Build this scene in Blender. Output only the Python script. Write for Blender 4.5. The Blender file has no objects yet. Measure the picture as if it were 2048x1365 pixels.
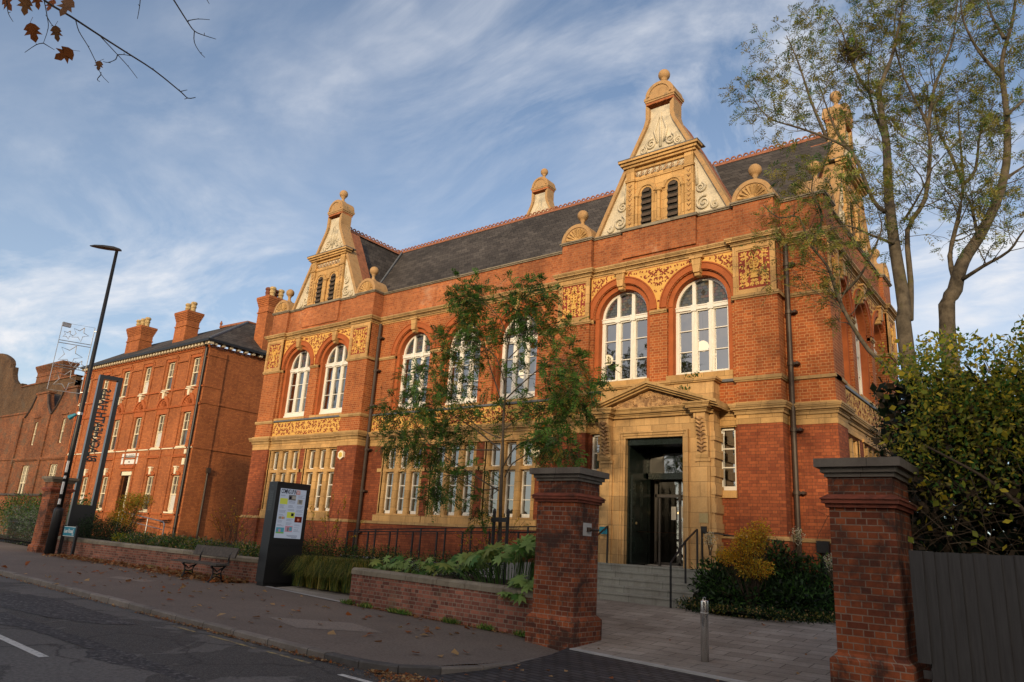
import bpy, math, random
import numpy as np
from mathutils import Vector, Matrix
random.seed(7); rng = np.random.default_rng(7)
R = math.radians; PI = math.pi
S = bpy.context.scene
COL = S.collection
# ---------------------------------------------------------------- camera
def cam_matrix(yaw, pitch, roll, loc):
    f = Vector((-math.sin(yaw)*math.cos(pitch), math.cos(yaw)*math.cos(pitch), math.sin(pitch)))
    r = Vector((math.cos(yaw), math.sin(yaw), 0)); u = r.cross(f)
    r2 = r*math.cos(roll)+u*math.sin(roll); u2 = -r*math.sin(roll)+u*math.cos(roll)
    m = Matrix((r2, u2, -f)).transposed().to_4x4(); m.translation = loc
    return m
cd = bpy.data.cameras.new('camera'); cam = bpy.data.objects.new('camera', cd); COL.objects.link(cam)
cd.sensor_width = 36; cd.lens = 36*1453.96/2048; cd.clip_start = .05; cd.clip_end = 3000
cam.matrix_world = cam_matrix(R(38.643), R(15.778), R(3.5626), Vector((0, 0, 1.47)))
S.camera = cam
# ---------------------------------------------------------------- light
SUN_EL, SUN_AZ = R(13.5), R(-68)      # azimuth of the sun in the xy plane, measured from +x
sd = Vector((math.cos(SUN_EL)*math.cos(SUN_AZ), math.cos(SUN_EL)*math.sin(SUN_AZ), math.sin(SUN_EL)))
ld = bpy.data.lights.new('sun', 'SUN'); ld.energy = 3.0; ld.angle = R(3.0); ld.color = (1, .74, .44)
sun = bpy.data.objects.new('sun', ld); COL.objects.link(sun)
sun.rotation_euler = sd.to_track_quat('Z', 'Y').to_euler(); sun.location = (0, 0, 60)
W = bpy.data.worlds.new('World'); S.world = W; W.use_nodes = True
nt = W.node_tree; nt.nodes.clear()
def N(nt, t, **k):
    n = nt.nodes.new(t)
    for a, b in k.items(): setattr(n, a, b)
    return n
def wire(nt, a, b): nt.links.new(a, b)
sky = N(nt, 'ShaderNodeTexSky', sky_type='NISHITA', sun_disc=False)
sky.sun_elevation = SUN_EL; sky.sun_rotation = PI/2-SUN_AZ; sky.air_density = 1.0; sky.dust_density = .5; sky.ozone_density = 2
tc = N(nt, 'ShaderNodeTexCoord'); mp = N(nt, 'ShaderNodeMapping'); mp.inputs['Rotation'].default_value = (R(8), R(18), R(35)); mp.inputs['Scale'].default_value = (1.1, 3.2, 5.0)
sx = N(nt, 'ShaderNodeSeparateXYZ')
# project the view direction on a high cloud deck so streaks converge towards the horizon
dv = N(nt, 'ShaderNodeVectorMath', operation='SCALE'); ad = N(nt, 'ShaderNodeMath', operation='ADD'); ad.inputs[1].default_value = .18
iv = N(nt, 'ShaderNodeMath', operation='DIVIDE'); iv.inputs[0].default_value = 1
wire(nt, tc.outputs['Generated'], sx.inputs[0]); wire(nt, sx.outputs['Z'], ad.inputs[0]); wire(nt, ad.outputs[0], iv.inputs[1])
wire(nt, tc.outputs['Generated'], dv.inputs[0]); wire(nt, iv.outputs[0], dv.inputs['Scale'])
mp.inputs['Rotation'].default_value = (0, 0, R(-25)); mp.inputs['Scale'].default_value = (.8, 1.3, .9)
wire(nt, dv.outputs[0], mp.inputs[0])
n1 = N(nt, 'ShaderNodeTexNoise'); n1.inputs['Scale'].default_value = 1.7; n1.inputs['Detail'].default_value = 10; n1.inputs['Roughness'].default_value = .62; n1.inputs['Distortion'].default_value = .55
n2 = N(nt, 'ShaderNodeTexNoise'); n2.inputs['Scale'].default_value = .8; n2.inputs['Detail'].default_value = 4; n2.inputs['Distortion'].default_value = .3
wire(nt, mp.outputs[0], n1.inputs['Vector']); wire(nt, dv.outputs[0], n2.inputs['Vector'])
r1 = N(nt, 'ShaderNodeMapRange'); r1.inputs['From Min'].default_value = .44; r1.inputs['From Max'].default_value = .72
r2 = N(nt, 'ShaderNodeMapRange'); r2.inputs['From Min'].default_value = .34; r2.inputs['From Max'].default_value = .66
wire(nt, n1.outputs[0], r1.inputs['Value']); wire(nt, n2.outputs[0], r2.inputs['Value'])
n3 = N(nt, 'ShaderNodeTexNoise'); n3.inputs['Scale'].default_value = 9; n3.inputs['Detail'].default_value = 6; n3.inputs['Distortion'].default_value = .5; wire(nt, mp.outputs[0], n3.inputs['Vector'])
r3 = N(nt, 'ShaderNodeMapRange'); r3.inputs['From Min'].default_value = .35; r3.inputs['From Max'].default_value = .65; r3.inputs['To Min'].default_value = .62; r3.inputs['To Max'].default_value = 1.15; wire(nt, n3.outputs[0], r3.inputs['Value'])
m3 = N(nt, 'ShaderNodeMath', operation='MULTIPLY'); wire(nt, r1.outputs[0], m3.inputs[0]); wire(nt, r3.outputs[0], m3.inputs[1])
mu = N(nt, 'ShaderNodeMath', operation='MULTIPLY'); wire(nt, m3.outputs[0], mu.inputs[0]); wire(nt, r2.outputs[0], mu.inputs[1])
# thin veil, thicker low down
veil = N(nt, 'ShaderNodeMapRange'); veil.inputs['From Min'].default_value = .0; veil.inputs['From Max'].default_value = .75; veil.inputs['To Min'].default_value = .42; veil.inputs['To Max'].default_value = .03
wire(nt, sx.outputs['Z'], veil.inputs['Value'])
mx0 = N(nt, 'ShaderNodeMath', operation='MAXIMUM'); mu2 = N(nt, 'ShaderNodeMath', operation='MULTIPLY_ADD'); mu2.inputs[1].default_value = 1.1
wire(nt, mu.outputs[0], mu2.inputs[0]); wire(nt, veil.outputs[0], mu2.inputs[2])
cl = N(nt, 'ShaderNodeClamp'); wire(nt, mu2.outputs[0], cl.inputs[0])
mx = N(nt, 'ShaderNodeMix', data_type='RGBA'); mx.inputs['B'].default_value = (6.2, 6.3, 6.6, 1)
tint = N(nt, 'ShaderNodeMix', data_type='RGBA', blend_type='MULTIPLY'); tint.inputs['Factor'].default_value = 1; tint.inputs['B'].default_value = (.84, 1.0, 1.12, 1); wire(nt, sky.outputs[0], tint.inputs['A'])
wire(nt, cl.outputs[0], mx.inputs['Factor']); wire(nt, tint.outputs['Result'], mx.inputs['A'])
# warm cloud glow added round the low sun, out of view, to warm the shade
dt = N(nt, 'ShaderNodeVectorMath', operation='DOT_PRODUCT'); dt.inputs[1].default_value = sd; wire(nt, tc.outputs['Generated'], dt.inputs[0])
gl_ = N(nt, 'ShaderNodeMapRange'); gl_.inputs['From Min'].default_value = .1; gl_.inputs['From Max'].default_value = 1.; wire(nt, dt.outputs['Value'], gl_.inputs['Value'])
pw = N(nt, 'ShaderNodeMath', operation='POWER'); pw.inputs[1].default_value = 2.2; wire(nt, gl_.outputs[0], pw.inputs[0])
glow = N(nt, 'ShaderNodeMix', data_type='RGBA', blend_type='ADD'); glow.inputs['B'].default_value = (10.5, 7.4, 4.3, 1)
wire(nt, pw.outputs[0], glow.inputs['Factor']); wire(nt, mx.outputs['Result'], glow.inputs['A'])
bg = N(nt, 'ShaderNodeBackground'); bg.inputs['Strength'].default_value = .14
wo = N(nt, 'ShaderNodeOutputWorld'); wire(nt, glow.outputs['Result'], bg.inputs[0]); wire(nt, bg.outputs[0], wo.inputs[0])
S.view_settings.view_transform = 'Standard'; S.view_settings.look = 'None'; S.view_settings.gamma = 1; S.view_settings.use_curve_mapping = False
S.view_settings.exposure = 0.0
S.cycles.max_bounces = 6; S.cycles.transparent_max_bounces = 12; S.cycles.sample_clamp_indirect = 4
S.cycles.caustics_reflective = False; S.cycles.caustics_refractive = False
# ---------------------------------------------------------------- materials
MATS = {}
def newmat(name):
    m = bpy.data.materials.new(name); m.use_nodes = True; t = m.node_tree; t.nodes.clear()
    b = N(t, 'ShaderNodeBsdfPrincipled'); o = N(t, 'ShaderNodeOutputMaterial'); wire(t, b.outputs[0], o.inputs[0])
    b.inputs['Specular IOR Level'].default_value = .3
    MATS[name] = m
    return m, t, b, o
def c4(c): return (c[0], c[1], c[2], 1)
def coords(t, mode='Object'):
    tc = N(t, 'ShaderNodeTexCoord'); return tc.outputs[mode]
def noisy(t, vec, scale, detail=5, rough=.6, dist=0):
    n = N(t, 'ShaderNodeTexNoise'); n.inputs['Scale'].default_value = scale; n.inputs['Detail'].default_value = detail
    n.inputs['Roughness'].default_value = rough; n.inputs['Distortion'].default_value = dist
    wire(t, vec, n.inputs['Vector']); return n.outputs[0]
def ramp(t, val, stops):
    r = N(t, 'ShaderNodeValToRGB'); e = r.color_ramp.elements
    while len(e) < len(stops): e.new(.5)
    for i, (p, c) in enumerate(stops): e[i].position = p; e[i].color = c4(c)
    wire(t, val, r.inputs[0]); return r.outputs[0]
def mixc(t, fac, a, b, mode='MIX'):
    m = N(t, 'ShaderNodeMix', data_type='RGBA', blend_type=mode)
    if isinstance(fac, (int, float)): m.inputs['Factor'].default_value = fac
    else: wire(t, fac, m.inputs['Factor'])
    for k, v in (('A', a), ('B', b)):
        if isinstance(v, tuple): m.inputs[k].default_value = c4(v)
        else: wire(t, v, m.inputs[k])
    return m.outputs['Result']
def rng_map(t, v, a, b, c=0., d=1.):
    m = N(t, 'ShaderNodeMapRange'); m.inputs['From Min'].default_value = a; m.inputs['From Max'].default_value = b
    m.inputs['To Min'].default_value = c; m.inputs['To Max'].default_value = d; wire(t, v, m.inputs['Value']); return m.outputs[0]
def bump(t, b, h, strength=.4, dist=.02):
    n = N(t, 'ShaderNodeBump'); n.inputs['Strength'].default_value = strength; n.inputs['Distance'].default_value = dist
    wire(t, h, n.inputs['Height']); wire(t, n.outputs[0], b.inputs['Normal']); return n
def plain(name, col, rough=.6, var=.12, scale=6, metal=0., bmp=.0, spec=.3, dirt=None):
    m, t, b, o = newmat(name); v = coords(t)
    n = noisy(t, v, scale)
    lo = tuple(c*(1-var) for c in col); hi = tuple(min(1, c*(1+var)) for c in col)
    c = ramp(t, n, [(.3, lo), (.7, hi)])
    if dirt:
        d = noisy(t, v, dirt[1], 6, .7); c = mixc(t, rng_map(t, d, dirt[2], dirt[2]+.15, 0, dirt[3]), c, dirt[0])
    wire(t, c, b.inputs['Base Color']); b.inputs['Roughness'].default_value = rough; b.inputs['Metallic'].default_value = metal
    b.inputs['Specular IOR Level'].default_value = spec
    if bmp: bump(t, b, noisy(t, v, scale*6, 4), bmp, .01)
    return m
def streaks(t, c, amount):
    # rain and soot run down walls in long vertical marks
    mp = N(t, 'ShaderNodeMapping'); mp.inputs['Scale'].default_value = (2.6, 2.6, .28); wire(t, coords(t), mp.inputs[0])
    s = noisy(t, mp.outputs[0], 1.6, 6, .65, .3); return mixc(t, rng_map(t, s, .52, .74, 0, amount), c, (.42, .36, .33), 'MULTIPLY')
def uv_wall(t):
    # walls run along x or y: x+y is the distance along either of them
    s = N(t, 'ShaderNodeSeparateXYZ'); wire(t, coords(t), s.inputs[0])
    a = N(t, 'ShaderNodeMath', operation='ADD'); wire(t, s.outputs[0], a.inputs[0]); wire(t, s.outputs[1], a.inputs[1])
    c = N(t, 'ShaderNodeCombineXYZ'); wire(t, a.outputs[0], c.inputs[0]); wire(t, s.outputs[2], c.inputs[1]); return c.outputs[0]
def brick(name, c1, c2, mortar, w=.225, h=.075, ms=.011, dark=None, blotch=.35, stain=None, squash=.5, bmp=.5, soot=None, bias=0.):
    m, t, b, o = newmat(name); uv = uv_wall(t)
    wob = N(t, 'ShaderNodeTexNoise'); wob.inputs['Scale'].default_value = 9; wire(t, uv, wob.inputs['Vector'])
    off = N(t, 'ShaderNodeVectorMath', operation='MULTIPLY_ADD'); off.inputs[1].default_value = (.006, .006, 0)
    wire(t, wob.outputs['Color'], off.inputs[0]); wire(t, uv, off.inputs[2])
    br = N(t, 'ShaderNodeTexBrick', offset=.5, squash=squash, squash_frequency=2)
    for k, v in (('Scale', 1), ('Mortar Size', ms), ('Mortar Smooth', .25), ('Brick Width', w), ('Row Height', h), ('Bias', bias)): br.inputs[k].default_value = v
    br.inputs['Color1'].default_value = c4(c1); br.inputs['Color2'].default_value = c4(c2); br.inputs['Mortar'].default_value = c4(mortar)
    wire(t, off.outputs[0], br.inputs['Vector'])
    big = noisy(t, coords(t), .45, 5, .6)
    c = mixc(t, 1.0, br.outputs['Color'], ramp(t, big, [(.32, (1-blotch,)*3), (.68, (1.0+blotch*.5,)*3)]), 'MULTIPLY')
    fine = noisy(t, coords(t), 22, 3, .6)
    c = mixc(t, .6, c, ramp(t, fine, [(.3, (.72, .72, .72)), (.7, (1.15, 1.15, 1.15))]), 'MULTIPLY')
    if dark:   # burnt headers: some bricks much darker
        vb = N(t, 'ShaderNodeTexBrick', offset=.5, squash=squash, squash_frequency=2)
        for k, v in (('Scale', 1), ('Mortar Size', 0), ('Brick Width', w), ('Row Height', h), ('Bias', -.35)): vb.inputs[k].default_value = v
        vb.inputs['Color1'].default_value = (0, 0, 0, 1); vb.inputs['Color2'].default_value = (1, 1, 1, 1); wire(t, off.outputs[0], vb.inputs['Vector'])
        f = rng_map(t, vb.outputs['Color'], .62, .75, 0, .8)
        inv = N(t, 'ShaderNodeMath', operation='MULTIPLY'); i2 = N(t, 'ShaderNodeMath', operation='SUBTRACT'); i2.inputs[0].default_value = 1
        wire(t, br.outputs['Fac'], i2.inputs[1]); wire(t, f, inv.inputs[0]); wire(t, i2.outputs[0], inv.inputs[1])
        c = mixc(t, inv.outputs[0], c, dark)
    if stain:
        st = noisy(t, coords(t), stain[1], 6, .7, .4); c = mixc(t, rng_map(t, st, stain[2], stain[2]+.12, 0, stain[3]), c, stain[0])
    c = streaks(t, c, .5)
    wire(t, c, b.inputs['Base Color']); b.inputs['Roughness'].default_value = .85
    hgt = mixc(t, .35, mixc(t, br.outputs['Fac'], (1, 1, 1), (0, 0, 0)), fine)
    bump(t, b, hgt, bmp, .006)
    return m
brick('red_brick', (.30, .076, .022), (.46, .132, .036), (.52, .28, .12), ms=.007, stain=((.20, .085, .05), 1.1, .60, .55))
brick('smooth_brick', (.22, .056, .024), (.37, .102, .038), (.14, .052, .027), ms=.006, blotch=.38, bmp=.25, stain=((.55, .36, .26), 1.3, .66, .3))
brick('attic_brick', (.32, .095, .034), (.48, .16, .055), (.42, .22, .11), ms=.006, blotch=.4, stain=((.45, .30, .20), .9, .60, .5))
brick('north_brick', (.34, .105, .036), (.50, .165, .052), (.22, .09, .04), ms=.007, blotch=.25)
brick('old_brick', (.15, .055, .026), (.34, .12, .045), (.16, .10, .065), ms=.007, dark=(.085, .05, .035), blotch=.5, stain=((.10, .075, .05), .9, .50, .75))
brick('pier_brick', (.15, .038, .018), (.38, .10, .032), (.30, .21, .15), ms=.0065, dark=(.045, .022, .022), blotch=.55, bmp=.9, stain=((.036, .022, .017), 1.4, .46, .85))
brick('wall_brick', (.12, .040, .028), (.36, .135, .085), (.25, .20, .15), ms=.008, dark=(.07, .035, .03), blotch=.4, bmp=1, stain=((.10, .10, .06), 1.1, .60, .45))
brick('stock_brick', (.075, .04, .02), (.17, .095, .045), (.10, .07, .045), ms=.007, dark=(.06, .045, .03), blotch=.5, stain=((.09, .07, .05), .9, .52, .7))
brick('slate', (.050, .044, .040), (.092, .082, .074), (.014, .013, .013), w=.30, h=.19, ms=.007, squash=1, blotch=.4, bmp=.9, stain=((.10, .09, .07), 1.6, .62, .4))
def stone(name, col, joints=(.55, .28), seed=0, var=.22, ms=.006, grime=.45):
    m, t, b, o = newmat(name); uv = uv_wall(t)
    br = N(t, 'ShaderNodeTexBrick', offset=.5)
    for k, v in (('Scale', 1), ('Mortar Size', ms), ('Mortar Smooth', .2), ('Brick Width', joints[0]), ('Row Height', joints[1]), ('Bias', 0)): br.inputs[k].default_value = v
    br.inputs['Color1'].default_value = c4(tuple(c*(1-var) for c in col)); br.inputs['Color2'].default_value = c4(tuple(min(1, c*(1+var*.6)) for c in col))
    br.inputs['Mortar'].default_value = c4(tuple(c*.45 for c in col)); wire(t, uv, br.inputs['Vector'])
    n = noisy(t, coords(t), 1.8, 7, .7); c = mixc(t, rng_map(t, n, .48, .72, 0, grime), br.outputs['Color'], (col[0]*.42, col[1]*.38, col[2]*.38))
    f = noisy(t, coords(t), 30, 4, .6); c = mixc(t, .5, c, ramp(t, f, [(.3, (.8, .8, .8)), (.7, (1.12, 1.1, 1.05))]), 'MULTIPLY')
    c = streaks(t, c, .6)
    wire(t, c, b.inputs['Base Color']); b.inputs['Roughness'].default_value = .7
    bump(t, b, mixc(t, .4, mixc(t, br.outputs['Fac'], (1, 1, 1), (0, 0, 0)), f), .5, .008)
    return m
stone('terracotta', (.56, .345, .135)); stone('portal_stone', (.58, .375, .17), (.42, .36)); stone('cornice_stone', (.46, .30, .13), (.6, 5.), grime=.65); stone('coping_stone', (.26, .225, .165), (.9, 5.), grime=.8, ms=.004)
stone('grey_coping', (.17, .148, .120), (.9, 5.), grime=.6); stone('step_stone', (.34, .345, .31), (1.1, 5.), grime=.5)
plain('stucco', (.60, .53, .39), .85, .15, 3, bmp=.5, dirt=((.33, .31, .25), 2.2, .50, .85))
plain('ornament_yellow', (.66, .39, .10), .7, .14, 5, bmp=.3, dirt=((.40, .26, .10), 2.2, .62, .5))
plain('ornament_red', (.24, .045, .025), .8, .2, 6)
plain('carved_stone', (.50, .31, .15), .8, .3, 18, bmp=.8, dirt=((.18, .10, .055), 5, .45, .8))
plain('finial_stone', (.45, .275, .125), .8, .3, 4, bmp=.4, dirt=((.20, .155, .09), 4, .50, .75))
plain('rubbed_brick', (.38, .105, .032), .8, .15, 3, bmp=.2)
plain('terracotta_tile', (.29, .115, .06), .8, .3, 8, dirt=((.16, .09, .05), 6, .55, .6))
plain('white_paint', (.80, .78, .70), .35, .05, 8, spec=.5)
plain('dull_cream', (.58, .49, .34), .7, .2, 8); plain('cream_paint', (.80, .72, .52), .5, .06, 8)
plain('lead', (.12, .13, .14), .5, .2, 5); plain('flashing', (.45, .44, .42), .6, .2, 5)
plain('green_paint', (.010, .017, .014), .25, .2, 8, spec=.5); plain('grey_frame', (.10, .09, .08), .4, .1, 8)
plain('pipe_brown', (.055, .038, .028), .45, .2, 8); plain('black_metal', (.012, .012, .013), .45, .2, 10, spec=.4)
plain('kiosk_black', (.014, .014, .016), .28, .1, 3, spec=.5); plain('kiosk_grey', (.020, .021, .023), .4, .1, 3)
plain('steel', (.64, .62, .59), .22, .06, 5, metal=.9); plain('galvanised', (.42, .43, .44), .4, .15, 8, metal=.8)
plain('louvre_wood', (.085, .062, .045), .85, .3, 12); plain('bench_wood', (.085, .073, .063), .85, .35, 14, bmp=.6)
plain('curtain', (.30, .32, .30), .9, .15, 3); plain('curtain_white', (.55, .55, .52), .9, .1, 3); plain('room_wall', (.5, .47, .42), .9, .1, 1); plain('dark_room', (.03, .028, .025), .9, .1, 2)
plain('pot_buff', (.46, .33, .15), .8, .2, 8, dirt=((.10, .08, .05), 6, .5, .7)); plain('pot_red', (.17, .06, .035), .8, .2, 8)
plain('sign_blue', (.02, .22, .32), .4, .1, 8); plain('sign_white', (.75, .75, .72), .5, .05, 8); plain('bark', (.10, .083, .06), .9, .5, 9, bmp=1, dirt=((.13, .13, .04), 1.8, .55, .75))
plain('young_bark', (.060, .050, .040), .9, .3, 10, bmp=.6); plain('twig', (.055, .04, .028), .9, .3, 10); plain('hedge_twig', (.09, .065, .04), .9, .3, 10)
plain('soil', (.030, .022, .014), .95, .4, 12, bmp=1); plain('brass', (.40, .30, .15), .35, .1, 8, metal=1.)
plain('plaque_paper', (.62, .60, .55), .6, .1, 6); plain('concrete', (.36, .36, .35), .85, .15, 4, bmp=.4, dirt=((.18, .18, .16), 2, .55, .6))
plain('pier_band', (.20, .055, .03), .8, .3, 5, bmp=.5, dirt=((.05, .025, .018), 3, .5, .7)); plain('dark_coping', (.07, .05, .042), .8, .3, 5); plain('dark_kerb', (.075, .07, .066), .8, .3, 6, bmp=.4)
plain('alarm_yellow', (.62, .45, .08), .5, .05, 4)
def glass(name, tint=(.75, .8, .82), refl=.30, rough=.02):
    m = bpy.data.materials.new(name); m.use_nodes = True; t = m.node_tree; t.nodes.clear(); MATS[name] = m
    tr = N(t, 'ShaderNodeBsdfTransparent'); tr.inputs[0].default_value = c4(tint)
    g = N(t, 'ShaderNodeBsdfGlossy'); g.inputs['Roughness'].default_value = rough; g.inputs['Color'].default_value = (.86, .86, .84, 1)
    lw = N(t, 'ShaderNodeFresnel'); lw.inputs['IOR'].default_value = 1.5
    f = rng_map(t, lw.outputs[0], 0, 1, refl*.5, 1.0)
    wv = noisy(t, coords(t), 1.3, 2); bp = N(t, 'ShaderNodeBump'); bp.inputs['Strength'].default_value = .12; bp.inputs['Distance'].default_value = .05
    wire(t, wv, bp.inputs['Height']); wire(t, bp.outputs[0], g.inputs['Normal'])
    mx = N(t, 'ShaderNodeMixShader'); wire(t, f, mx.inputs[0]); wire(t, tr.outputs[0], mx.inputs[1]); wire(t, g.outputs[0], mx.inputs[2])
    o = N(t, 'ShaderNodeOutputMaterial'); wire(t, mx.outputs[0], o.inputs[0]); return m
glass('window_glass', (.66, .66, .64), .55); glass('door_glass', (.8, .82, .8), .1)
def stained():
    m, t, b, o = newmat('stained_glass'); uv = uv_wall(t)
    br = N(t, 'ShaderNodeTexBrick', offset=.5)
    for k, v in (('Scale', 1), ('Mortar Size', .006), ('Brick Width', .12), ('Row Height', .085)): br.inputs[k].default_value = v
    br.inputs['Color1'].default_value = (0, 0, 0, 1); br.inputs['Color2'].default_value = (1, 1, 1, 1); br.inputs['Mortar'].default_value = (.5, .5, .5, 1)
    wire(t, uv, br.inputs['Vector'])
    c = ramp(t, br.outputs['Color'], [(0, (.045, .06, .06)), (.35, (.07, .08, .075)), (.6, (.11, .10, .06)), (.8, (.12, .06, .05)), (1, (.06, .075, .10))])
    c = mixc(t, br.outputs['Fac'], c, (.015, .015, .015)); wire(t, c, b.inputs['Base Color']); b.inputs['Roughness'].default_value = .15; b.inputs['Specular IOR Level'].default_value = .6
stained()
def dark_glass():
    m, t, b, o = newmat('dark_glass'); v = coords(t); n = noisy(t, v, .9, 3)
    wire(t, ramp(t, n, [(.35, (.03, .028, .024)), (.65, (.12, .115, .10))]), b.inputs['Base Color']); b.inputs['Roughness'].default_value = .06; b.inputs['Specular IOR Level'].default_value = .8
dark_glass()
def emit(name, col, s):
    m = bpy.data.materials.new(name); m.use_nodes = True; t = m.node_tree; t.nodes.clear(); MATS[name] = m
    e = N(t, 'ShaderNodeEmission'); e.inputs[0].default_value = c4(col); e.inputs[1].default_value = s
    o = N(t, 'ShaderNodeOutputMaterial'); wire(t, e.outputs[0], o.inputs[0])
emit('lamp_glow', (1, .72, .38), 2.2); emit('lamp_small', (1, .62, .22), 4)
for nm, c, s in (('screen_white', (.55, .60, .72), .42), ('screen_ink', (.22, .24, .32), .40), ('screen_black', (.02, .02, .03), .4), ('screen_red', (.62, .20, .12), .42), ('screen_yellow', (.62, .66, .10), .42), ('screen_photo', (.20, .19, .18), .40), ('screen_sand', (.40, .36, .30), .42), ('screen_wine', (.16, .02, .01), .4), ('screen_teal', (.10, .34, .44), .42), ('screen_pink', (.55, .28, .36), .42), ('screen_green', (.22, .42, .12), .42)): emit(nm, c, s)
def asphalt(name, col, speck=.5, patches=None, gritty=False):
    m, t, b, o = newmat(name); v = coords(t)
    big = noisy(t, v, .35, 5, .6); fine = noisy(t, v, 28, 5, .8); vo = N(t, 'ShaderNodeTexVoronoi'); vo.inputs['Scale'].default_value = 90; wire(t, v, vo.inputs['Vector'])
    c = ramp(t, big, [(.3, tuple(x*.78 for x in col)), (.7, tuple(x*1.15 for x in col))])
    c = mixc(t, .7, c, ramp(t, fine, [(.36, (.50, .50, .50)), (.64, (1.5, 1.5, 1.5))]), 'MULTIPLY')
    if gritty:
        v2 = N(t, 'ShaderNodeTexVoronoi'); v2.inputs['Scale'].default_value = 26; wire(t, v, v2.inputs['Vector'])
        c = mixc(t, .8, c, ramp(t, v2.outputs['Color'], [(.15, (.35, .35, .35)), (.6, (1., 1., 1.)), (.9, (3.2, 3.1, 3.))]), 'MULTIPLY')
    if patches:
        # worn top layer: a ragged band of exposed, darker and coarser stone
        s = N(t, 'ShaderNodeSeparateXYZ'); wire(t, v, s.inputs[0])
        pn = noisy(t, v, .55, 8, .62, .6); band = rng_map(t, s.outputs[1], 3.6, 5.2, 0, 1); band2 = rng_map(t, s.outputs[1], 6.9, 6.0, 0, 1)
        mm = N(t, 'ShaderNodeMath', operation='MULTIPLY'); wire(t, band, mm.inputs[0]); wire(t, band2, mm.inputs[1])
        ww = N(t, 'ShaderNodeMath', operation='MULTIPLY_ADD'); ww.inputs[1].default_value = .16; wire(t, mm.outputs[0], ww.inputs[0]); wire(t, pn, ww.inputs[2])
        k = rng_map(t, ww.outputs[0], .585, .60, 0, 1)
        grit = ramp(t, vo.outputs['Color'], [(.2, tuple(x*.25 for x in col)), (.8, tuple(x*.9 for x in col))])
        c = mixc(t, k, c, grit)
        crack = N(t, 'ShaderNodeTexVoronoi', feature='DISTANCE_TO_EDGE'); crack.inputs['Scale'].default_value = .5
        dn = N(t, 'ShaderNodeTexNoise'); dn.inputs['Scale'].default_value = 1.2; dn.inputs['Detail'].default_value = 6; wire(t, v, dn.inputs['Vector'])
        vv = N(t, 'ShaderNodeVectorMath', operation='MULTIPLY_ADD'); vv.inputs[1].default_value = (1.1, 1.1, 0); wire(t, dn.outputs['Color'], vv.inputs[0]); wire(t, v, vv.inputs[2]); wire(t, vv.outputs[0], crack.inputs['Vector'])
        ck = rng_map(t, crack.outputs[0], .0, .022, .85, 0); gate = rng_map(t, noisy(t, v, .3, 2), .42, .52, 0, 1)
        gm = N(t, 'ShaderNodeMath', operation='MULTIPLY'); wire(t, ck, gm.inputs[0]); wire(t, gate, gm.inputs[1])
        c = mixc(t, gm.outputs[0], c, tuple(x*.25 for x in col))
        hh = N(t, 'ShaderNodeMath', operation='SUBTRACT'); wire(t, fine, hh.inputs[0]); wire(t, k, hh.inputs[1])
        bump(t, b, hh.outputs[0], .7, .02)
    else: bump(t, b, fine, .6, .008)
    wire(t, c, b.inputs['Base Color']); b.inputs['Roughness'].default_value = .8; return m
asphalt('asphalt', (.122, .114, .105), patches=True); asphalt('pavement_tar', (.150, .122, .100)); asphalt('patch_tar', (.22, .185, .155)); asphalt('worn_tar', (.050, .048, .048), gritty=True)
def slabs(name, c1, c2, mort, w, h, rot, ms=.012):
    m, t, b, o = newmat(name); mp = N(t, 'ShaderNodeMapping'); mp.inputs['Rotation'].default_value = (0, 0, rot); wire(t, coords(t), mp.inputs[0])
    br = N(t, 'ShaderNodeTexBrick', offset=.5)
    for k, v in (('Scale', 1), ('Mortar Size', ms), ('Mortar Smooth', .3), ('Brick Width', w), ('Row Height', h)): br.inputs[k].default_value = v
    br.inputs['Color1'].default_value = c4(c1); br.inputs['Color2'].default_value = c4(c2); br.inputs['Mortar'].default_value = c4(mort); wire(t, mp.outputs[0], br.inputs['Vector'])
    n = noisy(t, coords(t), .9, 6, .65); c = mixc(t, 1, br.outputs['Color'], ramp(t, n, [(.3, (.6, .58, .56)), (.7, (1.15, 1.15, 1.15))]), 'MULTIPLY')
    f = noisy(t, coords(t), 25, 4, .7); c = mixc(t, .6, c, ramp(t, f, [(.3, (.75, .75, .75)), (.7, (1.2, 1.2, 1.2))]), 'MULTIPLY')
    wire(t, c, b.inputs['Base Color']); b.inputs['Roughness'].default_value = .75
    bump(t, b, mixc(t, .5, mixc(t, br.outputs['Fac'], (1, 1, 1), (0, 0, 0)), f), .7, .012)
slabs('paving', (.27, .245, .215), (.37, .34, .30), (.09, .08, .07), .62, .30, R(0), .008); slabs('setts', (.040, .040, .046), (.075, .07, .072), (.022, .02, .018), .24, .13, R(8), .022)
slabs('kerb_stone', (.17, .15, .13), (.24, .21, .18), (.05, .045, .04), .95, 9., R(-3), .012)
plain('road_paint', (.55, .54, .50), .7, .15, 30, dirt=((.09, .09, .09), 14, .52, .8)); plain('yellow_paint', (.40, .30, .10), .7, .2, 30, dirt=((.07, .07, .075), 9, .42, .9))
def board():
    m, t, b, o = newmat('fence_paint'); mp = N(t, 'ShaderNodeMapping'); mp.inputs['Scale'].default_value = (40, 40, 2.5); wire(t, coords(t), mp.inputs[0])
    n = noisy(t, mp.outputs[0], 1, 5, .6); wire(t, ramp(t, n, [(.3, (.042, .040, .038)), (.7, (.066, .063, .060))]), b.inputs['Base Color']); b.inputs['Roughness'].default_value = .6; bump(t, b, n, .5, .006)
board()
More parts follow.
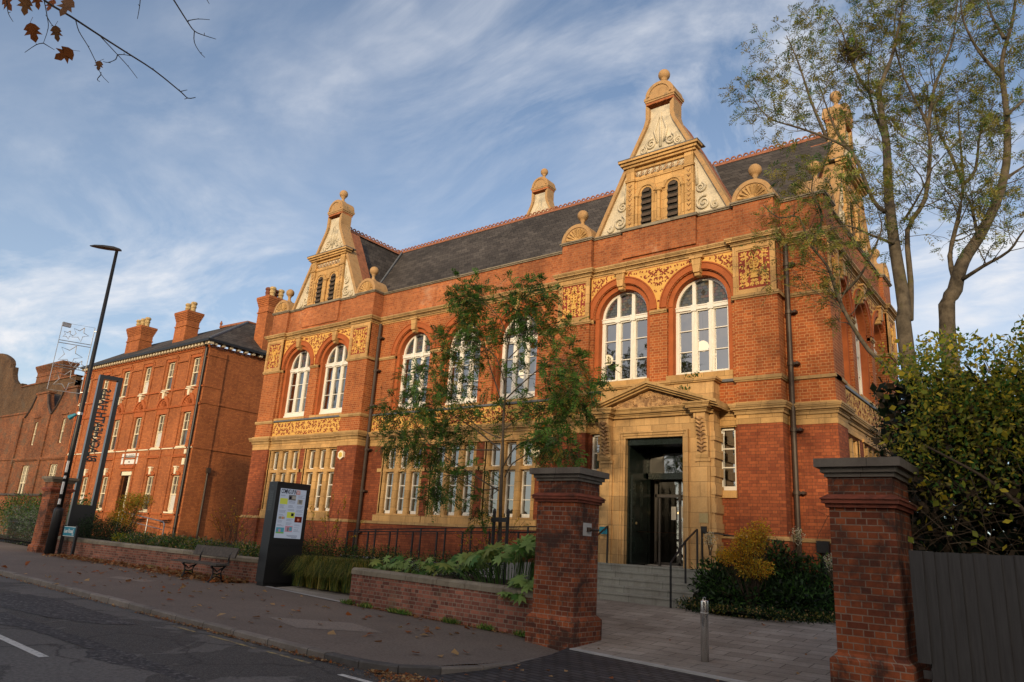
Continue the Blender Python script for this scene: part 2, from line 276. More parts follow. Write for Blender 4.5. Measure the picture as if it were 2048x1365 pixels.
def leafmat(name, col, trans=.42, rough=.5):
    m, t, b, o = newmat(name); n = noisy(t, coords(t), 3, 2)
    c = ramp(t, n, [(.3, tuple(x*.75 for x in col)), (.7, tuple(x*1.2 for x in col))]); wire(t, c, b.inputs['Base Color']); b.inputs['Roughness'].default_value = rough
    tl = N(t, 'ShaderNodeBsdfTranslucent'); wire(t, c, tl.inputs[0]); mx = N(t, 'ShaderNodeMixShader'); mx.inputs[0].default_value = trans
    wire(t, b.outputs[0], mx.inputs[1]); wire(t, tl.outputs[0], mx.inputs[2]); wire(t, mx.outputs[0], o.inputs[0])
for nm, c in (('leaf_green', (.075, .175, .032)), ('leaf_dark', (.034, .075, .022)), ('leaf_light', (.25, .30, .07)), ('leaf_olive', (.25, .225, .045)), ('leaf_yellow', (.58, .46, .04)), ('leaf_gold', (.62, .34, .02)), ('leaf_amber', (.40, .15, .02)),
              ('leaf_lime', (.26, .30, .035)), ('leaf_brown', (.28, .13, .05)), ('leaf_rust', (.33, .10, .025)), ('leaf_tan', (.46, .29, .13)), ('yew_green', (.010, .022, .009)), ('grass_green', (.15, .18, .03)), ('grass_gold', (.36, .27, .06)), ('fatsia_green', (.24, .36, .10)),
              ('leaf_silver', (.16, .19, .17)), ('flower_white', (.62, .58, .42))): leafmat(nm, c)
# ---------------------------------------------------------------- mesh tools
ORG = {}
def ident(p): return p
SPLIT = {'tympanum', 'scroll_relief', 'keystone', 'eaves_bracket', 'plinth', 'string_course', 'coping', 'flashing', 'capital_band', 'weathering', 'attic_wall', 'attic_base', 'stone_band', 'cornice', 'valley_flashing', 'console', 'roof_verge', 'curtain', 'eaves_band', 'hip_flashing', 'ridge_tiles', 'sticker', 'gable_coping', 'bracket', 'brick_band', 'pane', 'frame', 'window_basket', 'rail', 'notice'}
class MB:
    def __init__(s, T=ident): s.v = []; s.f = []; s.mi = []; s.T = T; s.c = []
    def clusters(s, gap=.02):
        bb = []
        for v0, v1, f0, f1 in s.c: a = np.array([tuple(p) for p in s.v[v0:v1]]); bb.append((a.min(0)-gap, a.max(0)+gap))
        n = len(bb); par = list(range(n))
        def find(i):
            while par[i] != i: i = par[i]
            return i
        for i in range(n):
            for j in range(i):
                if (bb[i][0] <= bb[j][1]).all() and (bb[j][0] <= bb[i][1]).all(): par[find(i)] = find(j)
        g = {}
        for i in range(n): g.setdefault(find(i), []).append(i)
        out = []
        for ids in g.values():
            q = MB()
            for i in ids: v0, v1, f0, f1 = s.c[i]; b = len(q.v); q.v += s.v[v0:v1]; q.f += [tuple(k-v0+b for k in f) for f in s.f[f0:f1]]; q.mi += s.mi[f0:f1]
            out.append(q)
        return out
    def add(s, pts, faces, m=0):
        s.c.append((len(s.v), len(s.v)+len(pts), len(s.f), len(s.f)+len(faces)))
        b = len(s.v); s.v += [tuple(s.T(p)) for p in pts]; s.f += [tuple(b+i for i in f) for f in faces]; s.mi += [m]*len(faces); return s
    def box(s, a0, a1, b0, b1, c0, c1, m=0):
        p = [(x, y, z) for z in (c0, c1) for y in (b0, b1) for x in (a0, a1)]
        return s.add(p, [(0, 2, 3, 1), (4, 5, 7, 6), (0, 1, 5, 4), (2, 6, 7, 3), (0, 4, 6, 2), (1, 3, 7, 5)], m)
    def quad(s, *p, m=0): return s.add(p, [tuple(range(len(p)))], m)
    def prism(s, out, d0, d1, m=0, axis=1):
        # outline in the two other axes, extruded along axis (1: (u,z) along d; 2: (x,y) along z; 0: (y,z) along x)
        n = len(out); f = {1: lambda q, d: (q[0], d, q[1]), 2: lambda q, d: (q[0], q[1], d), 0: lambda q, d: (d, q[0], q[1])}[axis]
        return s.add([f(q, d0) for q in out]+[f(q, d1) for q in out], [tuple(range(n))[::-1], tuple(range(n, 2*n))]+[(i, (i+1) % n, n+(i+1) % n, n+i) for i in range(n)], m)
    def tube(s, pts, r, n=6, m=0, cap=True):
        pts = [Vector(p) for p in pts]; k = len(pts)
        if not hasattr(r, '__len__'): r = [r]*k
        V = []; up = Vector((.13, .31, .94))
        for i, p in enumerate(pts):
            t = (pts[min(i+1, k-1)]-pts[max(i-1, 0)])
            if t.length < 1e-9: t = Vector((0, 0, 1))
            t.normalize(); a = t.cross(up)
            if a.length < .1: a = t.cross(Vector((1, .2, 0)))
            a.normalize(); b = t.cross(a)
            V += [p+(a*math.cos(2*PI*j/n)+b*math.sin(2*PI*j/n))*r[i] for j in range(n)]
        F = [(i*n+j, i*n+(j+1) % n, (i+1)*n+(j+1) % n, (i+1)*n+j) for i in range(k-1) for j in range(n)]
        if cap: F += [tuple(range(n))[::-1], tuple(range((k-1)*n, k*n))]
        return s.add(V, F, m)
    def lathe(s, prof, c, n=16, m=0):
        V = [(c[0]+r*math.cos(2*PI*j/n), c[1]+r*math.sin(2*PI*j/n), z) for r, z in prof for j in range(n)]; k = len(prof)
        F = [(i*n+j, i*n+(j+1) % n, (i+1)*n+(j+1) % n, (i+1)*n+j) for i in range(k-1) for j in range(n)]+[tuple(range(n))[::-1], tuple(range((k-1)*n, k*n))]
        return s.add(V, F, m)
    def ring(s, uc, zc, r0, r1, d0, d1, n=20, a0=0., a1=PI, m=0):
        for i in range(n):
            a, b = a0+(a1-a0)*i/n, a0+(a1-a0)*(i+1)/n
            q = [(uc+r*math.cos(t), zc+r*math.sin(t)) for r, t in ((r0, a), (r1, a), (r1, b), (r0, b))]
            f = [(0, 1, 2, 3), (7, 6, 5, 4), (1, 5, 6, 2), (0, 3, 7, 4)]
            if i == 0: f.append((0, 4, 5, 1))
            if i == n-1: f.append((3, 2, 6, 7))
            s.add([(x, d0, z) for x, z in q]+[(x, d1, z) for x, z in q], f, m)
        return s
    def build(s, name, mat, parent=None, smooth=False, **tags):
        if name in SPLIT and parent and 1 < len(s.c) < 400:
            cl = s.clusters()
            if 1 < len(cl) <= (90 if name == 'eaves_bracket' else 24) and (name != 'tympanum' or parent.name.startswith('brick')):
                for q in cl[1:]: q.build(name+'#', mat, parent, smooth)
                return cl[0].build(name+'#', mat, parent, smooth)
        name = name.rstrip('#')
        o0 = ORG.get(parent.name, Vector((0, 0, 0))) if parent else Vector((0, 0, 0))
        me = bpy.data.meshes.new(name); me.from_pydata([(x-o0[0], y-o0[1], z-o0[2]) for x, y, z in s.v], [], s.f)
        for mm in (mat if isinstance(mat, (list, tuple)) else [mat]): me.materials.append(MATS[mm])
        if isinstance(mat, (list, tuple)): me.polygons.foreach_set('material_index', s.mi)
        if smooth: me.polygons.foreach_set('use_smooth', [True]*len(me.polygons))
        me.validate(); o = bpy.data.objects.new(name, me); COL.objects.link(o)
        if parent: o.parent = parent; ORG[o.name] = o0
        else: ORG[o.name] = Vector((0, 0, 0))
        for k, v in tags.items(): o[k] = v
        return o
def thing(name, label, cat, loc=(0, 0, 0), group=None):
    o = bpy.data.objects.new(name, None); COL.objects.link(o); o.location = loc; o.empty_display_size = .2
    ORG[o.name] = Vector(loc); o['label'] = label; o['category'] = cat
    if group: o['group'] = group
    return o
def tag(o, label, cat, group=None, kind=None):
    if label: o['label'] = label
    if cat: o['category'] = cat
    if group: o['group'] = group
    if kind: o['kind'] = kind
    return o
def quads(name, V, mats, mi, parent=None, n=4):
    """V (N,n,3) -> one mesh of N n-gons"""
    o0 = ORG.get(parent.name, Vector((0, 0, 0))) if parent else Vector((0, 0, 0))
    V = np.asarray(V, np.float32)-np.array(o0, np.float32); k = len(V)
    me = bpy.data.meshes.new(name); me.vertices.add(k*n); me.vertices.foreach_set('co', V.reshape(-1)); me.loops.add(k*n); me.polygons.add(k)
    me.loops.foreach_set('vertex_index', np.arange(k*n, dtype=np.int32)); me.polygons.foreach_set('loop_start', np.arange(0, k*n, n, dtype=np.int32))
    for m in mats: me.materials.append(MATS[m])
    me.polygons.foreach_set('material_index', np.asarray(mi, np.int32)); me.update(calc_edges=True)
    o = bpy.data.objects.new(name, me); COL.objects.link(o)
    if parent: o.parent = parent; ORG[o.name] = o0
    return o
FC = {}
def text_mesh(txt, size, depth=.004, bold=0., align='CENTER', spacing=1.0):
    c = bpy.data.curves.new('txt', 'FONT'); c.body = txt; c.size = size; c.extrude = depth; c.align_x = align; c.align_y = 'CENTER'; c.offset = bold; c.resolution_u = 2; c.space_character = spacing
    o = bpy.data.objects.new('txt', c); COL.objects.link(o); dg = bpy.context.evaluated_depsgraph_get(); dg.update(); me = bpy.data.meshes.new_from_object(o.evaluated_get(dg))
    v = [tuple(p.co) for p in me.vertices]; f = [tuple(p.vertices) for p in me.polygons]; bpy.data.objects.remove(o); bpy.data.meshes.remove(me); bpy.data.curves.remove(c); return v, f
def hk(x, y): return .008*max(0, -x-7)
def hs(x, y): return hk(x, y)+.09*min(max(y-10.5, 0), 5)*(1 if x > -14 else max(0, 1-(-14-x)/4))
# ---------------------------------------------------------------- the hall
HX, HY = -15., 17.
hall = thing('concert_hall', 'long two-storey red brick concert hall with buff terracotta gables and white arched windows', 'building', (HX, HY, 0))
def FR(p): return (p[0], 17.0-p[1], p[2])           # front: (along, outwards, up)
def SI(p): return (-4.32+p[1], p[0], p[2])          # east side
def mb(T=FR): return MB(T)
def wall(m, u0, u1, z0, z1, d, ops, rev=.3, mat=0):
    """sheet with openings (a,b,zlo,zhi,arched); reveals go inwards"""
    ops = sorted(ops); cuts = [u0]+[x for o in ops for x in o[:2]]+[u1]
    for i in range(0, len(cuts), 2):
        if cuts[i+1]-cuts[i] > 1e-4: m.quad((cuts[i], d, z0), (cuts[i+1], d, z0), (cuts[i+1], d, z1), (cuts[i], d, z1), m=mat)
    for a, b, lo, hi, arch in ops:
        if lo > z0: m.quad((a, d, z0), (b, d, z0), (b, d, lo), (a, d, lo), m=mat)
        m.quad((a, d, lo), (b, d, lo), (b, d-rev, lo), (a, d-rev, lo), m=mat)
        m.quad((a, d, lo), (a, d-rev, lo), (a, d-rev, hi), (a, d, hi), m=mat); m.quad((b, d, lo), (b, d-rev, lo), (b, d-rev, hi), (b, d, hi), m=mat)
        if arch:
            n = 20; r = (b-a)/2; c = (a+b)/2; q = [(c-r*math.cos(PI*i/n), hi+r*math.sin(PI*i/n)) for i in range(n+1)]
            for i in range(n):
                m.quad((q[i][0], d, q[i][1]), (q[i+1][0], d, q[i+1][1]), (q[i+1][0], d, z1), (q[i][0], d, z1), m=mat)
                m.quad((q[i][0], d, q[i][1]), (q[i+1][0], d, q[i+1][1]), (q[i+1][0], d-rev, q[i+1][1]), (q[i][0], d-rev, q[i][1]), m=mat)
        else:
            m.quad((a, d, hi), (b, d, hi), (b, d, z1), (a, d, z1), m=mat); m.quad((a, d, hi), (b, d, hi), (b, d-rev, hi), (a, d-rev, hi), m=mat)
PR, PL = -8.64, -23.58; HALF = 3.23; ZS = 7.95; WR = .765
GZ0 = 2.26
# plan: (u0,u1,d) stretches of the front, d out from the pilaster face
pil = [(c+s*2.69-.54, c+s*2.69+.54) for c in (PL, PR) for s in (-1, 1)]
w_up = [(PL-1.15, -.1), (PL+1.15, -.1), (PR-1.15, -.1), (PR+1.15, -.1), (-18.44, -.46), (-16.11, -.46), (-13.78, -.46)]
w_gf = [(PL-1.15, -.1), (PL+1.15, -.1), (-18.44, -.46), (-16.11, -.46), (-13.78, -.46)]
sw_up = [19.02, 21.2, 23.38]        # side windows, centre along y
def upper_walls(T, runs, name='wall'):
    m = mb(T)
    for u0, u1, d, cs in runs: wall(m, u0, u1, 5.1, 9.2, d, [(c-WR-.13, c+WR+.13, 5.86, ZS, True) for c in cs], .25)
    return m
m = upper_walls(FR, [(PL-2.15, PL+2.15, -.1, [PL-1.15, PL+1.15]), (PR-2.15, PR+2.15, -.1, [PR-1.15, PR+1.15]), (PL+3.23, PR-3.23, -.46, [-18.44, -16.11, -13.78]), (PR+3.23, -4.32, -.46, [])])
for a, b in pil: m.box(a, b, -.46, 0, 5.1, 9.2)
m.T = SI; sp = [(17.46, 18.0), (24.4, 25.1)]
wall(m, 18.36, 24.04, 5.1, 9.2, -.12, [(c-WR-.13, c+WR+.13, 5.86, ZS, True) for c in sw_up], .25)
m.box(17.462, 18.36, -.46, 0, 5.1, 9.2); m.box(24.04, 25.1, -.46, 0, 5.1, 9.2)
m.T = ident; m.box(-26.806, -26.6, 17.06, 25.1, 5.1, 9.2); m.box(-26.81, -4.5, 24.9, 25.08, .3, 10.4)
upper = m.build('wall', 'red_brick', hall)
# ground storey: smoother brick
m = mb()
def gfop(c, hw=.66): return (c-hw, c+hw, GZ0, 4.62, False)
wall(m, PL-2.15, PL+2.15, 2.04, 4.63, -.1, [(c-.96, c+.96, GZ0, 4.62, False) for c in (PL-1.15, PL+1.15)], .3)
wall(m, PL+3.23, PR-3.23, 2.04, 4.63, -.46, [(c-.96, c+.96, GZ0, 4.62, False) for c in (-18.44, -16.11, -13.78)], .3)
wall(m, PR-2.15, PR+2.15, 2.04, 4.63, -.16, [(-10.70, -10.26, 3.08, 4.60, False), (-10.15, -6.96, 2.05, 4.62, False), (-7.06+.0, -6.64, 3.08, 4.60, False)] if False else [(-10.70, -10.26, 3.08, 4.60, False), (-9.45, -7.6, 2.04, 4.62, False), (-7.02, -6.60, 3.08, 4.60, False)], .2)
wall(m, PR+3.23, -4.32, 2.04, 4.63, -.46, [], 0)
for a, b in pil: m.box(a, b, -.46, 0, 2.04, 4.63)
m.T = SI; wall(m, 18.36, 24.04, 2.04, 4.63, -.12, [(c-.82, c+.82, GZ0, 4.56, False) for c in sw_up], .3); m.box(17.462, 18.36, -.46, 0, 2.04, 4.63); m.box(24.04, 25.1, -.46, 0, 2.04, 4.63)
m.T = ident; m.box(-26.806, -26.6, 17.06, 25.1, .2, 4.63)
m.build('wall', 'smooth_brick', hall)
m = mb()   # plinth, slightly proud
def runs_front(e=0.):
    r = [(PL-3.23, PL-2.15, 0), (PL-2.15, PL+2.15, -.1), (PL+2.15, PL+3.23, 0), (PL+3.23, PR-3.23, -.46), (PR-3.23, PR-2.15, 0), (PR-2.15, PR+2.15, -.12), (PR+2.15, PR+3.23, 0), (PR+3.23, -4.32, -.46)]
    return r
def band(m, z0, z1, out, side=True, front=True, back=-.9, skip=None):
    """a moulding that follows every break of the front and the east side"""
    if front:
        for i, (a, b, d) in enumerate(runs_front()):
            if skip and skip(a, b): continue
            e = out if d == 0 else 0; j = .0012 if d == 0 else 0
            m.T = FR; m.box(a-e, b+e+(out-.004 if b == -4.32 else 0), back, d+out, z0-j, z1+j)
    if side:
        m.T = SI; m.box(17.465, 18.36+out, -.6, out, z0-.0018, z1+.0018); m.box(18.36, 24.04, -.6, -.12+out, z0-.0006, z1+.0006); m.box(24.04-out, 25.1+out, -.6, out, z0-.0018, z1+.0018)
m.T = FR; band(m, -.3, 1.96, .05, skip=lambda a, b: abs((a+b)/2-PR) < .1)
m.T = FR; m.box(PR-2.15, -9.9, -.9, -.08, -.3, 1.96); m.box(-7.3, PR+2.15, -.9, -.08, -.3, 1.96)
m.T = ident; m.box(-26.856, -26.5, 17.06, 25.1, -.3, 1.958)
m.build('plinth', 'smooth_brick', hall)
m = mb(); sk = lambda a, b: abs((a+b)/2-PR) < .1
band(m, 1.96, 2.01, .075, skip=sk); band(m, 2.01, 2.05, .04, skip=sk)
m.T = FR; m.box(PR-2.15, -10.0, -.9, -.06, 1.96, 2.01); m.box(-7.1, PR+2.15, -.9, -.06, 1.96, 2.01)
m.build('string_course', 'cornice_stone', hall)
m = mb(); band(m, 4.63, 4.86, .012); m.build('stone_band', 'terracotta', hall)
def cornice(m, z0, z1, out, **k):
    h = z1-z0
    for a, b, o in ((0, .28, .30), (.28, .42, .45), (.42, .66, .78), (.66, .80, .90), (.80, 1, 1)): band(m, z0+h*a, z0+h*b, out*o, **k)
m = mb(); cornice(m, 4.86, 5.11, .16); m.build('cornice', 'cornice_stone', hall)
m = mb(); band(m, 5.11, 5.155, .06); m.build('weathering', 'terracotta', hall)
m = mb()
for a, b, d in runs_front():
    if d > -.01: m.T = FR; m.box(a-.05, b+.05, -.46, .05, 5.71, 5.79); m.box(a-.03, b+.03, -.46, .03, 5.67, 5.71)
m.T = FR; m.box(PR+3.23, -4.27, -.9, -.41, 5.71, 5.79); m.T = SI; m.box(17.466, 18.4, -.46, .05, 5.71, 5.79); m.box(24.0, 25.15, -.46, .05, 5.71, 5.79)
m.build('string_course', 'cornice_stone', hall)
m = mb()
for a, b, d in ((PL-2.15, PL+2.15, -.1), (PL+3.23, PR-3.23, -.46), (PR-2.15, -10.17, -.1), (-6.93, PR+2.15, -.1)): m.box(a, b, -.9, d+.07, 5.72, 5.785)
m.T = SI; m.box(18.4, 24.0, -.5, -.05, 5.72, 5.785)
m.build('flashing', 'lead', hall)
for c, d in w_up:
    m = mb()
    if abs(c-PR) > 2: m.box(c-.98, c+.98, -.9, d+.06, 5.785, 5.87)
    else: m.box(c-.9, c+.9, -.9, d+.05, 5.785, 6.02)
    m.build('window_sill', 'terracotta', hall)
for c in sw_up: m = mb(SI); m.box(c-.9, c+.9, -.6, -.06, 5.785, 5.87); m.build('window_sill', 'terracotta', hall)
# capital band at the springing
m = mb()
def capband(a, b, d): m.box(a, b, -.7, d+.03, 7.80, 7.84); m.box(a, b, -.7, d+.055, 7.84, 7.90)
for a, b in pil: capband(a-.055, b+.055, 0)
for lo, hi, d, cs in ((PL-2.15, PL+2.15, -.1, [PL-1.15, PL+1.15]), (PR-2.15, PR+2.15, -.1, [PR-1.15, PR+1.15]), (PL+3.23, PR-3.23, -.46, [-18.44, -16.11, -13.78])):
    x = lo
    for c in cs+[None]:
        e = c-WR-.13 if c is not None else hi
        if e-x > .06: capband(x, e, d)
        if c is not None: x = c+WR+.13
capband(PR+3.23, -4.27, -.46); m.T = SI
capband(17.467, 18.4, 0); capband(24., 25.15, 0); x = 18.4
for c in sw_up+[None]:
    e = c-WR-.13 if c else 24.
    if e-x > .05: capband(x, e, -.12)
    if c: x = c+WR+.13
m.build('capital_band', 'cornice_stone', hall)
# arches in rubbed brick, hood and keystones
def arch_set(T, c, d, key=True, spand=False):
    m = mb(T)
    m.ring(c, ZS, WR, WR+.15, d-.30, d-.07, 24); m.ring(c, ZS, WR+.15, WR+.31, d-.2, d+.035, 24); m.ring(c, ZS, WR+.31, WR+.345, d-.2, d+.06, 24)
    m.box(c-WR-.13, c-WR, d-.30, d-.09, 5.87, 7.95); m.box(c+WR, c+WR+.13, d-.30, d-.09, 5.87, 7.95)
    m.build('arch', 'rubbed_brick', hall)
    if key:
        k = mb(T); k.prism([(c-.085, ZS+WR+.04), (c+.085, ZS+WR+.04), (c+.135, ZS+WR+.42), (c-.135, ZS+WR+.42)], d-.1, d+.13); k.box(c-.19, c+.19, d-.1, d+.16, ZS+WR+.42, ZS+WR+.475)
        k.box(c-.07, c+.07, d-.1, d+.08, ZS+WR-.05, ZS+WR+.04); k.build('keystone', 'terracotta', hall)
for c, d in w_up: arch_set(FR, c, d)
for c in sw_up: arch_set(SI, c, -.12)
# ornament: dark red ground, yellow scrolls in relief
def crescent(m, cx, cz, r, a0, a1, w, d0, d1, mi=0, n=6):
    o, i = [], []
    for k in range(n+1):
        t = k/n; a = a0+(a1-a0)*t; h = w*math.sin(PI*min(1, t*.9+.06))*.5
        o.append((cx+(r+h)*math.cos(a), cz+(r+h)*math.sin(a))); i.append((cx+(r-h)*math.cos(a), cz+(r-h)*math.sin(a)))
    for k in range(n): m.add([(o[k][0], d1, o[k][1]), (o[k+1][0], d1, o[k+1][1]), (i[k+1][0], d1, i[k+1][1]), (i[k][0], d1, i[k][1])], [(0, 1, 2, 3)], mi)
def arabesque(T, inside, box, d, seed, sym=None, cell=.17, fat=1.):
    rs = random.Random(seed); m = mb(T); u0, u1, z0, z1 = box
    if sym is not None: u1 = sym
    nx = max(1, round((u1-u0)/cell)); nz = max(1, round((z1-z0)/cell))
    for i in range(nx):
        for j in range(nz):
            x = u0+(i+.5+rs.uniform(-.12, .12))*(u1-u0)/nx; z = z0+(j+.5+rs.uniform(-.12, .12))*(z1-z0)/nz; r = cell*rs.uniform(.34, .48); a = rs.uniform(0, 6.28); sgn = rs.choice((-1, 1))
            items = [(x, z, r, a, a+sgn*rs.uniform(2.4, 3.6), cell*.32), (x, z, r*.42, a+sgn*1.5, a+sgn*4.8, cell*.24), (x+r*1.25*math.cos(a), z+r*1.25*math.sin(a), r*.5, a+2, a+2+sgn*1.9, cell*.34)]
            for q in items:
                q = q[:5]+(q[5]*fat,)
                cx, cz = q[0]+q[2]*math.cos((q[3]+q[4])/2), q[1]+q[2]*math.sin((q[3]+q[4])/2)
                if not inside(cx, cz, q[2]): continue
                crescent(m, *q, d, d)
                if sym is not None: crescent(m, 2*sym-q[0], q[1], q[2], PI-q[3], PI-q[4], q[5], d, d)
    return m
def frieze(T, a, b, d, z0, z1, seed, n=1):
    m = mb(T); m.box(a, b, d-.1, d+.012, z0, z1); f = m.build('frieze_panel', 'ornament_yellow', hall)
    for i in range(n):
        p, q = a+(b-a)*i/n, a+(b-a)*(i+1)/n
        g = arabesque(T, lambda x, z, r: p+.04 < x < q-.04 and z0+.03 < z < z1-.03, (p+.03, q-.03, z0+.03, z1-.03), d+.016, seed+i, (p+q)/2, .165, .9)
        g.build('scroll_ornament', 'ornament_red', f)
frieze(FR, PL-2.13, PL+2.13, -.09, 5.17, 5.70, 3, 3); frieze(FR, PL+3.25, PR-3.25, -.45, 5.17, 5.70, 9, 5); frieze(SI, 18.4, 24.0, -.10, 5.17, 5.70, 20, 3)
def spandrel(T, c0, c1, lo, hi, d, cs, seed):
    z0, z1 = 7.905, 9.17; Rr = WR+.345
    ok = lambda x, z, r=0: lo+.03 < x < hi-.03 and z0+.02 < z < z1-.05 and all(math.hypot(x-c, z-ZS) > Rr+.035+r*.25 if z > ZS else abs(x-c) > Rr+.04 for c in cs) and all(abs(x-c) > .21 or z < ZS+WR for c in cs)
    m = mb(T); n = 16; xs = [lo]+[c+Rr*math.sin(-PI/2+PI*i/n) for c in cs for i in range(n+1)]+[hi]
    for a, b in zip(xs[:-1], xs[1:]):
        if b-a < 1e-4: continue
        def zz(x):
            for c in cs:
                if abs(x-c) < Rr: return ZS+math.sqrt(max(0, Rr*Rr-(x-c)**2))
            return z0
        za, zb = zz(a+1e-5), zz(b-1e-5)
        if max(za, zb) < z1: m.quad((a, d, za), (b, d, zb), (b, d, z1), (a, d, z1))
        else: m.quad((a, d, min(za, z1)), (b, d, min(zb, z1)), (b, d, z1), (a, d, z1))
    f = m.build('spandrel_panel', 'ornament_yellow', hall)
    g = arabesque(T, ok, (lo, hi, z0, z1), d+.006, seed, (lo+hi)/2, .15, .95); g.build('scroll_ornament', 'ornament_red', f)
spandrel(FR, 0, 0, PL-2.15, PL+2.15, -.085, [PL-1.15, PL+1.15], 40); spandrel(FR, 0, 0, PR-2.15, PR+2.15, -.085, [PR-1.15, PR+1.15], 41)
spandrel(SI, 0, 0, 18.36, 24.04, -.105, sw_up, 42)
def square_panel(T, a, b, d, seed, framed=True):
    z0, z1 = 7.905, 9.19; m = mb(T)
    for q in ((a, a+.1, z0, z1), (b-.1, b, z0, z1), (a+.1, b-.1, z0, z0+.09), (a+.1, b-.1, z1-.09, z1)): m.box(q[0], q[1], d-.05, d+.05, q[2], q[3])
    for q in ((a+.1, a+.14, z0+.09, z1-.09), (b-.14, b-.1, z0+.09, z1-.09), (a+.14, b-.14, z0+.09, z0+.13), (a+.14, b-.14, z1-.13, z1-.09)): m.box(q[0], q[1], d-.05, d+.03, q[2], q[3])
    f = m.build('ornament_panel', 'terracotta', hall)
    y = mb(T); y.box(a+.14, b-.14, d-.05, d+.012, z0+.13, z1-.13); y.build('ground', 'ornament_red', f)
    g = arabesque(T, lambda x, z, r: a+.17 < x < b-.17 and z0+.16 < z < z1-.16, (a+.15, b-.15, z0+.15, z1-.15), d+.016, seed, (a+b)/2, .125, 1.35)
    c = (a+b)/2
    for s in (-1, 1): g.box(*sorted((c+s*.20, c+s*.225)), d, d+.02, 8.1, 9.0)
    g.build('scroll_ornament', 'ornament_yellow', f)
    h = mb(T); zc = 8.55
    h.prism([(c-.10, zc-.24), (c+.10, zc-.24), (c+.05, zc-.05), (c-.05, zc-.05)], d+.017, d+.035)
    for sg in (-1, 1):
        h.ring(c+sg*.055, zc+.08, .03, .065, d+.017, d+.04, 10, 0, 2*PI); h.tube([(c+sg*.1, d+.03, zc+.1), (c+sg*.13, d+.03, zc+.2), (c+sg*.06, d+.03, zc+.27)], .022, 5)
    h.tube([(c, d+.03, zc-.1), (c, d+.03, zc+.2)], .03, 6); h.build('emblem', 'ornament_yellow', f)
for i, (a, b) in enumerate(pil): square_panel(FR, a, b, 0, 60+i)
square_panel(SI, 17.47, 18.36, 0, 66); square_panel(SI, 24.04, 25.1, 0, 67)
# top cornice and attic
m = mb(); band(m, 9.2, 9.25, .02); m.build('stone_band', 'terracotta', hall)
m = mb(); cornice(m, 9.25, 9.45, .17); m.build('cornice', 'cornice_stone', hall)
m = mb(); band(m, 9.45, 9.72, .03); m.build('attic_base', 'attic_brick', hall)
m = mb(); band(m, 9.72, 10.42, -.02); m.T = FR
for c in (PL, PR): m.box(c-1.12, c+1.12, -.5, -.03, 9.6, 10.42)
m.build('attic_wall', 'attic_brick', hall)
m = mb(); band(m, 10.42, 10.46, .02); band(m, 10.46, 10.50, .05); m.T = FR
for c in (PL, PR): m.box(c-1.17, c+1.17, -.5, .02, 10.421, 10.503)
m.build('parapet_coping', 'coping_stone', hall)
# ---- windows
def upper_window(T, c, d, seed, cur=None, name='window'):
    m = mb(T); a, b = c-WR, c+WR; z0 = 6.02; d0, d1 = d-.36, d-.27
    m.ring(c, ZS, WR-.075, WR, d0, d1, 24); m.box(a, a+.075, d0, d1, z0, ZS); m.box(b-.075, b, d0, d1, z0, ZS); m.box(a, b, d0, d1+.01, z0-.02, z0+.11)
    m.box(a-.02, b+.02, d0, d1+.04, z0-.07, z0)
    m.box(a+.01, b-.01, d0, d1+.035, 7.84, 7.93); m.box(a, b, d0, d1+.05, 7.93, 7.955)
    mu = .235
    for s in (-1, 1):
        x = c+s*mu; zt = ZS+math.sqrt((WR-.04)**2-mu**2)
        m.box(x-.06, x+.06, d0, d1+.012, z0+.1, 7.84); m.box(x-.022, x+.022, d0, d1+.035, z0+.1, 7.84); m.box(x-.075, x+.075, d0, d1+.06, 7.80, 7.975); m.box(x-.05, x+.05, d0, d1+.012, 7.955, zt)
    lights = [(a+.075, c-mu-.06), (c-mu+.06, c+mu-.06), (c+mu+.06, b-.075)]
    for p, q in lights:
        for e in (p, q-.022): m.box(e, e+.022, d0+.01, d1-.01, z0+.1, 7.84)
        for k in (1, 2): m.box(p+.02, q-.02, d0+.02, d1-.015, z0+.1+k*.58-.012, z0+.1+k*.58+.012)
        m.box(p+.02, q-.02, d0+.01, d1-.01, z0+.1, z0+.13); m.box(p+.02, q-.02, d0+.01, d1-.01, 7.80, 7.84); m.box(p, q, d0+.01, d1-.01, 7.955, 7.985)
    f = m.build(name, 'white_paint', hall)
    g = mb(T)
    for p, q in lights: g.quad((p+.02, d0+.035, z0+.1), (q-.02, d0+.035, z0+.1), (q-.02, d0+.035, 7.83), (p+.02, d0+.035, 7.83))
    g.build('pane', 'window_glass', f)
    g = mb(T); n = 20; g.add([(c+(WR-.06)*math.cos(PI*i/n), d0+.035, ZS+.02+(WR-.07)*math.sin(PI*i/n)) for i in range(n+1)], [tuple(range(n+1))])
    sg = g.build('stained_pane', 'stained_glass', f)
    e = mb(T); e.prism([(c, ZS+.28), (c+.07, ZS+.37), (c, ZS+.46), (c-.07, ZS+.37)], d0+.036, d0+.042); e.build('roundel', 'slate', sg)
    if cur:
        k = mb(T); rs = random.Random(seed)
        for p, q in cur:
            n = max(2, int((q-p)/.05)); xs = [a+p+(q-p)*i/n for i in range(n+1)]
            for i in range(n): k.quad((xs[i], d0-.22-.04*(i % 2), z0), (xs[i+1], d0-.22-.04*((i+1) % 2), z0), (xs[i+1], d0-.22-.04*((i+1) % 2), 8.1), (xs[i], d0-.22-.04*(i % 2), 8.1))
        k.build('curtain', 'curtain', f)
    return f
for i, (c, d) in enumerate(w_up): upper_window(FR, c, d, i, [None, None, None, None, [(.3, 1.53)], [(0, .3), (.55, 1.53)], [(1.1, 1.53)]][i] if abs(c-PL) > 2 else [(.0, 1.53)] if c < PL else [(.25, 1.53)])
for i, c in enumerate(sw_up): upper_window(SI, c, -.12, 10+i)
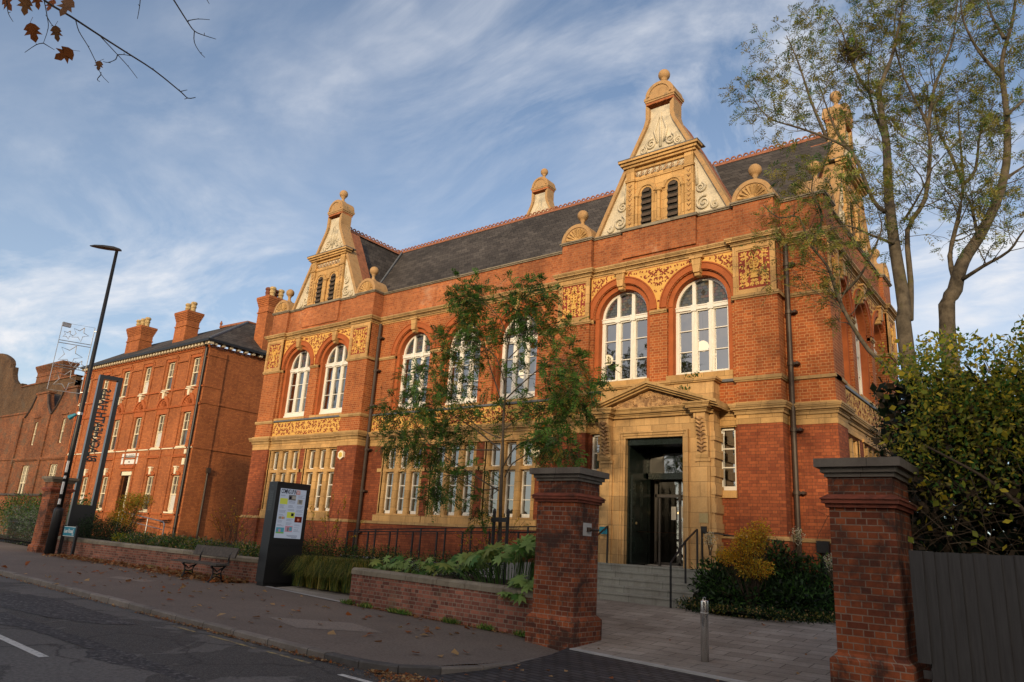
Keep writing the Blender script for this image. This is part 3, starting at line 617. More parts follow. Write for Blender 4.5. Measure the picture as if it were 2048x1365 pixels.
def lower_window(T, c, d, seed, hw=.96):
    m = mb(T); f0, f1 = d-.26, d-.02; z0, z1, zt = GZ0, 4.62, 3.77
    A_, B_ = .415*hw/.96, .20*hw/.96
    us = [(-hw, -hw+.13), (-A_, -B_), (B_, A_), (hw-.13, hw)]
    for p, q in us: m.prism([(c+p, f0), (c+q, f0), (c+q, f1-.04), (c+q-.03, f1), (c+p+.03, f1), (c+p, f1-.04)], z0, z1, axis=2)
    m.box(c-hw, c+hw, f0, f1-.01, zt-.055, zt+.055); m.box(c-hw-.17, c+hw+.17, f0, d+.015, zt-.05, zt+.05) if False else None
    m.box(c-hw+.13, c+hw-.13, f0, f1-.01, z1-.07, z1-.001)
    for s in (-1, 1):
        m.box(c+s*(hw+.02)-.02, c+s*(hw+.02)+.02, d-.05, d+.014, z0, z1+.004)
        for k in range(4):
            pass
        m.box(c+s*(hw+.12)-.12, c+s*(hw+.12)+.12, d-.05, d+.03, zt-.06, zt+.06)
    m.box(c-hw-.16, c+hw+.16, d-.05, d+.05, z1-.02, z1+.06)
    m.box(c-hw-.19, c+hw+.19, f0, d+.05, z0-.21, z0-.001); m.box(c-hw-.05, c+hw+.05, f0, d+.02, z0-.02, z0+.05)
    f = m.build('window', 'terracotta', hall)
    fr = mb(T); gl = mb(T)
    for p, q in ((-hw+.13, -A_), (-B_, B_), (A_, hw-.13)):
        for za, zb, bars in ((z0+.05, zt-.055, 2), (zt+.055, z1-.07, 0)):
            p_, q_, w = c+p, c+q, .045; y0, y1 = f0+.02, f0+.10
            fr.box(p_, p_+w, y0, y1, za, zb); fr.box(q_-w, q_, y0, y1, za, zb); fr.box(p_, q_, y0, y1, zb-w, zb); fr.box(p_, q_, y0, y1, za, za+(.11 if bars else .05))
            for k in range(bars): zz = za+.1+(zb-za-.14)*(k+1)/(bars+1); fr.box(p_, q_, y0+.01, y1-.02, zz-.014, zz+.014)
            gl.quad((p_, y0+.03, za), (q_, y0+.03, za), (q_, y0+.03, zb), (p_, y0+.03, zb))
    fr.build('frame', 'white_paint', f); gl.build('pane', 'window_glass', f)
    k = mb(T); rs = random.Random(seed)
    for p, q in ((-hw+.1, -A_), (-B_, B_), (A_, hw-.13)):
        if rs.random() < .8:
            x0 = c+p; w = (q-p)*rs.choice((.35, .5, .3)); n = 6
            for i in range(n): k.quad((x0+w*i/n, f0-.12-.03*(i % 2), z0), (x0+w*(i+1)/n, f0-.12-.03*((i+1) % 2), z0), (x0+w*(i+1)/n, f0-.12-.03*((i+1) % 2), z1), (x0+w*i/n, f0-.12-.03*(i % 2), z1))
    if k.f: k.build('curtain', 'curtain', f)
    return f
for i, (c, d) in enumerate(w_gf): lower_window(FR, c, d, 30+i)
for i, c in enumerate(sw_up): lower_window(SI, c, -.12, 50+i, .82)
for x0, x1 in ((-10.70, -10.26), (-7.02, -6.60)):
    m = mb(); d0, d1 = -.34, -.24; z0, z1 = 3.08, 4.60; w = .06
    m.box(x0, x0+w, d0, d1, z0, z1); m.box(x1-w, x1, d0, d1, z0, z1); m.box(x0, x1, d0, d1, z1-w, z1); m.box(x0, x1, d0, d1+.01, z0, z0+.1)
    for k in (1, 2): zz = z0+.1+(z1-z0-.16)*k/3; m.box(x0, x1, d0+.02, d1-.02, zz-.014, zz+.014)
    f = m.build('window', 'white_paint', hall); g = mb(); g.quad((x0, d0+.03, z0), (x1, d0+.03, z0), (x1, d0+.03, z1), (x0, d0+.03, z1)); g.build('pane', 'window_glass', f)
    s = mb(); s.box(x0-.12, x1+.02, -.5, -.10, 2.90, 3.075); s.box(x0-.03, x1+.05, -.30, -.14, 4.60, 4.64); s.build('window_sill', 'terracotta', hall)
# interior: floors, back wall, globe lamps
m = MB(); m.box(-26.5, -4.75, 20.6, 20.7, .5, 9.3); m.box(-26.5, -4.75, 17.7, 20.6, 5.2, 5.35); m.box(-26.5, -4.75, 17.7, 20.6, 9.3, 9.4); m.box(-26.5, -4.75, 17.75, 20.6, 1.15, 1.25)
for x in (-20.2, -12.1): m.box(x, x+.1, 17.7, 20.6, .5, 9.3)
m.box(-5.0, -4.9, 17.7, 20.6, .5, 9.3)
m.build('interior_wall', 'room_wall', hall)
for x, y, z in ((-10.85, 18.2, 7.0), (-8.72, 18.3, 7.12), (-8.15, 18.9, 7.28), (-14.3, 18.6, 7.0)):
    l = MB(); l.lathe([(.16*math.sin(PI*i/10)+.001, z-.16*math.cos(PI*i/10)) for i in range(11)], (x, y), 16); g = l.build('globe_lamp', 'lamp_glow', hall, True)
    l = MB(); l.tube([(x, y, z+.16), (x, y, 9.3)], .008, 5); l.build('cord', 'black_metal', g)
# ---- roofs
def roofs():
    m = MB(); yr, zr = 21.2, 14.28; ze = 10.30
    m.quad((-26.6, 17.6, ze), (-4.75, 17.6, ze), (-4.75, yr, zr), (-26.6, yr, zr)); m.quad((-26.6, 24.8, ze), (-4.75, 24.8, ze), (-4.75, yr, zr), (-26.6, yr, zr))
    for c in (PL, PR):
        zc = 14.05; ys = 17.42
        for s in (-1, 1): m.quad((c+s*2.0, ys, 10.35), (c, ys, zc), (c, yr-.1, zc), (c+s*2.0, yr-.1, 10.35))
    m.build('roof', 'slate', hall)
    t = MB(); c_ = MB()
    def ridge(p, q):
        p, q = Vector(p), Vector(q); L = (q-p).length; dr = (q-p)/L; sd_ = dr.cross(Vector((0, 0, 1))); n = int(L/.21)
        for s in (-1, 1): t.add([p+sd_*s*.14-Vector((0, 0, .13)), q+sd_*s*.14-Vector((0, 0, .13)), q+Vector((0, 0, .05)), p+Vector((0, 0, .05))], [(0, 1, 2, 3)])
        for i in range(n):
            a = p+dr*(i+.5)*L/n+Vector((0, 0, .05)); V = []
            for k in range(7):
                an = PI*k/6
                for rr in (.055, .095):
                    for sg in (-.018, .018): V.append(a+dr*rr*math.cos(an)+Vector((0, 0, rr*math.sin(an)*1.1))+sd_*sg)
            F = []
            for k in range(6): b = k*4; F += [(b, b+4, b+6, b+2), (b+1, b+3, b+7, b+5), (b+2, b+6, b+7, b+3), (b, b+1, b+5, b+4)]
            t.add(V, F)
    ridge((-26.4, 21.2, 14.28), (-4.95, 21.2, 14.28)); ridge((PL, 17.65, 14.06), (PL, 21.1, 14.06)); ridge((PR, 17.65, 14.06), (PR, 21.1, 14.06))
    t.build('ridge_tiles', 'terracotta_tile', hall)
    v = MB()
    for c in (PL, PR):
        for s in (-1, 1): v.tube([(c+s*2.05, 17.62, 10.32), (c+s*.05, 20.95, 14.1)], .05, 5)
    v.build('valley_flashing', 'lead', hall)
roofs()
# ---- gables
def scroll_relief(m, cx, cz, r, sgn, d, turns=1.8, w=.045):
    pts = []; rad = []
    for i in range(26): t = i/25; a = sgn*(t*turns*2*PI)+1.2; rr = r*(1-t*.88); pts.append((cx+rr*math.cos(a), d+.01, cz+rr*math.sin(a))); rad.append(w*(1-.55*t))
    m.tube(pts, rad, 5)
def gable(T, c, d, z0=10.5, name='gable', full=True):
    prof = [(2.11, z0), (1.02, 12.75), (.52, 13.72), (.455, 13.95), (.455, 14.42)]
    inn = [(1.98, z0), (.91, 12.72), (.41, 13.70), (.33, 13.93), (.33, 14.30)]
    m = mb(T); th = .42
    m.prism([(c+x, z) for x, z in inn]+[(c-x, z) for x, z in inn[::-1]], d-th, d-.03)
    g = m.build(name, 'stucco', hall)
    k = mb(T)
    for s in (-1, 1):
        for (a, b, p, q) in zip(prof[:-1], prof[1:], inn[:-1], inn[1:]):
            k.prism([(c+s*a[0], a[1]), (c+s*b[0], b[1]), (c+s*q[0], q[1]), (c+s*p[0], p[1])], d-th-.04, d+.06)
    k.build('coping', 'finial_stone', g)
    t = mb(T)
    for s in (-1, 1) if full else ((1,)): t.prism([(c+s*2.09, z0+.05), (c+s*1.0, 12.8), (c+s*.54, 13.7), (c+s*.5, 13.7), (c+s*.96, 12.8), (c+s*2.02, z0+.02)], d-th-.5, d-th-.03)
    t.build('roof_verge', 'terracotta_tile', g)
    b = mb(T); b.box(c-.455, c+.455, d-.5, d+.05, 14.42, 14.50); b.build('brick_band', 'attic_brick', g)
    q = mb(T); q.box(c-.475, c+.475, d-.53, d+.07, 14.50, 14.56); q.box(c-.50, c+.50, d-.56, d+.09, 14.56, 14.65); n = 14
    q.prism([(c-.455*math.cos(PI*i/n), 14.65+.45*math.sin(PI*i/n)**.9) for i in range(n+1)], d-.56, d+.09)
    q.ring(c, 14.65, .33, .40, d+.09, d+.12, 14)
    q.build('cap', 'finial_stone', g)
    f = mb(T); dc = d-.24
    f.lathe([(.20, 15.05), (.15, 15.12), (.08, 15.17), (.06, 15.25), (.075, 15.31), (.10, 15.335)]+[(.18*math.sin(PI*i/12), 15.50-.18*math.cos(PI*i/12)) for i in range(2, 13)], (c, dc), 18); f.build('ball_finial', 'finial_stone', g, True)
    r = mb(T)
    for s in (-1, 1):
        scroll_relief(r, c+s*1.30, z0+.32, .22, s, d-.02); scroll_relief(r, c+s*1.22, z0+.80, .15, -s, d-.02); scroll_relief(r, c+s*1.62, z0+.18, .11, s, d-.02); r.tube([(c+s*1.12, d-.02, z0+.9), (c+s*1.10, d-.02, z0+1.4), (c+s*1.02, d-.02, z0+1.8)], [.05, .04, .015], 5)
        scroll_relief(r, c+s*.30, 13.12, .17, -s, d-.02); scroll_relief(r, c+s*.55, 12.98, .12, s, d-.02, w=.035); r.tube([(c+s*.1, d-.02, 13.1), (c+s*.2, d-.02, 13.5), (c+s*.05, d-.02, 13.95)], [.04, .045, .02], 5)
    r.tube([(c, d-.02, 12.95), (c, d-.02, 14.1)], [.05, .02], 5); r.build('scroll_relief', 'stucco', g, True)
    if full:
        a = mb(T); hw = 1.02
        a.box(c-.80, c+.80, d-.1, d+.02, z0+.02, 12.15)    # back board of the aedicule
        for s in (-1, 1): a.box(c+s*.92-.13, c+s*.92+.13, d-.1, d+.08, z0+.02, 12.0); a.box(c+s*.92-.16, c+s*.92+.16, d-.1, d+.12, 12.0, 12.08); a.box(c+s*.92-.13, c+s*.92+.13, d-.1, d+.09, 12.08, 12.45)
        a.box(c-.8, c+.8, d-.1, d+.05, 12.0, 12.06); a.box(c-.8, c+.8, d-.1, d+.035, 12.36, 12.45)
        for z_, e in ((12.45, .06), (12.52, .12), (12.60, .17)): a.box(c-1.08-e, c+1.08+e, d-.1, d+.08+e, z_, z_+.075)
        a.lathe([(.085, z0+.02), (.085, z0+.1), (.06, z0+.13), (.058, z0+.95), (.09, z0+.98), (.11, z0+1.06)], (c, d+.08), 12)
        for s in (-1, 1): a.lathe([(.06, z0+.02), (.06, z0+.1), (.045, z0+.13), (.042, z0+.95), (.07, z0+.98), (.08, z0+1.06)], (c+s*.72, d+.05), 10)
        for s in (-1, 1):
            a.ring(c+s*.41, z0+1.06, .23, .33, d-.05, d+.07, 14); a.ring(c+s*.41, z0+1.06, .165, .23, d-.05, d+.035, 14)
            for e in (-1, 1): a.box(c+s*.41+e*.2-.04, c+s*.41+e*.2+.04, d-.05, d+.03, z0+.02, z0+1.06)
        a.build('aedicule', 'terracotta', g)
        l = mb(T)
        for s in (-1, 1):
            l.prism([(c+s*.41-.165, z0+.06), (c+s*.41+.165, z0+.06)]+[(c+s*.41+.165*math.cos(PI*i/10), z0+1.06+.165*math.sin(PI*i/10)) for i in range(11)], d+.021, d+.024, m=1)
            for i in range(6):
                z = z0+.12+i*.19; x0, x1 = c+s*.41-.155, c+s*.41+.155
                if i == 5: x0 += .05; x1 -= .05
                l.add([(x0, d+.025, z+.1), (x1, d+.025, z+.1), (x1, d+.085, z), (x0, d+.085, z), (x0, d+.025, z+.125), (x1, d+.025, z+.125), (x1, d+.085, z+.025), (x0, d+.085, z+.025)], [(0, 1, 2, 3), (4, 5, 6, 7), (3, 2, 6, 7), (0, 3, 7, 4), (1, 2, 6, 5)])
        l.build('louvre', ['louvre_wood', 'dark_room'], g)
        o = mb(T); rs = random.Random(int(c*10))
        for i in range(16): x = c-.72+i*.096; scroll_relief(o, x, 12.21+.03*(-1)**i, .055, (-1)**i, d+.045, 1.1, .018)
        for s in (-1, 1):
            for i in range(9): o.tube([(c+s*.92-.05, d+.085, z0+.2+i*.15), (c+s*.92, d+.10, z0+.13+i*.15), (c+s*.92+.05, d+.085, z0+.2+i*.15)], .018, 4)
        o.build('leaf_carving', 'carved_stone', g)
        w = mb(T); w.box(c-1.26, c+1.26, d-.3, d+.26, 12.675, 12.70); w.build('lead_cover', 'lead', g)
gable(FR, PL, -.15); gable(FR, PR, -.15); gable(SI, 21.2, -.15)
# rear gable seen above the ridge
gable(lambda p: (p[0], 24.6-p[1], p[2]+3.12), -18.53, 0, 10.5, 'rear_gable', False)
def shell(T, c, d):
    m = mb(T); z0 = 10.50; r = .52; n = 18; dc = d-.30
    m.prism([(c-r*math.cos(PI*i/n), z0+r*math.sin(PI*i/n)) for i in range(n+1)], d-.62, d-.04)
    m.ring(c, z0, r-.09, r+.02, d-.64, d+.02, n); m.ring(c, z0, r-.16, r-.09, d-.1, d-.01, n)
    g = m.build('shell_pediment', 'finial_stone', hall)
    s = mb(T)
    for i in range(9):
        a = PI*(i+.5)/9; s.tube([(c+.09*math.cos(a), d-.03, z0+.02+.09*math.sin(a)), (c+.38*math.cos(a), d-.02, z0+.02+.38*math.sin(a))], [.02, .055], 5)
    s.ring(c, z0, 0.001, .09, d-.05, d+.01, 10); s.build('shell_flute', 'terracotta', g)
    f = mb(T); f.lathe([(.16, z0+.50), (.13, z0+.56), (.07, z0+.62), (.055, z0+.72), (.085, z0+.78)]+[(.175*math.sin(PI*i/12), z0+.95-.175*math.cos(PI*i/12)) for i in range(2, 13)], (c, dc), 16); f.build('ball_finial', 'finial_stone', g, True)
for c in (PL-2.69, PL+2.69, PR-2.69, PR+2.69): shell(FR, c, .0)
shell(SI, 17.95, 0); shell(SI, 24.55, 0)
# ---- rainwater pipes, alarm boxes
for x, dd in ((-5.27, -.34), (-20.20, -.34)):
    m = mb(); m.tube([(x, dd, .3), (x, dd, 9.2)], .062, 10)
    for z in (1.6, 3.0, 4.45, 6.05, 7.35, 8.6): m.tube([(x, dd, z), (x, dd, z+.09)], .085, 10); m.box(x, x+.2, dd-.1, dd+.02, z+.02, z+.07); m.tube([(x+.16, dd-.05, z+.045), (x+.16, dd+.05, z+.045)], .04, 6)
    m.build('rainwater_pipe', 'pipe_brown', hall)
m = mb(); m.tube([(-4.75, -.40, .3), (-4.75, -.40, 1.75)], .06, 8); m.box(-4.88, -4.62, -.46, -.28, 1.75, 2.0); m.build('soil_pipe', 'black_metal', hall)
for x, d_, z, mm in ((-21.08, 0., 4.28, ('cream_paint', 'alarm_yellow')), (-12.75, -.46, 4.2, ('cream_paint', 'cream_paint'))):
    m = mb(); h = [(x+.17*math.cos(PI/6+PI*i/3), z+.17*math.sin(PI/6+PI*i/3)) for i in range(6)]; m.prism(h, d_, d_+.09); a = m.build('alarm_box', mm[0], hall)
    m = mb(); m.prism([(x+.10*math.cos(PI/6+PI*i/3), z+.10*math.sin(PI/6+PI*i/3)) for i in range(6)], d_+.09, d_+.10); m.build('badge', mm[1], a)
# ---- portal
def portal():
    T = lambda p: (p[0], 16.72-p[1], p[2]); c = -8.56; m = MB(T); zb = 1.22
    for s in (-1, 1):
        m.box(*sorted((c+s*.80, c+s*1.60)), -.45, 0, zb, 4.42)
        m.box(*sorted((c+s*1.17, c+s*1.50)), 0, .05, zb+.0, 3.80); m.box(*sorted((c+s*1.15, c+s*1.52)), 0, .08, 3.72, 3.80)
        m.box(*sorted((c+s*1.23, c+s*1.44)), .05, .07, zb+.3, 3.55)
        for k in range(8): m.box(*sorted((c+s*1.52, c+s*1.64)), -.45, .03, zb+k*.43, zb+k*.43+.215)
        for (q0, q1, e) in ((.80, .86, .03), (.86, .92, .06), (.92, .96, .09)): m.box(*sorted((c+s*q0, c+s*q1)), -.02, e, zb, 4.36+(q0-.8))
    m.box(c-1.6, c+1.6, -.45, .0005, 4.42, 4.88); m.box(c-.798, c+.798, -.45, -.001, 4.36, 4.42)
    for (q0, q1, e) in ((0, .06, .03), (.06, .12, .06), (.12, .16, .09)): m.box(c-.8-q1, c+.8+q1, -.02, e, 4.36+q0, 4.36+q1)
    p = m.build('portal', 'portal_stone', hall)
    k = MB(T)
    for s in (-1, 1):   # consoles
        x0, x1 = sorted((c+s*1.19, c+s*1.49)); pr = [(0, 3.80), (.10, 3.80), (.13, 3.88), (.10, 4.0), (.13, 4.25), (.20, 4.55), (.27, 4.78), (.27, 4.88), (0, 4.88)]
        k.add([(x, a, z) for x in (x0, x1) for a, z in pr], [tuple(range(9)), tuple(range(9, 18))[::-1]]+[(i, (i+1) % 9, 9+(i+1) % 9, 9+i) for i in range(9)])
    k.build('console', 'portal_stone', p)
    l = MB(T)
    for s in (-1, 1):
        cx = c+s*1.34
        for i in range(9):
            z = 3.95+i*.095; dd = .12+max(0, z-4.2)*.24
            for e in (-1, 1): l.tube([(cx, dd+.02, z), (cx+e*.07, dd+.045, z+.05), (cx+e*.12, dd+.01, z+.02)], [.035, .03, .008], 5)
        for i in range(4): l.tube([(cx, .13, 3.95+i*.24), (cx, .19+i*.03, 4.05+i*.24)], .03, 5)
    l.build('acanthus_carving', 'carved_stone', p)
    e = MB(T)
    def cor(a, b, d): 
        for z0, z1, o in ((4.88, 4.94, .06), (4.94, 4.98, .09), (4.98, 5.05, .15), (5.05, 5.08, .17), (5.08, 5.12, .20)): e.box(a-o, b+o, -.4, d+o, z0, z1)
    cor(c-1.49, c-1.19, .27); cor(c+1.19, c+1.49, .27); cor(c-1.55, c+1.55, .02)
    # raking cornices
    zA, zB = 5.12, 5.74
    for s in (-1, 1):
        a0, a1 = c+s*1.86, c
        for off, th, o in ((0, .05, .30), (.05, .05, .38), (.10, .07, .44)):
            q = [(a0, zA-.16+off), (a1, zB-.16+off), (a1, zB-.16+off+th), (a0, zA-.16+off+th)]
            e.prism(q, -.3, o+.03)
    e.build('pediment', 'cornice_stone', p)
    t = MB(T); t.prism([(c-1.3, 5.12), (c+1.3, 5.12), (c, 5.58)], -.2, .16); rs = random.Random(3)
    for i in range(46):
        x = rs.uniform(-1.05, 1.05); zz = 5.13+rs.random()*max(.02, .40*(1-abs(x)/1.25)); scroll_relief(t, c+x, zz, .05, rs.choice((-1, 1)), .16, 1., .022)
    t.build('tympanum', 'carved_stone', p)
    b = MB(T); b.box(c-1.60, c+1.60, -.4, -.02, 5.12, 5.70); b.build('blocking_course', 'portal_stone', p)
    b = MB(T); b.box(c-1.66, c+1.66, -.4, .03, 5.70, 5.735); b.box(c-1.70, c+1.70, -.4, .06, 5.735, 5.79); b.build('coping', 'cornice_stone', p)
    # door: dark green lining, one leaf folded back, transom light, inner glazed screen
    g = MB(T); x0, x1 = c-.80, c+.80
    g.box(x0, x0+.05, -1.1, -.12, zb, 4.36); g.box(x1-.05, x1, -1.1, -.12, zb, 4.36); g.box(x0, x1, -1.1, -.10, 4.30, 4.36); g.box(x0, x1, -.45, -.08, 4.19, 4.31); g.box(x0, x1, -1.15, -1.03, 3.42, 3.58); g.box(x0, x0+.12, -1.15, -1.03, zb, 4.3); g.box(x1-.12, x1, -1.15, -1.03, zb, 4.3)
    dr = g.build('door_frame', 'green_paint', p)
    q = MB(T); q.box(x0+.06, x0+.12, -1.0, -.16, zb+.02, 3.42)
    for z0_, z1_ in ((1.45, 1.95), (2.05, 2.55), (2.65, 3.3)):
        for y0_, y1_ in ((-.94, -.62), (-.54, -.22)): q.box(x0+.12, x0+.135, y0_, y1_, z0_, z1_); q.box(x0+.135, x0+.15, y0_+.05, y1_-.05, z0_+.05, z1_-.05)
    dl = q.build('door', 'green_paint', p); h = MB(T); h.lathe([(.01, 2.2), (.03, 2.22), (.03, 2.26), (.01, 2.28)], (x0+.17, -.3), 10); h.build('handle', 'brass', dl)
    q = MB(T); 
    for e_ in (x0+.13, c+.02, x1-.17): q.box(e_, e_+.06, -1.45, -1.38, zb, 3.42)
    q.box(x0+.12, x1-.12, -1.45, -1.38, 2.98, 3.06); q.box(x0+.12, x1-.12, -1.45, -1.38, zb, zb+.1); q.box(c-.32, c-.28, -.98, -.92, zb, 3.0); q.box(c-.32, c+.3, -1.0, -.9, 2.94, 3.0)
    sc = q.build('inner_screen', 'grey_frame', p)
    q = MB(T); q.quad((x0+.12, -1.41, zb), (x1-.12, -1.41, zb), (x1-.12, -1.41, 3.4), (x0+.12, -1.41, 3.4)); q.quad((x0+.12, -1.09, 3.58), (x1-.12, -1.09, 3.58), (x1-.12, -1.09, 4.3), (x0+.12, -1.09, 4.3)); q.build('pane', 'window_glass', sc)
    q = MB(T)
    for px_, pz, w_, h_ in ((c+.1, 2.45, .22, .3), (c+.36, 2.3, .2, .42), (c+.12, 2.1, .2, .26), (c+.12, 1.8, .2, .24), (c-.18, 2.4, .14, .34)): q.box(px_, px_+w_, -1.375, -1.37, pz, pz+h_)
    q.build('notice', 'plaque_paper', sc)
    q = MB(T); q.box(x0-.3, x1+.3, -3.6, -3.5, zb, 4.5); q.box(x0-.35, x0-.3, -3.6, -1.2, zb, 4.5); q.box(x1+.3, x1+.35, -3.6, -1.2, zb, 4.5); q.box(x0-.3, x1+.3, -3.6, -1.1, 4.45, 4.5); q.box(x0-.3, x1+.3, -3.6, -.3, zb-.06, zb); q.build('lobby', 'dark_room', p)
    q = MB(T); q.box(c-.02, c+.34, -2.3, -2.26, zb+.3, 3.3); q.build('lobby_poster', 'room_wall', p)
    for x_, z_ in ((c-.28, 2.62), (c+.1, 3.3), (c+.25, 3.3)):
        q = MB(T); q.lathe([(.03*math.sin(PI*i/6)+.001, z_-.03*math.cos(PI*i/6)) for i in range(7)], (x_, -2.0), 8); q.build('lobby_lamp', 'lamp_small', p, True)
    q = MB(T); q.box(c+1.24, c+1.46, .07, .085, 2.28, 2.5); q.build('brass_plaque', 'brass', p)
    q = MB(T); q.box(c+1.28, c+1.42, .07, .10, 2.04, 2.2); q.build('door_entry_button', 'black_metal', p)
portal()
# ---------------------------------------------------------------- neighbouring buildings
def sash(m, g, c, d, z0, z1, hw, T=None, bars=True):
    """white sash window, d = wall face; returns nothing, fills m (frame) and g (glass)"""
    y0, y1 = d-.16, d-.09; w = .055
    m.box(c-hw, c-hw+w, y0, y1, z0, z1); m.box(c+hw-w, c+hw, y0, y1, z0, z1); m.box(c-hw, c+hw, y0, y1, z1-w, z1); m.box(c-hw, c+hw, y0, y1, z0, z0+.07); zm = z0+(z1-z0)*.48
    m.box(c-hw, c+hw, y0, y1+.01, zm-.025, zm+.025)
    if bars:
        m.box(c-.012, c+.012, y0+.01, y1-.01, zm, z1); zq = (zm+z1)/2; m.box(c-hw, c+hw, y0+.01, y1-.01, zq-.012, zq+.012)
    g.quad((c-hw, y0+.02, z0), (c+hw, y0+.02, z0), (c+hw, y0+.02, z1), (c-hw, y0+.02, z1))
def chimney(parent, mat, x0, x1, y0, y1, z0, z1, pots, potmat='pot_buff', flare=.14):
    m = MB(); m.box(x0, x1, y0, y1, z0, z1-.55); m.box(x0-.04, x1+.04, y0-.04, y1+.04, z1-.95, z1-.88)
    for i in range(5): e = flare*(i+1)/5; m.box(x0-e, x1+e, y0-e, y1+e, z1-.55+i*.1, z1-.45+i*.1)
    m.box(x0-flare, x1+flare, y0-flare, y1+flare, z1-.05, z1); ch = m.build('chimney', mat, parent)
    for i, (px, py, pm) in enumerate(pots):
        p = MB(); p.lathe([(.17, z1), (.18, z1+.06), (.15, z1+.10), (.14, z1+.3), (.17, z1+.33), (.17, z1+.38), (.15, z1+.42), (.15, z1+.5), (.19, z1+.55), (.19, z1+.62), (.15, z1+.68), (.12, z1+.66)], (px, py), 12); p.build('chimney_pot', pm or potmat, ch)
def conservatoire():
    X1, X0, Y, Z0 = -35.31, -50.2, 19.0, -.2; T = lambda p: (p[0], Y-p[1], p[2]); r = thing('brick_building', 'three-storey orange brick music school with white sash windows, hipped slate roof and three chimneys', 'building', (-42, 19, 0))
    cs = [-36.42-2.615*i for i in range(6)]; m = MB(T); ops = []
    rows = [(2.13, 3.93), (5.42, 7.2), (8.57, 10.12)]
    def wl(z0, z1, row, skip=()):
        lo, hi = row; wall(m, X0, X1, z0, z1, 0, [(c-.36, c+.36, lo, hi, False) if i not in skip else (c-.62, c+.42, 1.2, 3.98, False) for i, c in enumerate(cs)], .16)
    wl(Z0, 5.0, rows[0], (2,)); wl(5.0, 8.0, rows[1]); wl(8.0, 10.62, rows[2])
    m.T = ident; m.quad((X1, Y, Z0), (X1, 30, Z0), (X1, 30, 10.62), (X1, Y, 10.62)); m.quad((X0, Y, Z0), (X0, 30, Z0), (X0, 30, 10.62), (X0, Y, 10.62)); m.build('wall', 'north_brick', r)
    b = MB(T)    # giant pilasters beside each window column, string courses
    for c in cs:
        for s in (-1, 1): pb = MB(T); pb.box(c+s*.66-.07, c+s*.66+.07, -.02, .05, 1.0, 10.35); pb.build('pilaster', 'north_brick', r)
        b.box(c-.6, c+.6, -.02, .07, 10.3, 10.45)
    xs = [X0]+[x for c in reversed(cs) for x in (c-.74, c+.74)]+[X1]
    for i in range(0, len(xs), 2): b.box(xs[i], xs[i+1], -.02, .065, 10.0, 10.08) if xs[i+1]-xs[i] > .1 else None
    b.T = lambda p: (X1+p[1], p[0], p[2]); b.box(Y, Y+1.0, 0, .06, Z0, 10.4); b.box(Y+.99, 30, 0, .045, 7.62, 7.72); b.box(Y, Y+1.0, 0, .085, 8.46, 8.56); b.box(Y, Y+1.0, 0, .088, 7.6, 7.72); b.box(Y, Y+1.0, 0, .09, 5.3, 5.42); b.box(Y+.99, 30, 0, .05, 5.3, 5.42); b.box(Y, Y+1.0, 0, .09, 10.1, 10.2)
    b.build('corner_pier', 'north_brick', r)
    b = MB(T)
    for z0, z1, o in ((5.36, 5.44, .06), (7.5, 7.56, .07), (7.56, 7.60, .09), (8.44, 8.52, .07), (4.95, 5.0, .03), (1.95, 2.03, .05)): b.box(X0, X1+o, -.02, o, z0, z1)
    b.build('string_course', 'rubbed_brick', r)
    for i, c in enumerate(cs):
        b = MB(T)
        b.ring(c, 7.5, .54, .70, -.02, .10, 14); b.ring(c, 7.5, .44, .54, -.02, .05, 14); b.box(c-.62, c+.62, -.02, .03, 7.21, 7.5)
        for k in range(7): a = PI*(k+.5)/7; b.tube([(c+.08*math.cos(a), .03, 7.52+.08*math.sin(a)), (c+.38*math.cos(a), .04, 7.52+.38*math.sin(a))], [.02, .06], 4)
        b.box(c-.5, c+.5, -.02, .03, 10.13, 10.34)
        if i != 2: b.ring(c, 3.35, .72, .82, -.02, .07, 8, PI*.30, PI*.70); b.box(c-.36, c+.36, -.02, .02, 3.94, 4.03)
        b.box(c-.62, c+.62, -.02, .08, 4.86, 4.93)
        if i in (0, 1): b.box(c-.45, c+.45, 0, .22, 1.72, 1.80)
        b.build('tympanum', 'rubbed_brick', r)
    for i, c in enumerate(cs):
        for k, (z0, z1) in enumerate(rows):
            if k == 0 and i == 2: continue
            f = MB(T); g = MB(T); sash(f, g, c, 0, z0, z1, .36); f.box(c-.45, c+.45, -.1, .07, z0-.08, z0); fo = f.build('window', 'cream_paint', r); g.build('pane', 'dark_glass', fo)
            if (i*3+k) % 4 == 0: u = MB(T); u.box(c-.3, c+.1, -.135, -.13, z0+.06, (z0+z1)/2); u.build('blind', 'curtain_white', fo)
        w = MB(T); w.prism([(c-.07, 8.06), (c+.07, 8.06), (c+.12, 8.38), (c-.12, 8.38)], 0, .16); w.box(c-.26, c+.26, 0, .2, 8.38, 8.44); w.build('keystone', 'cream_paint', r)
        if i != 2: w = MB(T); w.prism([(c-.07, 4.0), (c+.07, 4.0), (c+.12, 4.33), (c-.12, 4.33)], 0, .1); w.box(c-.17, c+.17, 0, .13, 4.33, 4.39); w.build('keystone', 'cream_paint', r)
    w = MB(T); w.box(X0, X1+.02, 0, .05, 5.30, 5.355); w.build('sill_band', 'cream_paint', r)
    d = MB(T); c = cs[2]; d.box(c-.85, c+.7, 0, .14, 4.35, 4.45); d.box(c-.75, c+.6, 0, .08, 4.2, 4.35); d.box(c-.8, c+.65, 0, .10, 4.45, 4.5); d.build('door_hood', 'rubbed_brick', r)
    d = MB(T); d.box(c-.72, c+.52, -.1, .05, 3.98, 4.18); d.box(c+.0, c+.1, -.5, -.1, 1.2, 3.98); d.box(c+.36, c+.42, -.5, -.02, 1.2, 3.98); d.build('door_surround', 'cream_paint', r)
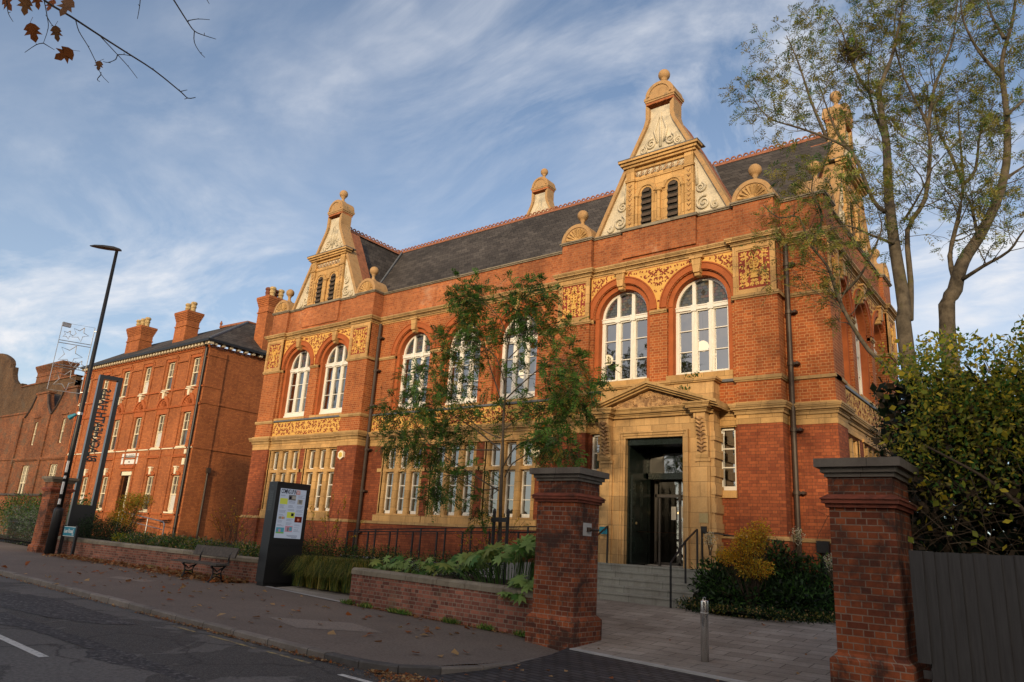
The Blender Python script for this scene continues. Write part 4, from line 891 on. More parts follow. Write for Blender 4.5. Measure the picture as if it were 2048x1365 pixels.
    d = MB(T); d.quad((c-.62, -.6, 1.2), (c+.42, -.6, 1.2), (c+.42, -.6, 3.98), (c-.62, -.6, 3.98)); dd = d.build('door', 'dark_room', r)
    d = MB(T); pc = cs[2]-.05; d.box(pc-.95, pc+.93, 0, .03, 4.60, 5.18); pl = d.build('name_plaque', 'sign_white', r)
    t = MB()
    for s_, z_, sz in (('BLACKHEATH', 5.05, .17), ('CONSERVATOIRE OF MUSIC', 4.88, .135), ('1896', 4.71, .12)):
        v, f = text_mesh(s_, sz, .003); t.add([(pc+a, Y-.032-cc, z_+b_) for a, b_, cc in v], f)
    t.build('lettering', 'screen_black' if False else 'black_metal', pl)
    # eaves: white dentils, gutter
    e = MB(); x = X0
    while x < X1+.25: e.box(x, x+.16, Y-.26, Y, 10.66, 10.80); x += .32
    y = Y+.1
    while y < 30: e.box(X1, X1+.26, y, y+.16, 10.66, 10.80); y += .45
    e.build('eaves_bracket', 'dull_cream', r)
    e = MB(); e.box(X0, X1+.06, Y-.06, Y, 10.56, 10.62); e.box(X0, X1+.1, Y-.10, Y, 10.62, 10.66); e.box(X1, X1+.10, Y, 30, 10.621, 10.661); e.build('eaves_band', 'rubbed_brick', r)
    e = MB(); e.box(X0, X1+.36, Y-.36, Y+.1, 10.80, 10.93); e.box(X1-.1, X1+.362, Y-.362, 30, 10.801, 10.931)
    e.tube([(X1-.12, Y-.3, 10.82), (X1-.12, Y-.1, 10.5), (X1-.12, Y-.1, .3)], .065, 8); e.build('gutter', 'black_metal', r)
    e = MB(); e.tube([(X1+.1, Y+1.0, 4.2), (X1+.1, Y+1.0, .4)], .055, 8); e.box(X1+.02, X1+.2, Y+.9, Y+1.1, 4.15, 4.4); e.build('rainwater_pipe', 'pipe_brown', r)
    ro = MB(); a, b_, c_, d_ = (X0, Y-.3, 10.93), (X1+.3, Y-.3, 10.93), (X1+.3, 30, 10.93), (X0, 30, 10.93); zt = 13.35; p, q = (X0, Y+3.5, zt), (-38.2, Y+3.6, zt)
    ro.add([a, b_, q, p], [(0, 1, 2, 3)]); ro.add([b_, c_, (-38.2, 30, zt), q], [(0, 1, 2, 3)]); ro.build('roof', 'slate', r)
    ro = MB(); ro.tube([b_, q], .07, 6); ro.build('hip_flashing', 'lead', r)
    ro = MB(); ro.tube([(-41, Y+3.5, zt+.03), q], .09, 6); ro.tube([q, (-38.2, 30, zt+.03)], .09, 6); ro.lathe([(.08, zt), (.05, zt+.2), (.1, zt+.25), (.02, zt+.45)], (-41, Y+3.5), 8); ro.build('ridge_tiles', 'terracotta_tile', r)
    chimney(r, 'north_brick', -32.3-4.0, -35.3-.05, 22.0, 23.4, 10.2, 14.35, [(-36.05, 22.3, 'pot_red'), (-36.05, 22.75, 'pot_red'), (-35.7, 22.35, 'pot_buff'), (-35.7, 22.9, 'pot_buff')])
    chimney(r, 'north_brick', -42.8, -41.5, 20.6, 21.4, 11.5, 14.0, [(-42.45, 21, None), (-41.8, 21, None)])
    chimney(r, 'north_brick', -49.0, -47.2, 20.6, 21.4, 11.3, 13.85, [(-48.7, 21, None), (-48.1, 21, None), (-47.5, 21, None)])
    for nm, (xx, z_, w_, h_) in (('cctv_camera', (-35.72, 5.0, .09, .22)), ('alarm_box', (-35.75, 4.45, .12, .32))):
        e = MB(T); e.box(xx-w_, xx+w_, 0, .12, z_, z_+h_); e.build(nm, 'cream_paint', r)
    e = MB()
    for i in (0, 1):
        for k in range(9): e.tube([(cs[i]-.4+.1*k, Y-.05, 1.62), (cs[i]-.4+.1*k, Y-.2, 1.58), (cs[i]-.4+.1*k, Y-.22, 1.74)], .012, 4)
    e.build('window_basket', 'black_metal', r)
conservatoire()
def old_school():
    """old brick wing: two small shaped gables, then a tall gabled block"""
    Y = 20.; T = lambda p: (p[0], Y-p[1], p[2]); r = thing('gabled_building', 'old weathered brown brick wing with two small curved gables and narrow white windows', 'building', (-57, 20, 0))
    m = MB(T); cs = [-59.4, -54.6]; wall(m, -62.2, -52.2, .2, 5.45, 0, [(-60.1, -58.85, 2.6, 4.97, False), (-55.3, -54.05, 2.6, 4.97, False)], .16)
    wall(m, -62.2, -52.2, 5.45, 8.5, 0, [(c-.28, c+.28, 6.4, 8.08, False) for c in cs], .16)
    for c in cs:
        n = 10; pts = [(2.4-1.32*(i/n)+.16*math.sin(PI*i/n)*-1, 8.5+1.5*(i/n)**1.15) for i in range(n+1)]
        out = [(c-x, z) for x, z in pts]+[(c-1.08, 10.15), (c+1.08, 10.15)]+[(c+x, z) for x, z in pts[::-1]]; m.prism(out, -.35, 0)
    m.T = ident; m.quad((-52.2, Y, .2), (-52.2, 26, .2), (-52.2, 26, 8.5), (-52.2, Y, 8.5)); m.build('wall', 'old_brick', r)
    m = MB(T)
    for a, b in ((-62.3, -62.0), (-57.3, -57.0), (-52.5, -52.15)): m.box(a, b, 0, .1, .2, 8.5)
    m.box(-62.2, -52.2, 0, .12, 5.35, 5.47); m.box(-62.2, -52.2, 0, .08, 5.28, 5.35)
    for c in cs: m.box(c-1.18, c+1.18, -.4, .08, 10.15, 10.28); m.box(c-.55, c+.55, 0, .07, 8.35, 8.45)
    m.build('string_course', 'pipe_brown', r) if False else m.build('string_course', 'old_brick', r)
    k_ = MB(T)
    for c in cs:
        for s in (-1, 1): k_.tube([(c+s*x, .03, z+.03) for x, z in [(2.4-1.32*(i/10)-.16*math.sin(PI*i/10), 8.5+1.5*(i/10)**1.15) for i in range(11)]], .09, 4)
    k_.build('gable_coping', 'dark_coping', r)
    for c in cs:
        f = MB(T); g = MB(T); sash(f, g, c, 0, 6.4, 8.08, .28); f.box(c-.4, c+.4, -.1, .05, 6.32, 6.4) if False else None; fo = f.build('window', 'cream_paint', r); g.build('pane', 'dark_glass', fo)
    for c in (-59.475, -54.675):
        f = MB(T); g = MB(T)
        for s in (-1, 1): sash(f, g, c+s*.31, 0, 2.6, 4.97, .31, bars=True)
        f.box(c-.7, c+.7, -.1, .08, 2.5, 2.6); fo = f.build('window', 'cream_paint', r); g.build('pane', 'dark_glass', fo)
    ro = MB()
    for c in cs:
        for s in (-1, 1): ro.quad((c+s*2.4, Y+.36, 8.5), (c+s*.1, Y+.36, 10.3), (c+s*.1, 27, 10.3), (c+s*2.4, 27, 8.5))
    ro.build('roof', 'slate', r)
    Y2 = 22.5
    r2 = thing('gabled_building', 'tall brown brick block with curved gable and broad chimney at the far left', 'building', (-68, 22.5, 0))
    T2 = lambda p: (p[0], Y2-p[1], p[2]); m = MB(T2)
    out = [(-98, .2), (-61.0, .2), (-61., 12.3), (-72.2, 12.3), (-72.2, 12.6), (-73.1, 12.6)]+[(-73.1-2.2*math.sin(t*PI/2), 12.7+1.7*(1-math.cos(t*PI/2))) for t in (0, .25, .5, .75, 1)]+[(-76.2, 14.4), (-76.2, 14.8)]+[(-76.2-3*t, 14.8+1.3*t**.6) for t in (.1, .3, .6, 1)]+[(-82, 16.4), (-98, 16.4)]
    m.prism(out, -.4, 0); m.build('wall', 'stock_brick', r2)
    m = MB(T2); m.box(-92, -61, 0, .1, 9.75, 9.9); m.box(-92, -61.3, 0, .02, .3, 9.75); m.box(-72.2, -61, -.5, .08, 12.2, 12.32); m.box(-92, -62, 0, .1, 5.9, 6.1)
    m.build('string_course', 'old_brick', r2)
    m = MB(); m.quad((-72, 22.9, 12.0), (-61.0, 22.9, 12.0), (-61.0, 27, 12.6), (-72, 27, 12.6)); m.quad((-61.0, 22.5, .2), (-61.0, 30, .2), (-61.0, 30, 11.9), (-61.0, 22.5, 11.9)); m.build('roof', 'slate', r2)
    chimney(r2, 'old_brick', -69.8, -64.6, 22.7, 23.6, 11.0, 13.85, [], flare=.2)
    r3 = thing('brick_building', 'rear brick wing with stepped parapet showing above the slate eaves', 'building', (-56, 25, 0)); m = MB(); m.box(-60, -50.3, 25, 32, 0, 13.0); m.box(-58.6, -50.3, 24.99, 32, 13.0, 13.9); m.build('wall', 'old_brick', r3); m = MB(); m.box(-58.75, -50.2, 24.9, 25.3, 13.9, 14.0); m.box(-60.1, -58.75, 24.9, 25.3, 13.0, 13.1); m.build('coping', 'coping_stone', r3)
old_school()
# ---------------------------------------------------------------- ground
def sheet(name, mat, poly, h, step=.8, label=None, kind='structure', thick=0):
    """polygon cut into a grid so it follows the slope"""
    import bmesh
    bm = bmesh.new(); vs = [bm.verts.new((x, y, 0)) for x, y in poly]; bm.faces.new(vs)
    xs = [p[0] for p in poly]; ys = [p[1] for p in poly]
    def cut(lo, hi, ax):
        k = math.ceil((lo+1e-3)/step)*step
        while k < hi-1e-3:
            co = (k, 0, 0) if ax == 0 else (0, k, 0); no = (1, 0, 0) if ax == 0 else (0, 1, 0)
            bmesh.ops.bisect_plane(bm, geom=bm.verts[:]+bm.edges[:]+bm.faces[:], plane_co=co, plane_no=no); k += step if ax else step*2
    cut(max(min(xs), -60), min(max(xs), 10), 0); cut(min(ys), max(ys), 1)
    if thick:
        bmesh.ops.triangulate(bm, faces=bm.faces[:]); r = bmesh.ops.extrude_face_region(bm, geom=bm.faces[:]); lower = [v for v in r['geom'] if isinstance(v, bmesh.types.BMVert)]
        for v in bm.verts: v.co.z = h(v.co.x, v.co.y)
        for v in lower: v.co.z -= thick
    else:
        for v in bm.verts: v.co.z = h(v.co.x, v.co.y)
        bmesh.ops.recalc_face_normals(bm, faces=bm.faces[:])
    me = bpy.data.meshes.new(name); bm.to_mesh(me); bm.free(); me.materials.append(MATS[mat]); o = bpy.data.objects.new(name, me); COL.objects.link(o); o['kind'] = kind
    return o
m = MB(); m.quad((-900, -900, -.45), (900, -900, -.45), (900, 900, -.45), (-900, 900, -.45)); m.build('ground', 'soil', kind='structure')
sheet('road', 'asphalt', [(-150, -3.2), (60, -5.5), (60, 6.5), (-5, 6.9), (-150, 18)], lambda x, y: hk(x, y)-.10, 2.)
K = [(-6.7, 10.42), (-6.52, 9.6), (-6.38, 8.6), (-6.36, 7.8), (-6.5, 7.15), (-6.85, 6.76), (-7.4, 6.61), (-8.05, 6.6), (-9.44, 6.66), (-12.4, 6.84), (-14.6, 6.98), (-21.9, 7.38), (-40, 8.4), (-80, 10.8), (-150, 15.2)]
def kerb():
    m = MB(); inn = []
    for i, p in enumerate(K):
        a = Vector(K[max(i-1, 0)]); b = Vector(K[min(i+1, len(K)-1)]); t = (b-a).normalized(); n = Vector((t.y, -t.x)); inn.append((p[0]+n.x*.14, p[1]+n.y*.14))
    def hz(p, i): return hk(*p)+.004-(.085 if i == 0 else .06 if i == 1 else .04 if i == 2 else .02 if i == 3 else 0)
    out = [[], []]
    for i in range(len(K)-1):
        L = (Vector(K[i+1])-Vector(K[i])).length; n = max(1, round(L/.95)); g = .012/max(L, .01)
        for k in range(n):
            t0, t1 = k/n+g/2, (k+1)/n-g/2; f = lambda P, t: (P[i][0]*(1-t)+P[i+1][0]*t, P[i][1]*(1-t)+P[i+1][1]*t)
            js = random.uniform(-.006, .006); z0 = hz(K[i], i)*(1-t0)+hz(K[i+1], i+1)*t0+js; z1 = hz(K[i], i)*(1-t1)+hz(K[i+1], i+1)*t1+js
            a, b, c, d = f(K, t0), f(K, t1), f(inn, t1), f(inn, t0); e = .018
            def toward(p, q, w): return (p[0]+(q[0]-p[0])*w/.14, p[1]+(q[1]-p[1])*w/.14)
            a2, b2 = toward(a, d, e), toward(b, c, e)
            m.add([(*a, -.2+hk(*a)), (*b, -.2+hk(*b)), (*c, -.2+hk(*c)), (*d, -.2+hk(*d)), (*a, z0-e), (*b, z1-e), (*c, z1), (*d, z0), (*a2, z0), (*b2, z1)], [(0, 1, 5, 4), (4, 5, 9, 8), (8, 9, 6, 7), (1, 2, 6, 9, 5), (0, 4, 8, 7, 3), (2, 3, 7, 6)], 1 if i in (4, 5, 6) else 0)
    m.build('kerb', ['kerb_stone', 'dark_kerb'], kind='structure'); return inn
inn = kerb()
sheet('pavement', 'pavement_tar', inn[::-1]+[(-6.7, 10.8), (-13.1, 11.45), (-13.1, 12.0), (-17.0, 12.1), (-18.6, 12.6), (-30.6, 12.6), (-31.2, 12.8), (-60, 14.5), (-150, 20)][:], lambda x, y: hk(x, y)-.088*min(1, max(0, (y-7.6)/2.4))*min(1, max(0, (x+7.6)/.9)), .35)
sheet('driveway', 'setts', [(-6.55, 6.72), (-5.5, 6.35), (4, 6.0), (4, 9.05), (-2.2, 9.40), (-3.81, 9.85), (-6.63, 10.34), (-6.75, 10.3), (-6.55, 9.6), (-6.42, 8.6), (-6.40, 7.8)], lambda x, y: -.092+.024*(y-6.5) if y > 6.5 else -.094, 1.)
sheet('paved_forecourt', 'paving', [(-6.63, 10.30), (-3.81, 9.81), (-2.2, 9.36), (-1.6, 10.2), (-1.6, 17.9), (-10.3, 17.9), (-10.3, 13.4), (-8.3, 12.3), (-7.6, 11.2)], lambda x, y: hs(x, y)+.006, 1.)
m = MB()
for a, b in (((-6.64, 10.30), (-3.81, 9.81)), ((-3.81, 9.81), (-2.2, 9.36))): m.add([(a[0], a[1]-.10, .012), (b[0], b[1]-.10, .012), (b[0], b[1], .014), (a[0], a[1], .014), (a[0], a[1]-.10, -.1), (b[0], b[1]-.10, -.1)], [(0, 1, 2, 3), (0, 1, 5, 4)])
m.build('paving_edge', 'concrete', kind='structure')
sheet('garden_path', 'paving', [(-13.06, 11.3), (-13.06, 12.3), (-13.3, 14.0), (-16.9, 14.0), (-17.0, 12.05)], lambda x, y: hk(x, y)+.012+max(0, y-12)*.04, 1.)
m = MB(); m.add([(-13.06, 11.20, hk(-13, 0)+.014), (-17.3, 11.93, hk(-17, 0)+.014), (-17.3, 12.05, hk(-17, 0)+.016), (-13.06, 11.32, hk(-13, 0)+.016)], [(0, 1, 2, 3)]); m.build('paving_edge', 'concrete', kind='structure')
sheet('planting_bed', 'soil', [(-13.0, 11.35), (-7.7, 10.9), (-7.7, 11.3), (-9.9, 13.6), (-10.4, 17.4), (-12.9, 17.4), (-12.9, 13.5)], lambda x, y: .58+.05*(y-11)*.8, 1.)
sheet('planting_bed', 'soil', [(-18.3, 12.5), (-12.9, 14.05), (-12.9, 17.4), (-35, 18.95), (-35.3, 12.4), (-30.9, 12.3)], lambda x, y: .62+.045*(y-12)*.6+hk(x, y)*.5-(.0 if x < -18 else .25), 1.)
sheet('planting_bed', 'soil', [(-7.25, 15.45), (-6.6, 14.85), (-5.6, 14.75), (-4.6, 15.3), (-3.7, 16.4), (-3.4, 17.9), (-7.2, 17.0)], lambda x, y: .49, 1.)
sheet('lawn', 'soil', [(-31.2, 13), (-31.2, 19), (-36, 19), (-90, 22), (-90, 14.6)], lambda x, y: .28+hk(x, y)*.6, 2.)
sheet('side_passage', 'pavement_tar', [(-3.4, 18), (-1.6, 9.8), (8, 9.6), (8, 40), (-3.6, 40)], lambda x, y: .1, 4.)
def ragged(pts, amp, seed):
    rs = random.Random(seed); out = []
    for a, b in zip(pts, pts[1:]+pts[:1]):
        L = math.dist(a, b); n = max(1, int(L/.12))
        for k in range(n): t = k/n; out.append((a[0]*(1-t)+b[0]*t+rs.gauss(0, amp), a[1]*(1-t)+b[1]*t+rs.gauss(0, amp*.6)))
    return out
def worn(pts, seed):
    import bmesh
    q = ragged(pts, .035, seed); bm = bmesh.new(); f = bm.faces.new([bm.verts.new((x, y, hk(x, y)-.0955)) for x, y in q]); bmesh.ops.triangulate(bm, faces=[f]); me = bpy.data.meshes.new('road_patch'); bm.to_mesh(me); bm.free(); me.materials.append(MATS['worn_tar']); o = bpy.data.objects.new('road_patch', me); COL.objects.link(o); o['kind'] = 'structure'
worn([(-12.06, 6.12), (-13.71, 6.26), (-15.89, 6.46), (-16.89, 6.29), (-17.38, 5.58), (-15.2, 5.1), (-13.95, 5.23), (-13.22, 5.3), (-12.42, 5.57), (-12.18, 5.8)], 1)
worn([(-15.16, 4.97), (-13.89, 4.91), (-12.91, 4.96), (-11.8, 4.88), (-10.84, 4.89), (-9.71, 4.83), (-8.57, 4.76), (-7.55, 4.72), (-6.91, 4.61), (-7.14, 4.47), (-8.19, 4.53), (-8.84, 4.4), (-9.56, 4.3), (-10.11, 4.56), (-11.42, 4.59), (-12.19, 4.55), (-12.74, 4.35), (-14, 4.6)], 2)
worn([(-18.2, 5.9), (-21, 6.1), (-22, 5.8), (-19.4, 5.5)], 3)
# pavement patches, road paint
sheet('pavement_patch', 'patch_tar', [(-11.6, 8.15), (-10.4, 9.05), (-9.2, 8.7), (-10.2, 7.75)], lambda x, y: hk(x, y)+.004, 2.)
sheet('pavement_patch', 'patch_tar', [(-20.4, 9.6), (-18.9, 9.9), (-18.6, 9.4), (-20., 9.1)], lambda x, y: hk(x, y)+.004, 2.)
def strip(name, mat, pts, w, z=.0):
    m = MB()
    for a, b in pts:
        a, b = Vector(a), Vector(b); t = (b-a).normalized(); n = Vector((-t.y, t.x))*w/2; f = lambda p: (p.x, p.y, hk(p.x, p.y)-.096+z); m.add([f(a-n), f(b-n), f(b+n), f(a+n)], [(0, 1, 2, 3)])
    return m.build(name, mat, kind='structure')
strip('lane_line', 'road_paint', [((-9.76, 3.93), (-13.8, 4.17)), ((-19.8, 4.55), (-23.8, 4.8)), ((-29.8, 5.2), (-33.8, 5.45)), ((-3.8, 3.6), (.2, 3.4))], .11)
strip('edge_line', 'road_paint', [((-6.2, 6.13), (-7.55, 6.20)), ((-4.2, 6.05), (-5.4, 6.09))], .09)
strip('edge_line', 'yellow_paint', [((-7.9, 6.34), (-9.0, 6.40)), ((-9.3, 6.41), (-10.6, 6.48)), ((-11.0, 6.50), (-11.8, 6.54))], .06)
# ---------------------------------------------------------------- walls, piers, fence
def low_wall(label, a, b, w, ht, base):
    a, b = Vector(a), Vector(b); L = (b-a).length; ang = math.atan2(b.y-a.y, b.x-a.x)
    r = thing('garden_wall', label, 'wall', (a.x, a.y, base)); r.rotation_euler.z = ang; ORG[r.name] = Vector((0, 0, 0))
    m = MB(); n = max(1, int(L/1.)); sl = hk(b.x, 0)-hk(a.x, 0); rs = random.Random(5)
    m.add([(0, 0, -.5), (L, 0, -.5), (L, w, -.5), (0, w, -.5), (0, 0, ht-.13), (L, 0, ht-.13+sl), (L, w, ht-.13+sl), (0, w, ht-.13)], [(0, 1, 5, 4), (1, 2, 6, 5), (2, 3, 7, 6), (3, 0, 4, 7)]); m.build('brickwork', 'wall_brick', r)
    m = MB(); x = 0
    while x < L-.01:
        x2 = min(L, x+rs.uniform(.8, 1.0)); z = ht-.13+sl*x/L; z2 = ht-.13+sl*x2/L; j = rs.uniform(-.004, .004); o = .025; c = .05; x1 = x2-.008
        pr = [(-o, 0), (w+o, 0), (w+o, .09), (w+o-c, .13), (-o+c, .13), (-o, .09)]
        m.add([(x+.004, y, z+q+j) for y, q in pr]+[(x1, y, z2+q+j) for y, q in pr], [(0, 1, 2, 3, 4, 5)[::-1], tuple(range(6, 12))]+[(i, (i+1) % 6, 6+(i+1) % 6, 6+i) for i in range(6)]); x = x2
    m.build('coping', 'coping_stone', r); return r
low_wall('low red brick garden wall with stone coping running up to the near gate pier', (-13.06, 11.20), (-7.60, 10.70), .32, .80, .02)
low_wall('long low brick garden wall with worn stone coping behind the bench', (-30.7, 11.95), (-18.25, 12.37), .32, .76, .09+.008*0)
def pier(label, x0, x1, y0, y1, zt, plinth=None, mat='pier_brick', cap='grey_coping', z0=-.3, spout=False):
    r = thing('gate_pier', label, 'gate pier', ((x0+x1)/2, (y0+y1)/2, max(z0, 0))); m = MB(); e = .07
    m.box(x0, x1, y0, y1, z0, zt-.20)
    if plinth:
        m.box(x0-e, x1+e, y0-e, y1+e, z0, plinth-.07); m.add([(x0-e, y0-e, plinth-.07), (x1+e, y0-e, plinth-.07), (x1+e, y1+e, plinth-.07), (x0-e, y1+e, plinth-.07), (x0, y0, plinth), (x1, y0, plinth), (x1, y1, plinth), (x0, y1, plinth)], [(0, 1, 5, 4), (1, 2, 6, 5), (2, 3, 7, 6), (3, 0, 4, 7)])
    m.build('shaft', mat, r)
    m = MB(); zb = zt-.56
    for a, b, q in ((0, .045, .035), (.045, .09, .07), (.09, .10, .085)): m.box(x0-q, x1+q, y0-q, y1+q, zb+a, zb+b)
    m.add([(x0-.085, y0-.085, zb+.10), (x1+.085, y0-.085, zb+.10), (x1+.085, y1+.085, zb+.10), (x0-.085, y1+.085, zb+.10), (x0-.01, y0-.01, zb+.15), (x1+.01, y0-.01, zb+.15), (x1+.01, y1+.01, zb+.15), (x0-.01, y1+.01, zb+.15)], [(0, 1, 5, 4), (1, 2, 6, 5), (2, 3, 7, 6), (3, 0, 4, 7)]); m.build('moulded_band', mat if mat != 'pier_brick' else 'pier_band', r)
    m = MB()
    for a, b, q in ((-.21, -.16, .03), (-.16, -.10, .065), (-.10, 0, .12)): m.box(x0-q, x1+q, y0-q, y1+q, zt+a, zt+b)
    m.build('cap', cap, r)
    return r
gp = pier('dark red brick gate pier with a small water spout plate, left of the entrance', -7.53, -6.73, 10.40, 11.12, 2.81, .46)
m = MB(); m.box(-6.73, -6.722, 10.62, 10.88, 1.72, 1.93); pp = m.build('plate', 'flashing', gp); m = MB(); m.tube([(-6.72, 10.76, 1.825), (-6.64, 10.76, 1.825), (-6.62, 10.80, 1.825), (-6.60, 10.9, 1.825)], .022, 8); m.lathe([(.001, 1.79), (.04, 1.79), (.04, 1.86), (.001, 1.86)], (-6.70, 10.76), 10); m.build('spout', 'pipe_brown', pp)
pier('red brick gate pier with weathered stone cap beside the dark timber fence', -2.43, -1.74, 9.20, 10.10, 2.70, .56)
pier('slim weathered brick gate pier with slate cap behind the lamp post at far left', -32.25, -31.5, 11.65, 12.4, 3.03, .5, 'pier_brick')
fr = thing('timber_fence', 'dark grey painted featheredge board fence at the right edge', 'fence', (-.4, 9.3, 0)); m = MB(); x = -1.64; i = 0; rs = random.Random(2)
while x < 2.6:
    w = .122+rs.uniform(-.008, .012); zt = 1.69+rs.uniform(-.006, .006); z0 = .55 if i == 0 else -.1; y = 9.26+rs.uniform(-.003, .003)
    m.add([(x, y, z0), (x+w, y-.016, z0), (x+w, y+.004, z0), (x, y+.012, z0), (x, y, zt), (x+w, y-.016, zt+.0), (x+w, y+.004, zt), (x, y+.012, zt)], [(0, 1, 5, 4), (1, 2, 6, 5), (2, 3, 7, 6), (3, 0, 4, 7), (4, 5, 6, 7)]); x += w-.006; i += 1
m.build('boards', 'fence_paint', fr); m = MB()
for z in (.4, 1.4): m.box(-1.6, 2.6, 9.275, 9.33, z, z+.08)
m.build('rail', 'fence_paint', fr)
# entrance steps
st = thing('entrance_steps', 'five broad grey stone steps rising to the hall door', 'steps', (-8.6, 16, .4)); ys = [15.25, 15.52, 15.79, 16.06, 16.33]
for i, y in enumerate(ys):
    x1 = -7.06+.0 if i == 0 else -7.0+.02*i; m = MB(); z0 = .3 if i == 0 else .45+.155*i-.01; m.box(-10.4, x1-.03 if i else x1, y+.02, 17.2, z0, .45+.155*(i+1)-.04); m.box(-10.42, x1, y, 17.2, .45+.155*(i+1)-.04, .45+.155*(i+1)); m.build('step', 'step_stone', st)
def handrail(label, posts, group):
    r = thing('handrail', label, 'handrail', posts[0][0], group)
    for (b, h) in posts: m = MB(); m.box(b[0]-.02, b[0]+.02, b[1]-.012, b[1]+.012, b[2], b[2]+h); m.build('post', 'black_metal', r)
    m = MB(); P = [Vector((b[0], b[1], b[2]+h)) for b, h in posts]
    for a, b in zip(P[:-1], P[1:]): m.add([a+Vector((dx, 0, dz)) for dx in (-.022, .022) for dz in (-.012, .012)]+[b+Vector((dx, 0, dz)) for dx in (-.022, .022) for dz in (-.012, .012)], [(0, 1, 5, 4), (2, 3, 7, 6), (0, 2, 6, 4), (1, 3, 7, 5), (0, 1, 3, 2), (4, 5, 7, 6)])
    m.build('rail', 'black_metal', r); return r
handrail('flat black metal handrail on the right side of the entrance steps', [((-7.32, 15.12, .42), .92), ((-7.32, 15.86, .90), .92), ((-7.32, 16.5, 1.22), .90)], 'handrails of the entrance steps')
h2 = handrail('black metal handrail with small blue notice on the left side of the entrance steps', [((-9.72, 15.12, .42), .92), ((-9.72, 15.95, .91), .92), ((-9.72, 16.5, 1.22), .90)], 'handrails of the entrance steps')
m = MB(); m.box(-9.95, -9.73, 16.48, 16.49, 1.92, 2.1); m.build('notice', 'sign_blue', h2)
handrail('thin black handrail running from the steps along the hall front behind the yellow shrub', [((-7.25, 16.62, 1.22), .86), ((-6.4, 16.75, .5), 1.5), ((-5.5, 16.8, .5), 1.45)], None)
# ramp along the front with black railings
r = thing('access_ramp', 'pale concrete ramp wall behind the low shrubs in front of the hall', 'ramp', (-14, 14.3, 0)); m = MB(); m.box(-17.1, -12.9, 14.2, 14.35, .1, .93); m.box(-17.15, -12.85, 14.17, 14.38, .93, .97); m.build('ramp_wall', 'concrete', r)
m = MB(); m.add([(-19.5, 14.35, .55), (-10.5, 14.35, 1.15), (-10.5, 16.4, 1.15), (-19.5, 16.4, .55), (-19.5, 16.4, .1), (-10.5, 16.4, .1), (-19.5, 14.35, .1), (-10.5, 14.35, .1)], [(0, 1, 2, 3), (3, 2, 5, 4), (0, 1, 7, 6)]); m.build('ramp_deck', 'concrete', r)
for lab, y, x0, x1, n, za, zb in (('thin black steel railing on the street side of the ramp', 14.75, -17.6, -10.3, 9, 1.62, 1.86), ('thin black steel railing on the wall side of the ramp', 16.2, -19.0, -11.0, 9, 1.70, 2.06)):
    t = thing('ramp_railing', lab, 'railing', (x0, y, .5), 'railings along the access ramp')
    for i in range(n):
        x = x0+(x1-x0)*i/(n-1); z = za+(zb-za)*i/(n-1); m = MB(); m.box(x-.022, x+.022, y-.015, y+.015, .4, z); m.build('post', 'black_metal', t)
    m = MB(); m.tube([(x0, y, za), (x1, y, zb)], .016, 6); m.tube([(x0, y, za-.16), (x1, y, zb-.16)], .010, 5) if y > 16 else None; m.build('rail', 'black_metal', t)
# ---------------------------------------------------------------- street furniture
b = thing('bollard', 'brushed stainless steel bollard standing in the paved entrance', 'bollard', (-4.68, 10.78, .02)); m = MB(); m.lathe([(.058, -.05), (.058, .86), (.056, .875), (.045, .88)], (-4.68, 10.78), 28); m.build('post', 'steel', b, True)
m = MB(); m.lathe([(.0595, .70), (.0595, .715)], (-4.68, 10.78), 28); m.build('reflective_band', 'flashing', b); m = MB(); m.tube([(-4.70, 10.78, .875), (-4.70, 10.78, .915), (-4.68, 10.78, .925), (-4.66, 10.78, .915), (-4.66, 10.78, .875)], .006, 6); m.build('lifting_eye', 'steel', b)
